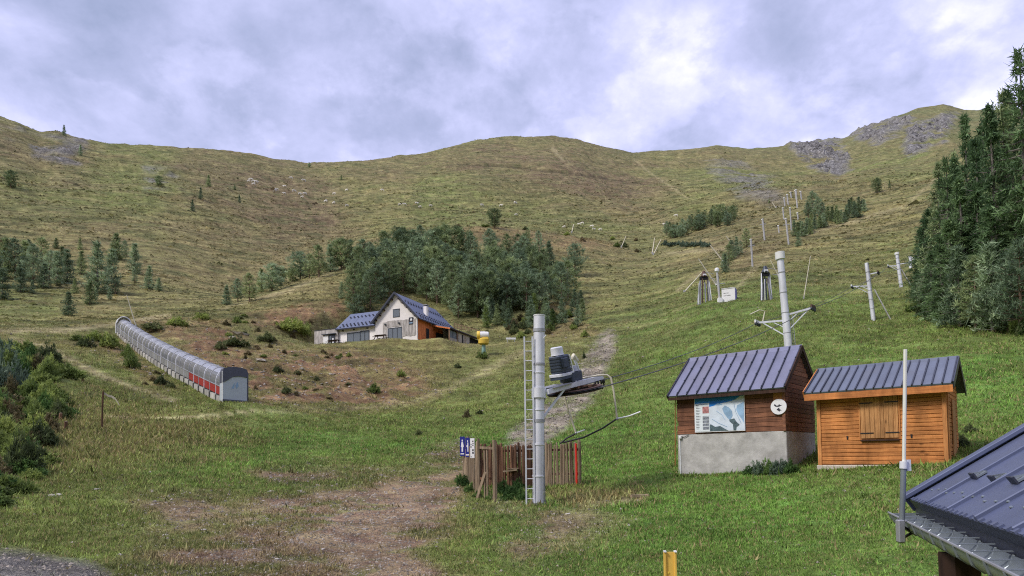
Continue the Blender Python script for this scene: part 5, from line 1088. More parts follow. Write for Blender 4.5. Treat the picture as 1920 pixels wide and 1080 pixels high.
def fpost(u, v, vt, r_, mt, d=None, name='post'):
    q = G(u, v, 15) if d is None else on(*P(u, v, d).xy); h_ = P(u, vt, dist(q)).z - q.z
    MB().tube([q - f0 - Vector((0, 0, 0.3)), q - f0 + Vector((0.01, 0, h_ * 0.5)), q - f0 + Vector((0, 0, h_))], [r_, r_ * 1.05, r_ * 0.9], 8).build(name, mt, fence); return q, h_
gp, gh = fpost(928, 940, 825, 0.075, 'stake_grey'); fpost(898, 934, 822, 0.05, 'stake_grey'); fpost(1087, 902, 822, 0.065, 'stake_grey')
fpost(878, 905, 818, 0.06, 'stake_grey')
# the sagging gate
for u_ in (909, 914): fpost(u_, 935 if u_ < 912 else 937, 838, 0.032, 'stake_grey', name='gate_stile')
g0, g1 = G(899, 934, 15), G(913, 936, 15)
MB().bar(P(894, 936, dist(g0)) - f0, P(910, 885, dist(g1)) - f0, 0.06, 0.09).build('gate_brace', 'stake_grey', fence)
MB().bar(P(900, 839, dist(g0)) - f0, P(928, 841, dist(gp)) - f0, 0.06, 0.08).build('gate_rail', 'stake_grey', fence); MB().bar(P(900, 897, dist(g0)) - f0, P(922, 897, dist(g1)) - f0, 0.05, 0.08).build('gate_rail', 'stake_brown', fence)
MB().bar(P(943, 884, 24.1) - f0, P(969, 881, 24.1) - f0, 0.16, 0.05).build('bench_plank', 'plank_pale', fence); MB().bar(P(951, 879, 24.2) - f0, P(972, 878, 24.2) - f0, 0.10, 0.04).build('bench_plank', 'stake_grey', fence)
q = on(*P(1081, 903, 23.85).xy); rp = thing('red_post', 'thin bright red post at the right end of the stake fence', 'post', q)
hh = P(1081, 833, 23.85).z - q.z; MB().tube([(0, 0, -0.2), (0.01, 0, hh * 0.5), (0, 0, hh)], 0.042, 8).build('pole', 'red_paint', rp, smooth=True); MB().tube([(0, 0, hh), (0, 0, hh + 0.03)], [0.046, 0.02], 8).build('tip', 'red_paint', rp)

# toilet signs on the left end of the fence
sd_ = dist(fa) - 0.15
def sign_panel(name, label, u0, u1, v0, v1, mat, marks, skew=0.045):
    sd_ = dist(fa) + (dist(fb_) - dist(fa)) * min(1, max(0, (u1 - 868) / 29)) - 0.32
    a_ = P(u0, v1, sd_); k_ = sd_ / 1200; w_, h_ = (u1 - u0) * k_, (v1 - v0) * k_
    t_ = thing(name, label, 'sign', a_ - Vector((0, 0, 0)), math.radians(-18)); MB().box(0, w_, -0.012, 0.012, 0, h_).build('plate', mat, t_, bevel=0.003)
    for mt, poly in marks: MB().prism([(x_ * w_, z_ * h_) for x_, z_ in poly], -0.016, -0.0125, 'xz').build('pictogram', mt, t_)
    MB().bar((w_ * 0.5, 0.012, h_ * 0.15), (w_ * 0.5, 0.26, h_ * 0.15), 0.03).build('fixing', 'galv_dull', t_)
    return t_
def blob(cx, cz, rx, rz, n=10): return [(cx + rx * math.cos(2*math.pi*k/n), cz + rz * math.sin(2*math.pi*k/n)) for k in range(n)]
woman = [('sign_white', blob(0.5, 0.80, 0.13, 0.055)), ('sign_white', [(0.36, 0.73), (0.64, 0.73), (0.80, 0.48), (0.66, 0.46), (0.66, 0.22), (0.36, 0.22), (0.36, 0.46), (0.22, 0.48)]), ('sign_white', [(0.15, 0.08), (0.85, 0.08), (0.85, 0.14), (0.15, 0.14)])]
man = [('sign_white', blob(0.55, 0.82, 0.12, 0.055)), ('sign_white', [(0.47, 0.75), (0.70, 0.75), (0.70, 0.28), (0.48, 0.28), (0.48, 0.48), (0.25, 0.55), (0.30, 0.60), (0.47, 0.64)]), ('sign_white', [(0.1, 0.08), (0.9, 0.08), (0.9, 0.15), (0.1, 0.15)])]
txt = [('ink', [(x0, z0), (x0 + w0_, z0), (x0 + w0_, z0 + h0), (x0, z0 + h0)]) for x0, z0, w0_, h0 in ((0.50, 0.82, 0.28, 0.06), (0.55, 0.72, 0.25, 0.05), (0.12, 0.66, 0.2, 0.05), (0.52, 0.62, 0.25, 0.06), (0.05, 0.54, 0.3, 0.05), (0.48, 0.36, 0.32, 0.09), (0.48, 0.22, 0.34, 0.10), (0.1, 0.05, 0.3, 0.03))]
sign_panel('toilet_sign', 'blue sign with a white figure in a skirt, leftmost on the fence', 862.5, 872.5, 819, 855, 'sign_blue', woman)
sign_panel('toilet_sign', 'blue sign with a white standing figure, middle of three on the fence', 873, 881.5, 821, 857, 'sign_blue', man)
sign_panel('notice_sign', 'white notice with dark lettering beside the blue signs on the fence', 882, 890.5, 822, 859, 'sign_white', txt)

# pale beam lying in the grass
q = G(1198, 933, 15); pk = thing('timber_beam', 'pale short timber beam lying in the grass before the brown hut', 'beam', q, math.radians(14))
plank('beam', pk, 'plank_pale', 0.56, 0.09, 0.12, (0, 0, 0.05)); plank('end_block', pk, 'plank_pale', 0.06, 0.12, 0.16, (0.29, 0, 0.05))

# left post with a flapping ribbon, stub posts
c = G(191, 806); k_ = dist(c) / 1200; rpz = thing('ribbon_post', 'thin dark post with a pale ribbon blowing from its top', 'post', c)
MB().tube([(0, 0, -0.3), (0.01, 0, 30 * k_), (1 * k_, 0, 61 * k_)], 0.045, 7).build('post', 'stake_brown', rpz)
b_ = MB(); pts = [(1, 60), (4, 59), (8, 56), (13, 55), (19, 51), (25, 41)]
b_.add([(x_ * k_, 0.02 * i, z_ * k_) for i, (x_, z_) in enumerate(pts)] + [(x_ * k_, 0.02 * i + 0.02, (z_ - 3.6) * k_) for i, (x_, z_) in enumerate(pts)], [(i, i + 1, 7 + i, 6 + i) for i in range(5)]); b_.build('ribbon', 'ribbon', rpz)
for u, v, h_, lb in ((155, 716, 9, 'small dark stub post beside the left track'), (113, 792, 14, 'dark stub post at the edge of the left bushes'), (123, 805, 12, 'leaning stub post in dry grass by the left bushes')):
    c = G(u, v); k_ = dist(c) / 1200; s_ = thing('stub_post', lb, 'post', c); MB().tube([(0, 0, -0.2), (0.02, 0, h_ * k_)], [0.09, 0.075], 7).build('stump', 'stake_brown', s_); MB().tube([(0.02, 0, h_ * k_), (0.02, 0, h_ * k_ + 0.03)], [0.075, 0.05], 7).build('top', 'stake_grey', s_)

# yellow channel post at the bottom edge
q = P(1256, 1035, 6.2); gz = float(ground_z(q.x, q.y)); yp = thing('yellow_post', 'bright yellow channel-shaped post at the bottom edge of the view', 'post', (q.x, q.y, gz), math.radians(-6))
w_ = 23 * 6.2 / 1200; h_ = q.z - gz
box_part('web', 'yellow_paint', yp, -w_ / 2 + 0.02, w_ / 2 - 0.02, -0.01, 0.012, -0.3, h_)
for s_ in (-1, 1): MB().prism([(-0.05, -0.3), (0.03, -0.3), (0.03, h_), (-0.025, h_)], s_ * w_ / 2 - 0.012 * s_ - 0.011, s_ * w_ / 2 - 0.012 * s_ + 0.011, 'yz').build('flange', 'yellow_paint', yp, bevel=0.004)
for s_ in (-1, 1): box_part('pale_top', 'white_paint', yp, s_ * w_ / 2 - 0.012 * s_ - 0.0115, s_ * w_ / 2 - 0.012 * s_ + 0.0115, -0.04, 0.02, h_ + 0.002, h_ + 0.012)  # pale strips on the flange tops
MB().bar((-w_ / 2 + 0.03, -0.013, h_ - 0.19), (-0.01, -0.013, h_ - 0.19), 0.006, 0.015).build('bolt', 'yellow_gun', yp)

# ------------------------------------------------------------------ near shelter roof, bottom right
C = P(1667, 962, 4.3)
r_ = ray(1921, 1090); kk = (C.z - CAM_Z) / r_[2]; Gp = Vector((r_[0] * kk, r_[1] * kk, C.z))
ed = (Gp - C); EL = ed.length; ed.normalize(); nd = Vector((-ed.y, ed.x, 0)); nd = nd if nd.x > 0 else -nd      # up the slope, horizontal
r_ = ray(1921, 808); den = r_[0] * ed.x + r_[1] * ed.y; kk = (C.x * ed.x + C.y * ed.y) / den
Rp = Vector((r_[0] * kk, r_[1] * kk, CAM_Z + r_[2] * kk)); run = (Rp - C).dot(nd); ris = Rp.z - (C.z + 0.02)
run0 = 0.11                                       # the drip edge stands back from the gutter lip
tanR = ris / run
sd2 = Vector((nd.x, nd.y, tanR)).normalized(); nn2 = ed.cross(sd2); nn2 = nn2 if nn2.z > 0 else -nn2
nr = thing('shelter', 'near shelter with dark blue standing-seam roof and zinc gutter at the lower right', 'shelter', (C.x, C.y, float(ground_z(C.x, C.y))))
O_ = Vector((0, 0, C.z - nr.location.z))
def rp_(e, s, n_=0.0): return O_ + nd * run0 + Vector((0, 0, 0.075)) + ed * e + sd2 * s + nn2 * n_
RL = 3.6 ; EX = EL + 1.3
pw = 0.42; n_ = int(EX / pw) + 1
for i in range(n_):
    MB().obox(rp_(0.05 + (i + 0.5) * pw, RL / 2), ed * (pw / 2 - 0.002), sd2 * RL / 2, nn2 * 0.012).build('roof_panel', 'roof_near', nr)
for i in range(1, n_ + 1): MB().obox(rp_(0.05 + i * pw, RL / 2, 0.018), ed * 0.007, sd2 * RL / 2, nn2 * 0.010).build('seam', 'roof_near', nr, bevel=0.004)
MB().obox(rp_(0.012, RL / 2, 0.035), ed * 0.05, sd2 * (RL / 2 + 0.02), nn2 * 0.012).build('verge_flashing', 'roof_near', nr, bevel=0.004)
MB().obox(rp_(-0.036, RL / 2, -0.01), ed * 0.006, sd2 * (RL / 2 + 0.02), nn2 * 0.055).build('verge_drop', 'roof_near', nr)
MB().obox(rp_(EX / 2, 0.0, -0.02), ed * EX / 2, sd2 * 0.005, nn2 * 0.03).build('drip_edge', 'roof_seam', nr)
for i in range(int(EX / 0.075)): MB().obox(rp_(0.1 + i * 0.075 + random.uniform(-0.008, 0.008), 0.004, 0.014), ed * 0.014, sd2 * 0.010, nn2 * 0.006).build('drip_clip', 'roof_near', nr)
for i in range(int(EX / 0.105)): MB().lathe(rp_(0.16 + i * 0.105, 0.10 + (i % 3) * 0.012, 0.012), [(0.008, 0), (0.008, 0.004), (0.003, 0.008)], 8).build('screw', 'gutter_zinc', nr, smooth=True)
for u_, v_ in ((1829, 898), (1866, 904), (1904, 907), (1945, 912)):       # snow guards
    r_ = ray(u_, v_); o3 = nr.location + rp_(0, 0, 0.012); kk = (o3 - Vector((0, 0, CAM_Z))).dot(nn2) / Vector(r_).dot(nn2); q = Vector(r_) * kk + Vector((0, 0, CAM_Z)) - nr.location
    g_ = MB().obox(q + nn2 * 0.018, ed * 0.040, sd2 * 0.004, nn2 * 0.016).build('snow_guard', 'roof_seam', nr); MB().obox(q + nn2 * 0.008 + sd2 * 0.03, ed * 0.030, sd2 * 0.025, nn2 * 0.004).build('guard_foot', 'gutter_zinc', g_); MB().bar(q + sd2 * 0.05 + nn2 * 0.01, q + nn2 * 0.03, 0.008).build('guard_strut', 'gutter_zinc', g_)
# half-round gutter with brackets
GR = 0.062; gc = O_ + nd * GR + Vector((0, 0, -0.002)); b_ = MB(); sec = [(-math.cos(a_) * GR, -math.sin(a_) * GR) for a_ in np.linspace(0, math.pi, 11)]
for rr_ in (1.0, 0.94):
    vs_ = [gc + nd * s[0] * rr_ + Vector((0, 0, s[1] * rr_)) + ed * e_ for e_ in (-0.02, EX) for s in sec]; b_.add(vs_, [(k, k + 1, 12 + k, 11 + k) for k in range(10)])
b_.build('gutter', 'gutter_zinc', nr, smooth=True)
b_ = MB(); b_.add([gc + nd * s[0] + Vector((0, 0, s[1])) - ed * 0.02 for s in sec], [tuple(range(11))]); b_.build('gutter_end', 'gutter_zinc', nr)
MB().tube([O_ + ed * -0.02 + Vector((0, 0, 0.002)), O_ + ed * EX + Vector((0, 0, 0.002))], 0.006, 8).build('gutter_lip', 'galv_dull', nr, smooth=True)
for i in range(int(EX / 0.19)):
    e0 = 0.12 + i * 0.19; MB().bar(O_ + ed * e0 + Vector((0, 0, 0.006)), O_ + ed * (e0 - 0.0) + nd * (2 * GR) + Vector((0, 0, 0.012)), 0.014, 0.004).build('gutter_bracket', 'gutter_zinc', nr); MB().tube([O_ + ed * e0 + nd * GR + nd * s[0] * 1.05 + Vector((0, 0, s[1] * 1.05)) for s in sec[::2]], 0.006, 5).build('gutter_strap', 'gutter_zinc', nr)
MB().obox(O_ + nd * (2 * GR + 0.02) + Vector((0, 0, -0.01)) + ed * EX / 2, ed * EX / 2, nd * 0.012, (0, 0, 0.085)).build('fascia', 'roof_seam', nr)
MB().obox(rp_(EX / 2 + 0.02, RL / 2, -0.06), ed * EX / 2, sd2 * (RL / 2 - 0.02), nn2 * 0.03).build('roof_boarding', 'beam_dark', nr)
q = P(1782, 1045, 3.25) - nr.location; zt = O_.z - 0.03
q = q + nd * 0.03; MB().bar((q.x, q.y, -0.6), (q.x, q.y, zt - 0.045), 0.105, 0.105).build('post', 'beam_dark', nr)
MB().bar(O_ + ed * 0.3 + nd * 0.26 + Vector((0, 0, -0.04)), O_ + ed * EX + nd * 0.26 + Vector((0, 0, -0.04)), 0.09, 0.09).build('eave_beam', 'beam_dark', nr)
# antenna mast clamped to the gutter corner
d_a = 3.72; a_ = P(1690, 1018, d_a); an = thing('antenna_mast', 'slim white antenna rod on a grey tube clamped to the shelter gutter', 'antenna', a_)
jn = P(1694.5, 868, d_a) - a_; tp = P(1697.5, 655, d_a) - a_
MB().tube([(0, 0, 0), jn], 0.0135, 10).build('tube', 'gutter_zinc', an, smooth=True); MB().tube([jn - Vector((0, 0, 0.02)), tp], 0.0085, 8).build('rod', 'fibreglass', an, smooth=True)
MB().tube([jn * 0.93, jn * 1.02], 0.019, 10).build('collar', 'galvanised', an, smooth=True); MB().obox(jn * 0.97 + Vector((0.022, 0, 0)), (0.010, 0, 0), (0, 0.008, 0), (0, 0, 0.028)).build('connector', 'galvanised', an)
MB().obox(Vector((-0.008, -0.01, 0.06)), (0.016, 0, 0), (0, 0.016, 0), (0, 0, 0.055)).build('clamp', 'galv_dull', an, bevel=0.004)
arm = Vector(C) + ed * 0.42 + nd * 0.06 + Vector((0, 0, -0.075)) - a_
MB().bar((0, 0, 0.085), arm, 0.012).build('bracket', 'black_iron', an); MB().bar((0, 0, 0.02), arm.lerp(Vector((0, 0, 0.085)), 0.25), 0.010).build('bracket_stay', 'black_iron', an)

# ------------------------------------------------------------------ vegetation
def tri_mesh(name, tri, shade, mat, col=None):
    n = len(tri); me = bpy.data.meshes.new(name); me.vertices.add(n * 3); me.vertices.foreach_set('co', tri.reshape(-1).astype(np.float32))
    me.loops.add(n * 3); me.loops.foreach_set('vertex_index', np.arange(n * 3, dtype=np.int32)); me.polygons.add(n); me.polygons.foreach_set('loop_start', (np.arange(n) * 3).astype(np.int32)); me.update(calc_edges=True)
    if shade is not None: me.attributes.new('shade', 'FLOAT', 'POINT').data.foreach_set('value', np.repeat(shade, 3).astype(np.float32))
    if col is not None:
        c = np.ones((n * 3, 4), np.float32); c[:, :3] = np.repeat(col, 3, 0); me.attributes.new('cover', 'FLOAT_COLOR', 'POINT').data.foreach_set('color', c.ravel())
    me.materials.append(MATS[mat]); return me
def unit(v): return v / np.maximum(1e-9, np.linalg.norm(v, axis=-1, keepdims=True))
def needles(cen, dr, size, K, width, spread, rng):
    N_ = len(cen); c = np.repeat(cen, K, 0); d = np.repeat(dr, K, 0); s = np.repeat(size, K)[:, None]
    d = unit(d + rng.normal(0, spread, d.shape)); c = c + rng.normal(0, 0.22, c.shape) * s
    L = s * rng.uniform(0.55, 1.1, (len(c), 1)); sd_ = unit(np.cross(d, np.array([0, 0, 1.0]) + 0.5 * unit(np.repeat(dr, K, 0)) + rng.normal(0, 0.55, d.shape))) * s * width
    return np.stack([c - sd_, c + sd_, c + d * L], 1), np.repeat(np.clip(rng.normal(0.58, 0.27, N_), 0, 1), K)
def conifer(seed, h, kind, mat, trunk_mat):
    rng = np.random.default_rng(seed); cen = []; dr = []; sz = []; tb = MB()
    lean = rng.normal(0, 0.012, 2) * h
    def axis(z): t = z / h; return np.array([lean[0] * t * t, lean[1] * t * t, z])
    tb.tube([axis(-0.4)] + [axis(h * t) for t in (0.15, 0.4, 0.7, 0.96)], [h * 0.020, h * 0.017, h * 0.013, h * 0.007, h * 0.002], 7)
    if kind == 'pine': z0, nw, Rm, K, ts, sp = rng.uniform(0.06, 0.20) * h, 15, rng.uniform(0.22, 0.29) * h, 12, 0.064 * h, 0.55
    elif kind == 'young': z0, nw, Rm, K, ts, sp = 0.03 * h, 13, rng.uniform(0.20, 0.27) * h, 13, 0.085 * h, 0.6
    elif kind == 'round': z0, nw, Rm, K, ts, sp = 0.14 * h, 11, 0.40 * h, 15, 0.085 * h, 0.7
    else: z0, nw, Rm, K, ts, sp = rng.uniform(0.05, 0.16) * h, 34, rng.uniform(0.15, 0.19) * h, 11, 0.034 * h, 0.5
    for w in range(nw):
        t = (w + rng.uniform(-0.3, 0.3)) / (nw - 1); t = min(max(t, 0), 1); z = z0 + (h * 0.985 - z0) * t
        if kind == 'pine': R = Rm * (1 - t ** 2.0) ** 0.75 * (0.72 + 0.28 * min(1, t * 5)) + 0.02 * h
        elif kind == 'young': R = Rm * (1 - t) ** 0.8 + 0.02 * h
        elif kind == 'round': R = Rm * max(0.02, math.sin(math.pi * (0.16 + 0.82 * t))) ** 0.7
        else: R = Rm * (1 - t) ** 0.85 + 0.012 * h
        nb = int(rng.integers(5, 8)) if kind != 'fir' else int(rng.integers(5, 7)); a0 = rng.uniform(0, 6.28)
        for b_ in range(nb):
            a = a0 + b_ * 6.283 / nb + rng.normal(0, 0.22); L = R * (rng.uniform(0.55, 1.15) if kind != 'fir' else rng.uniform(0.35, 1.3))
            if rng.random() < (0.10 if kind != 'fir' else 0.2): continue
            up = {'pine': 0.18 + 0.5 * t, 'young': 0.25 + 0.4 * t, 'round': 0.15 + 0.5 * t}.get(kind, -0.28 + 0.75 * t)
            o = np.array([math.cos(a), math.sin(a), 0]); p0 = axis(z); nt_ = max(2, int(L / (ts * (0.75 if kind in ('pine', 'fir') else 0.6))))
            end = p0 + o * L + np.array([0, 0, up * L * 0.8])
            if L > 0.06 * h: tb.tube([p0, (p0 + end) / 2 - np.array([0, 0, 0.03 * L]), end], [h * 0.005, h * 0.003, h * 0.001], 4, False)
            for k in range(nt_):
                s0 = 0.34 if kind in ('pine', 'fir') else 0.2; s = s0 + (1 - s0) * (k + rng.uniform(0.2, 0.8)) / nt_; wd = (1 - 0.5 * s) * 0.30 * L
                q = p0 + (end - p0) * s + np.array([-o[1], o[0], 0]) * rng.normal(0, wd * 0.55) + np.array([0, 0, rng.normal(0, 0.02) * L - (0.10 * L * s * s if kind == 'fir' else 0)])
                cen.append(q); dr.append(o * 0.65 + np.array([0, 0, 0.55 if kind != 'fir' else 0.05])); sz.append(ts * rng.uniform(0.7, 1.3))
    cen.append(axis(h * 0.99)); dr.append(np.array([0, 0, 1.0])); sz.append(ts)
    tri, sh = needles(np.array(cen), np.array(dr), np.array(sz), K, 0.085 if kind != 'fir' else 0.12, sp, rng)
    # crown tone gets paler outwards from the trunk
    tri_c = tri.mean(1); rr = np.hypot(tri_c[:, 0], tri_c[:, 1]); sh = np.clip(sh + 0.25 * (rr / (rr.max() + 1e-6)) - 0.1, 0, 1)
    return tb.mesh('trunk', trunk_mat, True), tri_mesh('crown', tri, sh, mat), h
def shrub(seed, mat, spread=0.75):
    rng = np.random.default_rng(seed); N_ = 150; a = rng.uniform(0, 6.283, N_); r_ = np.sqrt(rng.uniform(0, 1, N_)); lob = 0.75 + 0.25 * np.sin(a * 3 + seed) + rng.normal(0, 0.08, N_)
    hmax = (1 - r_ ** 2) ** 0.6; z = hmax * rng.uniform(0.25, 1.0, N_) * (0.85 + 0.25 * np.sin(a * 2 + 1.3 * seed)); cen = np.stack([np.cos(a) * r_ * lob, np.sin(a) * r_ * lob, z], -1)
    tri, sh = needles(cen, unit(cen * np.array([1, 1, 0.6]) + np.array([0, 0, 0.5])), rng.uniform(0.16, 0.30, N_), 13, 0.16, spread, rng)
    tb = MB()
    for k in range(6): q = cen[rng.integers(N_)]; tb.tube([(0, 0, -0.1), tuple(q * 0.5), tuple(q * 0.9)], [0.04, 0.025, 0.01], 5)
    return tb.mesh('stems', 'bark_grey', True), tri_mesh('foliage', tri, sh, mat)
PINES = [conifer(100 + k, 10.0, 'pine', 'needles_pine' if k % 2 else 'needles_blue', 'bark') for k in range(6)]
YOUNG = [conifer(120 + k, 5.0, 'young', 'needles_blue' if k % 2 == 0 else 'needles_pine', 'bark_grey') for k in range(4)]
LIME = [conifer(140, 5.0, 'young', 'needles_lime', 'bark_grey')]
FIRS = [conifer(160 + k, 20.0, 'fir', 'needles_fir', 'bark_grey') for k in range(5)]
FIRL = [conifer(170 + k, 20.0, 'fir', 'needles_pine', 'bark_grey') for k in range(2)]
ROUND = [conifer(180, 8.0, 'round', 'needles_pine', 'bark'), conifer(181, 8.0, 'round', 'needles_blue', 'bark')]
SH = {k: [shrub(200 + 7 * i + j, m_) for j in range(3)] for i, (k, m_) in enumerate((('broom', 'leaf_broom'), ('dark', 'leaf_dark'), ('teal', 'leaf_teal'), ('weed', 'leaf_weed'), ('brown', 'leaf_brown')))}
rv = random.Random(5)
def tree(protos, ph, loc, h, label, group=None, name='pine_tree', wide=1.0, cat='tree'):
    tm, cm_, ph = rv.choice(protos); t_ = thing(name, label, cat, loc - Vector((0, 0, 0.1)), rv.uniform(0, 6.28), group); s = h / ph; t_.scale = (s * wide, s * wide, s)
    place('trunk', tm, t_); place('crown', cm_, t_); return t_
def tree_px(protos, ph, u, v, hpx, label, group=None, name='pine_tree', wide=1.0, dmin=30):
    p = G(u, v, dmin); return tree(protos, ph, p, hpx * dist(p) / 1200, label, group, name, wide)
def bush(kind, loc, w, h, label, group=None, name='shrub', cat='shrub'):
    sm, fm = rv.choice(SH[kind]); t_ = thing(name, label, cat, loc, rv.uniform(0, 6.28), group); t_.scale = (w, w, h); place('stems', sm, t_); place('foliage', fm, t_); return t_
def bush_px(kind, u, v, wpx, hpx, label, group=None, **kw):
    p = G(u, v); k_ = dist(p) / 1200; return bush(kind, p, wpx * k_ / 2, hpx * k_, label, group, **kw)

# pine grove on the knoll behind the chalet
def in_poly(x, y, pts):
    r_ = False
    for (x0, y0), (x1, y1) in zip(pts, pts[1:] + pts[:1]):
        if (y0 > y) != (y1 > y) and x < x0 + (y - y0) * (x1 - x0) / (y1 - y0): r_ = not r_
    return r_
GROVE = [(655, 585), (668, 540), (690, 505), (770, 482), (880, 478), (985, 490), (1035, 530), (1090, 575), (1095, 612), (1030, 622), (960, 618), (905, 612), (858, 596), (800, 565), (740, 545), (690, 590)]
spots = []; tries = 0
while len(spots) < 136 and tries < 9000:
    tries += 1; u, v = (rv.uniform(780, 1000), rv.uniform(535, 612)) if tries < 2500 and len(spots) < 42 else (rv.uniform(650, 1100), rv.uniform(476, 624))
    if not in_poly(u, v, GROVE): continue
    p = G(u, v, 112)
    lx_, ly_ = (p - H_FR).dot(H_E), (p - H_FR).dot(H_G)
    if -17 < lx_ < 5 and ly_ < 14: continue
    if all((p.x - q.x) ** 2 + (p.y - q.y) ** 2 > 2.35 ** 2 for q in spots): spots.append(p)
for p in spots:
    u, v, _ = project(np.array(p.x), np.array(p.y), np.array(p.z))
    low_ = v > 596 or (u > 1030 and v > 575)
    if low_: tree(YOUNG + LIME if rv.random() < 0.5 else YOUNG, 5.0, p, rv.uniform(3.2, 5.5), 'young pine at the %s foot of the grove behind the chalet' % ('left' if u < 860 else 'middle' if u < 980 else 'right'), 'young pines at the foot of the grove', wide=1.15)
    else: tree(PINES + ROUND[:1], 10.0, p, rv.uniform(6.6, 9.6), 'grey-green pine in the %s %s of the grove behind the chalet' % ('upper' if v < 520 else 'lower', 'left third' if u < 800 else 'middle' if u < 940 else 'right third'), 'pines of the grove behind the chalet', wide=rv.uniform(1.1, 1.45))
tree_px(ROUND, 8.0, 927, 428, 37, 'dark round pine standing alone on top of the knoll', wide=1.05, dmin=120)
tree_px(ROUND, 8.0, 1078, 518, 60, 'broad pine standing apart just right of the grove', wide=0.95, dmin=120)
tree_px(PINES, 10.0, 1010, 492, 60, 'pine at the upper right corner of the grove', dmin=120); tree_px(PINES, 10.0, 990, 462, 36, 'small pine just above the upper right corner of the grove', dmin=120)
tree_px(YOUNG, 5.0, 1030, 498, 46, 'bushy pine leaning out at the right rim of the grove', dmin=120, wide=1.3)
tree_px(YOUNG, 5.0, 640, 560, 30, 'small dark pine left of the chalet roof', dmin=110); tree_px(ROUND, 8.0, 668, 600, 46, 'round pine touching the left chalet roof', dmin=112)
tree_px(LIME, 5.0, 912, 615, 42, 'light green young conifer behind the snow cannon', dmin=110)
for i_, (u, v, h) in enumerate(sorted(((425, 572, 34), (446, 566, 40), (468, 566, 50), (490, 548, 40), (510, 546, 48), (525, 535, 32), (563, 523, 48), (580, 522, 44), (598, 520, 58), (620, 510, 50), (640, 505, 56), (656, 500, 48), (548, 530, 26)))):
    tree_px(ROUND + PINES[:3] + YOUNG, 9.0, u, v, h, nth('pine from the left in the row along the pale ridge', i_), 'pines along the pale ridge', wide=1.25, dmin=100)
# pines at the foot of the left slope
for i_, (u, v, h, w) in enumerate(sorted(((8, 522, 72, 1), (28, 524, 74, 1), (46, 520, 66, 1), (62, 538, 78, 1), (76, 508, 62, 1), (92, 528, 58, 1), (38, 548, 50, 1.1), (4, 562, 55, 1.2), (82, 540, 45, 1.1), (-15, 540, 80, 1), (52, 500, 50, 1)))):
    tree_px(PINES[:3] + YOUNG, 7.5, u, v, h * 0.82, nth('pine from the left in the clump at the left edge', i_), 'pine clump at the left edge', wide=1.15 * w, dmin=100)
for u, v, h, lb in ((107, 534, 56, 'left of a pair of pines just right of the left clump'), (126, 532, 58, 'right of a pair of pines just right of the left clump'), (116, 498, 32, 'round pine above the pair right of the left clump'), (152, 514, 40, 'small slim pine between the pair and the tall layered pine'), (182, 550, 88, 'tall layered pine on the lower left slope'), (209, 534, 62, 'pointed pine right of the tall layered pine'), (216, 552, 34, 'small pale pine right of the tall layered pine'), (217, 488, 48, 'upright pine high on the lower left slope'), (234, 482, 30, 'pale small pine beside the upright one on the left slope'), (253, 514, 54, 'two-tiered dark pine at the right of the left slope group'), (252, 530, 24, 'small dark pine below the two-tiered pine'), (279, 542, 42, 'bushy pine right of the two-tiered pine'), (298, 546, 24, 'small round pine farthest right of the left slope group'), (150, 468, 20, 'tiny dark pine above the slim pine on the left slope'), (105, 466, 18, 'tiny dark pine above the left clump'), (140, 550, 26, 'small dark pine below the slim pine'), (168, 570, 38, 'rounded dark pine above the left track'), (128, 592, 40, 'wide low pine just above the left track'), (60, 550, 22, 'small slim pine at the foot of the left clump'), (206, 562, 22, 'little pine below the pale one'), (180, 562, 20, 'stunted pine at the foot of the tall layered pine')):
    tree_px(YOUNG + YOUNG + PINES[:1], 6.2, u, v, h * 0.9, lb, wide=1.5 if 'wide' in lb or 'round' in lb else 1.2, dmin=90)
for u, v, h, lb in ((120, 254, 16, 'lone pine on the left skyline'), (151, 292, 17, 'pine beside the crag under the left skyline'), (20, 352, 26, 'lone slim pine at the far left of the high slope'), (297, 350, 18, 'small pine at the foot of the stony patch'), (376, 374, 20, 'left of two round pines in mid slope'), (391, 350, 20, 'upper right of two round pines in mid slope'), (361, 396, 19, 'pointed small pine below the two round pines'), (440, 356, 10, 'dark bush-like pine on the brown heather slope'), (580, 314, 9, 'tiny pine just under the skyline dip'), (640, 337, 9, 'tiny pine at the edge of the brown slope'), (449, 380, 14, 'low dark pine on the brown slope'), (1442, 381, 8, 'tiny dark pine left of the far posts'), (1645, 362, 24, 'dark pine on the crest left of the firs'), (1668, 352, 12, 'small pine on the crest near the firs')):
    tree_px(ROUND + YOUNG, 6.5, u, v, h, lb, dmin=130)
# right-hand strips of conifers
for k in range(26):
    t_ = k / 25; u = 1250 + 125 * t_ + rv.uniform(-5, 5); v = 446 - 30 * t_ + rv.uniform(-6, 6)
    tree_px(PINES + ROUND, 9.0, u, v, rv.uniform(22, 34), 'dark pine in the %s half of the strip left of the far posts' % ('left' if k < 13 else 'right'), 'pine strip left of the far posts', wide=1.1, dmin=120)
for k in range(16): bush_px('teal', 1245 + 5.6 * k + rv.uniform(-2, 2), 461 - rv.uniform(-2, 2) + (k - 8) * 0.1, rv.uniform(11, 16), rv.uniform(6, 10), 'low blue-green shrub in the hedge-like strip below the dark pines', 'low shrubs below the dark pine strip')
for i_, (u, v, h) in enumerate(sorted(((1360, 512, 34), (1366, 500, 40), (1373, 488, 36), (1381, 480, 34), (1356, 502, 24), (1370, 470, 20), (1388, 476, 24)))):
    tree_px(YOUNG + PINES, 7.0, u, v, h, nth('small fir from the left in the clump above the white box', i_), 'small firs above the white box', wide=1.1, dmin=80)
tree_px(PINES, 10.0, 1400, 464, 34, 'single pointed fir right of the small clump', dmin=80, wide=1.2)
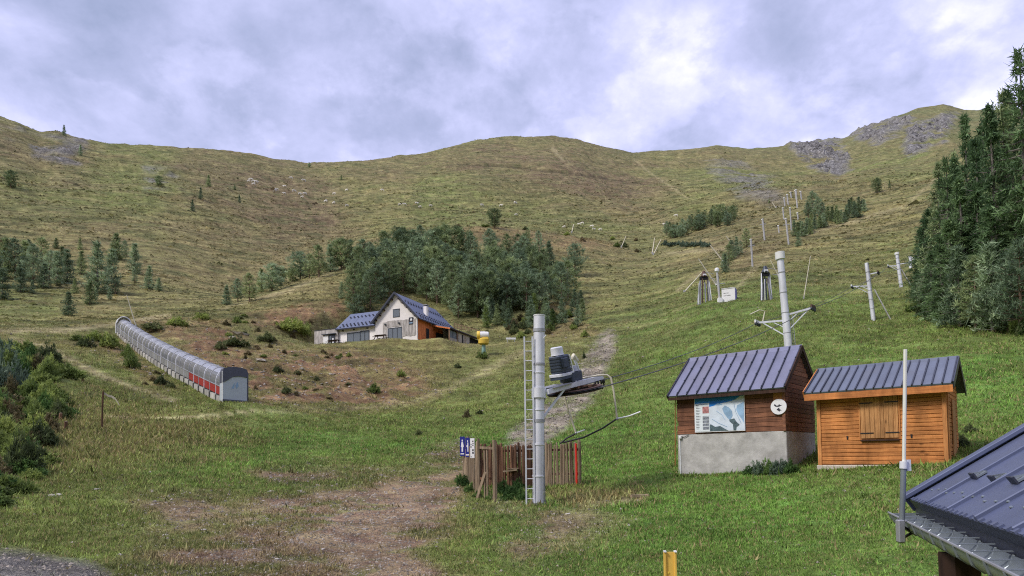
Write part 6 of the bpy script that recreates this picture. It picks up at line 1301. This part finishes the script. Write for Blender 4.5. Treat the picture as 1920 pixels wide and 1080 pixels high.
for k in range(34):
    t_ = k / 33; u = 1492 + 128 * t_ + rv.uniform(-3, 3); v = 446 - 46 * t_ ** 0.9 + rv.uniform(-9, 5)
    tree_px(YOUNG, 5.0, u, v, rv.uniform(17, 27), 'young pine at the %s of the planted row right of the far posts' % ('lower left end' if k < 11 else 'middle' if k < 23 else 'upper right end'), 'young pines of the planted row', dmin=100, wide=1.2)
for i_, (u, v, h) in enumerate(sorted(((1524, 402, 40), (1534, 406, 34), (1542, 410, 28), (1516, 408, 26)))): tree_px(PINES, 10.0, u, v, h, nth('taller dark pine from the left behind the planted row', i_), 'taller pines behind the planted row', dmin=120, wide=1.3)
tree_px(YOUNG, 5.0, 1497, 462, 24, 'drooping dark pine at the lower end of the planted row', dmin=90, wide=1.2)
# tall firs at the right
FOREST = [(1728, 92, 415), (1738, 88, 372), (1752, 85, 335), (1767, 80, 290), (1786, 76, 262), (1806, 78, 240), (1822, 73, 196), (1846, 66, 222), (1860, 75, 165), (1876, 62, 180), (1894, 66, 138), (1913, 60, 108), (1934, 58, 74), (1960, 56, 60), (1990, 55, 60), (1836, 58, 330), (1868, 52, 350), (1902, 50, 320), (1793, 64, 395), (1815, 61, 400), (1935, 48, 290), (1768, 70, 425), (1748, 76, 440), (1780, 95, 285), (1800, 98, 270), (1830, 92, 230), (1855, 90, 200), (1885, 84, 190), (1905, 80, 160), (1745, 100, 385), (1970, 50, 200), (1880, 70, 260), (1850, 72, 290), (1812, 70, 320), (2010, 52, 80), (1722, 84, 470)]
for i, (u, d, vt) in enumerate(FOREST):
    d = max(d, 64 + (i % 4) * 2)
    vt = vt + 12 + (0 if i % 3 == 0 else 18 if i % 3 == 1 else 40); p = on(*P(u, 600, d).xy); h = P(u, vt, d).z - p.z
    tree(FIRL if i % 7 == 3 else FIRS, 20.0, p, h, 'tall dark fir in the %s of the wood, %s' % ('front rank' if d < 72 else 'rear rank', 'by its left flank' if u < 1770 else 'towards its middle' if u < 1870 else 'against the right picture edge'), 'firs of the wood at the right edge', 'fir_tree', wide=max(0.66, min(1.35, 12.5 / max(h, 6.0))) * rv.uniform(0.8, 1.1))
for i_, (u, v, h) in enumerate(sorted(((1745, 585, 75), (1770, 600, 95), (1800, 612, 120), (1830, 618, 110), (1862, 622, 130), (1892, 625, 120), (1915, 628, 140), (1760, 560, 80), (1735, 555, 60)))):
    tree_px(YOUNG + PINES[:3], 7.0, u, v, h, nth('bluish young pine from the left fronting the fir wood', i_), 'young pines fronting the fir wood', wide=1.1, dmin=25)
for k in range(20):
    u = 1722 + 11 * k + rv.uniform(-5, 5); v = 592 + 30 * (k / 19) ** 0.6 + rv.uniform(-14, 8)
    bush_px(rv.choice(['dark', 'broom', 'broom', 'weed']), u, v, rv.uniform(26, 44), rv.uniform(18, 36), 'leafy bush at the grassy foot of the fir wood', 'bushes at the foot of the fir wood')
# shrubs
k = 0
LEFTB = [(-45, 690), (-45, 655), (0, 648), (45, 652), (95, 672), (135, 705), (140, 742), (120, 778), (95, 825), (70, 900), (30, 940), (-45, 960)]
n_l = 0
while n_l < 125:
    u, v = rv.uniform(-45, 142), rv.uniform(650, 960)
    if not in_poly(u, v, LEFTB): continue
    s = 1 + (v - 650) / 500; n_l += 1; low_ = 0.6 if v > 860 else 1.0
    bush_px(rv.choice(['broom', 'broom', 'broom', 'broom', 'dark', 'weed', 'brown']), u, v, rv.uniform(22, 44) * s, rv.uniform(15, 29) * s * low_, 'bushy green shrub %s of the overgrown left bank' % ('along the top' if v < 715 else 'in the middle' if v < 830 else 'near the foot'), 'shrubs of the overgrown left bank')
bush_px('teal', 8, 742, 66, 62, 'rounded blue-green bush at the left picture edge'); bush_px('teal', 4, 688, 50, 40, 'darker blue-green bush above the rounded one at the left edge')
bush_px('dark', 40, 888, 60, 55, 'dark leafy bush low on the left bank'); bush_px('weed', 55, 862, 30, 26, 'small bright green bush low on the left bank')
for u, v, w, h, kd, lb in ((303, 721, 26, 15, 'dark', 'low dark rounded bush left of the tunnel'), (321, 727, 17, 10, 'dark', 'smaller dark bush just right of the low rounded one'), (247, 690, 26, 26, 'broom', 'green bush below the upper half of the tunnel'), (240, 672, 24, 24, 'broom', 'green bush higher up beside the tunnel'), (205, 652, 36, 22, 'broom', 'broad bush under the upper end of the tunnel'), (160, 652, 30, 16, 'dark', 'dark bush beside the curving track'), (178, 640, 34, 16, 'broom', 'wide bush between the track and tunnel top'), (146, 640, 22, 10, 'broom', 'small bush left of the curving track'),
    (440, 650, 52, 18, 'dark', 'long dark bush on the bare bank right of the tunnel'), (412, 655, 22, 12, 'dark', 'small dark bush beside the long one on the bank'), (520, 698, 20, 12, 'dark', 'dark bush in the middle of the brown bank'), (536, 738, 20, 13, 'dark', 'dark rounded bush low on the brown bank'), (701, 738, 28, 18, 'broom', 'green bush on the bank below the chalet gable'), (752, 706, 20, 14, 'broom', 'grey-green bush below the chalet right corner'), (905, 672, 26, 14, 'broom', 'bush around the foot of the snow cannon'), (858, 690, 16, 9, 'dark', 'tuft-like bush below the snow cannon'), (548, 622, 60, 26, 'broom', 'spreading bush on the bank left of the chalet annex'), (500, 640, 34, 16, 'dark', 'dark bush on the bank left of the spreading bush'), (572, 630, 30, 26, 'broom', 'bush touching the chalet annex'), (445, 606, 18, 12, 'broom', 'small bush on the brown slope above the tunnel'), (330, 612, 40, 16, 'broom', 'broad bush on the crest behind the tunnel'), (290, 620, 40, 14, 'dark', 'dark bush line behind the tunnel top'), (380, 600, 30, 14, 'broom', 'bush on the bank crest above the tunnel'),
    (785, 816, 14, 10, 'dark', 'small dark thistle clump in the meadow left of the fence'), (875, 783, 18, 14, 'brown', 'brown weed clump in the meadow above the fence'), (900, 776, 14, 8, 'dark', 'small weed clump right of the brown one'), (1095, 672, 8, 12, 'dark', 'small dark weed by the stony track')):
    bush_px(kd, u, v, w, h, lb)
for k in range(26):
    u, v = rv.uniform(945, 1105), rv.uniform(590, 634); bush_px(rv.choice(['broom', 'brown', 'dark']), u, v, rv.uniform(14, 26), rv.uniform(9, 17), 'low scrub bush on the slope right of the snow cannon', 'scrub right of the snow cannon')
for k in range(34):
    t_ = rv.random(); u = 740 + 460 * t_ + rv.uniform(-8, 8); v = 452 - 40 * math.sin(min(1, t_ * 1.55) * math.pi / 2) + (max(0, t_ - 0.45)) * 90 + rv.uniform(-8, 14); p = G(u, v)
    if dist(p) < 290: bush_px(rv.choice(['dark', 'broom', 'brown']), u, v, rv.uniform(10, 20), rv.uniform(5, 9), 'low dark juniper bush on the knoll top', 'junipers on the knoll top')
for k in range(60):
    u, v = rv.uniform(250, 660), rv.uniform(592, 750); p = G(u, v)
    if 55 < dist(p) < 130 and not (590 < u and v < 650): bush_px(rv.choice(['brown', 'dark', 'brown', 'broom']), u, v, rv.uniform(8, 16), rv.uniform(4, 8), 'small heather clump on the bare brown bank', 'heather clumps on the brown bank')
# weeds at the fence and the brown hut
for u, v, w, h in ((872, 912, 30, 20), (884, 924, 30, 18), (862, 905, 26, 16), (895, 932, 20, 12), (945, 925, 30, 24), (962, 932, 34, 26), (978, 938, 26, 24), (950, 938, 26, 14), (972, 918, 26, 20), (915, 938, 14, 10)):
    bush_px('weed', u, v, w, h, 'leafy green weeds %s the stake fence' % ('outside the left end of' if u < 905 else 'in the open front of'), 'weeds at the stake fence', name='weed_clump', cat='weeds')
for i_, (x_, w, h) in enumerate(((2.75, 0.25, 0.28), (3.05, 0.33, 0.42), (3.38, 0.33, 0.50), (3.75, 0.36, 0.55), (4.1, 0.3, 0.45))):
    q = hut_pt(x_, -0.36, 0); q.z = float(ground_z(q.x, q.y)); bush('teal' if i_ % 2 else 'weed', q, w, h, nth('green nettle clump from the left at the concrete base of the brown hut', i_), 'nettles at the brown hut', name='nettle_clump', cat='weeds')
for u, v, w, h in ((1805, 842, 26, 16), (1818, 812, 22, 14), (1800, 830, 22, 14)): bush_px('dark', u, v, w, h, 'dark weed clump right of the orange hut', 'weeds right of the orange hut', name='weed_clump', cat='weeds')

# ------------------------------------------------------------------ grazing cows, far up the slope
def cow_mesh():
    V_ = [(0, 0, 1.0), (0.45, 0, 1.02), (0.85, 0, 1.05), (1.15, 0, 0.85), (1.42, 0, 0.50), (-0.5, 0, 1.02), (-0.85, 0, 1.02), (-0.95, 0, 0.6)]
    Ed = [(0, 1), (1, 2), (2, 3), (3, 4), (0, 5), (5, 6), (6, 7)]; Rr = [0.42, 0.40, 0.34, 0.2, 0.14, 0.42, 0.34, 0.04]
    for root, x_ in ((1, 0.62), (5, -0.68)):
        for s_ in (-0.22, 0.22):
            i = len(V_); V_ += [(x_, s_, 0.62), (x_ + (0.02 if root == 1 else -0.06), s_, 0.32), (x_, s_, 0.0)]; Rr += [0.14, 0.08, 0.07]; Ed += [(root if root == 1 else 6, i), (i, i + 1), (i + 1, i + 2)]
    me = bpy.data.meshes.new('cow'); me.from_pydata(V_, Ed, []); ob = bpy.data.objects.new('cow_source', me); COL.objects.link(ob)
    md = ob.modifiers.new('skin', 'SKIN')
    for i, sv in enumerate(me.skin_vertices[0].data): sv.radius = (Rr[i], Rr[i]); sv.use_root = (i == 0)
    ob.modifiers.new('sub', 'SUBSURF').levels = 1
    dg = bpy.context.evaluated_depsgraph_get(); me2 = bpy.data.meshes.new_from_object(ob.evaluated_get(dg)); bpy.data.objects.remove(ob); me2.materials.clear(); me2.materials.append(MATS['cow_white']); me2.name = 'cow'; return me2
cowm = cow_mesh()
COWS = [(466, 340), (471, 337), (475, 341), (480, 342), (476, 346), (546, 334), (570, 339), (534, 350), (515, 358), (519, 356), (533, 363), (551, 359), (562, 364), (566, 370), (572, 364), (626, 364), (611, 378), (626, 381), (650, 357), (717, 357), (650, 386), (749, 384), (759, 384), (781, 382), (788, 388), (807, 386), (904, 385), (939, 386), (966, 381), (968, 403), (1058, 426), (1086, 421), (1092, 419), (1109, 425), (1113, 430), (1126, 431), (1246, 421), (1268, 405)]
for i, (u, v) in enumerate(COWS):
    p = G(u, v + 1.5, 150); o = place('cow', cowm, None, p, (0, 0, rv.choice([0, math.pi]) + rv.uniform(-0.7, 0.7)), 3.4 * dist(p) / 1200 * rv.uniform(0.85, 1.05) if dist(p) < 700 else 1.6)
    tag(o, 'white cow grazing %s' % ('in the left huddle on the brown slope' if u < 500 else 'in the loose band across the brown slope' if u < 660 else 'in the middle of the high slope' if u < 1000 else 'to the right above the knoll'), 'cow', 'cows scattered over the high slope')

# ------------------------------------------------------------------ stones, grass
def stone_mesh(seed):
    rng = np.random.default_rng(seed); bm = bmesh.new(); bmesh.ops.create_icosphere(bm, subdivisions=1, radius=1.0)
    for v in bm.verts: v.co = v.co * (0.75 + 0.5 * rng.random()); v.co.z *= 0.55
    me = bpy.data.meshes.new('stone'); bm.to_mesh(me); bm.free(); return me
STM = [stone_mesh(k) for k in range(5)]
for m_ in STM: m_.materials.append(MATS['stone_light'])
for i, (u, v, w) in enumerate(((684, 992, 16), (508, 922, 13), (560, 921, 13), (310, 1004, 16), (382, 994, 14), (740, 970, 10), (330, 968, 9), (180, 918, 14), (97, 930, 20), (110, 928, 14), (470, 985, 8), (225, 1040, 12), (520, 1048, 12), (605, 1030, 10), (820, 1010, 9), (1120, 998, 10), (1065, 964, 12), (1250, 960, 9), (1180, 985, 8))):
    p = G(u, v); k_ = dist(p) / 1200; o = place('stone', STM[i % 5], None, p + Vector((0, 0, 0.0)), (0, 0, rv.uniform(0, 6)), (w * k_ / 2, w * k_ / 2.6, w * k_ / 3)); tag(o, 'pale stone lying loose in the trodden foreground', 'stone', 'loose stones in the foreground')
for i, (u, v, w, h, lb) in enumerate(((450, 627, 30, 10, 'pale broken rock outcrop on the bare bank above the tunnel'), (436, 634, 18, 7, 'small pale rock left of the outcrop above the tunnel'), (490, 676, 26, 8, 'light slab of rock on the upper edge of the brown bank'), (566, 692, 14, 6, 'pale sandy rock in the middle of the brown bank'), (619, 702, 6, 5, 'small white rock on the brown bank'))):
    p = G(u, v); k_ = dist(p) / 1200; o = place('rock', STM[i % 5].copy(), None, p, (0, 0.1, rv.uniform(0, 6)), (w * k_ / 2, w * k_ / 2.5, h * k_)); o.data.materials[0] = MATS['rock_pale']; tag(o, lb, 'rock')
# gravel: thousands of small stones
def scatter(n, dmin, dmax, azlim=41.0, rng=RNG):
    d = np.exp(rng.uniform(math.log(dmin), math.log(dmax), n)); a = np.radians(rng.uniform(-azlim, azlim, n)); return d * np.sin(a), d * np.cos(a), d
def gravel():
    x, y, d = scatter(100000, 9.3, 130); w = np.maximum.reduce([sample(M['dirt'], x, y), sample(M['gravel'], x, y), sample(M['stony'], x, y) * 1.3, 0.35 * sample(M['bank'], x, y)]) + 0.07 * (d < 30) + 0.01
    k = RNG.random(len(x)) < w * np.where(d < 34, 0.55, 0.9); x, y, d = x[k], y[k], d[k]; z = ground_z(x, y); n = len(x); s = np.minimum(RNG.lognormal(0, 0.5, n), 2.1) * 0.023 * np.clip(d / 16, 0.8, 4.5)
    base = np.array([(1, 0, 0), (0, 1, 0), (-1, 0, 0), (0, -1, 0), (0, 0, 0.7)], float); fc = np.array([(0, 1, 4), (1, 2, 4), (2, 3, 4), (3, 0, 4)])
    v = base[None] * s[:, None, None] * RNG.uniform(0.6, 1.4, (n, 5, 1)); a = RNG.uniform(0, 6.28, n); c, sn = np.cos(a)[:, None], np.sin(a)[:, None]
    v = np.stack([v[..., 0] * c - v[..., 1] * sn, v[..., 0] * sn + v[..., 1] * c, v[..., 2]], -1) + np.stack([x, y, z], -1)[:, None]
    tone = RNG.uniform(0.4, 1.35, n)[:, None] * np.array((0.38, 0.335, 0.285)) ; tri = v[:, fc].reshape(-1, 3, 3); return tri_mesh('gravel', tri, None, 'grass_blades', np.repeat(tone, 4, 0))
tag(place('gravel', gravel()), 'loose gravel strewn over the bare ground', 'gravel', kind='stuff')
def grass():
    x, y, d = scatter(330000, 9.3, 150); bare = np.maximum.reduce([sample(M['dirt'], x, y), sample(M['gravel'], x, y), sample(M['stony'], x, y), 0.7 * sample(M['bank'], x, y), 0.75 * sample(M['path'], x, y)])
    n2 = fbm(x * 0.5, y * 0.5, s=74, oct=3); bare = np.maximum(np.clip(bare * (0.3 + 1.4 * sstep(n2, 0.36, 0.6)), 0, 1), (sample(M['gravel'], x, y) > 0.2) * 1.0)
    lx_, ly_ = (x - H_FR.x) * H_E.x + (y - H_FR.y) * H_E.y, (x - H_FR.x) * H_G.x + (y - H_FR.y) * H_G.y
    ex = [];
    for loc, r0, W_, D_ in ((hut1_loc, r1, W1, D1), (hut2_loc, r2, W2, D2)):
        a_ = RNG.uniform(-0.1, W_ + 0.1, 700); b_ = -0.08 - np.abs(RNG.normal(0, 0.10, 700)); a_ = np.append(a_, W_ + 0.06 + np.abs(RNG.normal(0, 0.1, 400))); b_ = np.append(b_, RNG.uniform(0, D_, 400))
        ex.append(np.stack([loc.x + a_ * math.cos(r0) - b_ * math.sin(r0), loc.y + a_ * math.sin(r0) + b_ * math.cos(r0)], -1))
    a_ = RNG.uniform(0, 6.28, 260); b_ = 0.2 + np.abs(RNG.normal(0, 0.16, 260)); ex.append(np.stack([pb.x + b_ * np.cos(a_), pb.y + b_ * np.sin(a_)], -1))
    for f_a, f_b in ((bk0, bk1), (fa, fb_)): t_ = RNG.random(500)[:, None]; ex.append(np.array(f_a.xy)[None] * (1 - t_) + np.array(f_b.xy)[None] * t_ + RNG.normal(0, 0.10, (500, 2)))
    ex = np.vstack(ex); x, y = np.append(x, ex[:, 0]), np.append(y, ex[:, 1]); d = np.hypot(x, y); tall = np.arange(len(x)) >= len(x) - len(ex)
    bare = np.append(bare, np.zeros(len(ex)))
    lx_, ly_ = (x - H_FR.x) * H_E.x + (y - H_FR.y) * H_E.y, (x - H_FR.x) * H_G.x + (y - H_FR.y) * H_G.y
    k = (RNG.random(len(x)) > bare * 0.97) & ~((lx_ > -21) & (lx_ < 4) & (ly_ > -1) & (ly_ < 16))
    for loc, r0, W_, D_ in ((hut1_loc, r1, W1, D1), (hut2_loc, r2, W2, D2)):
        hx, hy = (x - loc.x) * math.cos(r0) + (y - loc.y) * math.sin(r0), -(x - loc.x) * math.sin(r0) + (y - loc.y) * math.cos(r0); k &= ~((hx > -0.03) & (hx < W_ + 0.03) & (hy > -0.05) & (hy < D_ + 0.03))
    x, y, d, tall = x[k], y[k], d[k], tall[k]; n = len(x); z = ground_z(x, y)
    mm = {q: sample(M[q], x, y) for q in M}; c = ground_colour(x, y, z, d, mm)
    straw = (RNG.random(n) < 0.17 + 0.5 * mm['dry'])[:, None]; c = np.where(straw, np.array((0.40, 0.33, 0.155)) * RNG.uniform(0.6, 1.2, (n, 1)), c * np.array((1.0, 1.08, 0.95)) * RNG.uniform(0.45, 2.1, (n, 1)))
    hgt = (0.050 + 0.05 * fbm(x * 0.35, y * 0.35, s=90, oct=3) + 0.10 * mm['dry'] * (d < 60)) * np.clip(d / 14, 0.8, 5.0) ** 0.72 * RNG.uniform(0.5, 1.4, n) * np.where((RNG.random(n) < 0.03) & (d < 32), 1.8, 1.0) * np.where(tall, 1.35, 1.0); K = 3
    X = np.repeat(np.stack([x, y, z - 0.01], -1), K, 0); s = np.repeat(hgt, K)[:, None]; X = X + np.concatenate([RNG.normal(0, 0.5, (n * K, 2)) * s, np.zeros((n * K, 1))], 1)
    dr_ = unit(np.concatenate([RNG.normal(0, 0.55, (n * K, 2)), np.ones((n * K, 1))], 1)); side_ = unit(np.concatenate([RNG.normal(0, 1, (n * K, 2)), np.zeros((n * K, 1))], 1)) * s * 0.13
    tri = np.stack([X - side_, X + side_, X + dr_ * s * RNG.uniform(0.6, 1.1, (n * K, 1))], 1); return tri_mesh('grass', tri, None, 'grass_blades', np.repeat(c, K, 0))
def tussocks():
    x, y, d = scatter(150000, 105, 950); w = 1 - np.maximum.reduce([sample(M['rock'], x, y) * 0.8, sample(M['path'], x, y), sample(M['bank'], x, y) * 0.5])
    lx_, ly_ = (x - H_FR.x) * H_E.x + (y - H_FR.y) * H_E.y, (x - H_FR.x) * H_G.x + (y - H_FR.y) * H_G.y
    clump = fbm(x * 0.05, y * 0.05, ground_z(x, y) * 0.25, s=95, oct=3)
    k = (RNG.random(len(x)) < w * (0.25 + 1.5 * sstep(clump, 0.42, 0.62))) & ~((lx_ > -22) & (lx_ < 5) & (ly_ > -5) & (ly_ < 17)); x, y, d, clump = x[k], y[k], d[k], clump[k]; n = len(x); z = ground_z(x, y)
    c = ground_colour(x, y, z, d, {q: sample(M[q], x, y) for q in M}); kind = RNG.random(n)[:, None]
    c = np.where(kind < 0.22, np.array((0.36, 0.31, 0.15)) * RNG.uniform(0.6, 1.15, (n, 1)), np.where(kind > 0.84, np.array((0.105, 0.112, 0.048)) * RNG.uniform(0.7, 1.4, (n, 1)), c * RNG.uniform(0.6, 1.6, (n, 1))))
    s = (d / 1200 * RNG.lognormal(0.2, 0.4, n) * 1.0) * (1 - 0.6 * sstep(d, 380, 650)) * np.where(RNG.random(n) < 0.03, 2.2, 1.0); K = 3; X = np.repeat(np.stack([x, y, z - 0.05], -1), K, 0); s3 = np.repeat(s, K)[:, None]
    X = X + np.concatenate([RNG.normal(0, 0.9, (n * K, 2)) * s3, np.zeros((n * K, 1))], 1); dr_ = unit(np.concatenate([RNG.normal(0, 0.6, (n * K, 2)), np.ones((n * K, 1))], 1)); side_ = unit(np.concatenate([RNG.normal(0, 1, (n * K, 2)), np.zeros((n * K, 1))], 1)) * s3 * 1.05
    return tri_mesh('tussocks', np.stack([X - side_, X + side_, X + dr_ * s3 * 0.8], 1), None, 'grass_blades', np.repeat(c, K, 0))
tag(place('tussocks', tussocks()), 'rough tussocks and heather covering the high slopes', 'tussock grass', kind='stuff')
tag(place('grass', grass()), 'short meadow grass and dry tufts over the slopes', 'grass', kind='stuff')
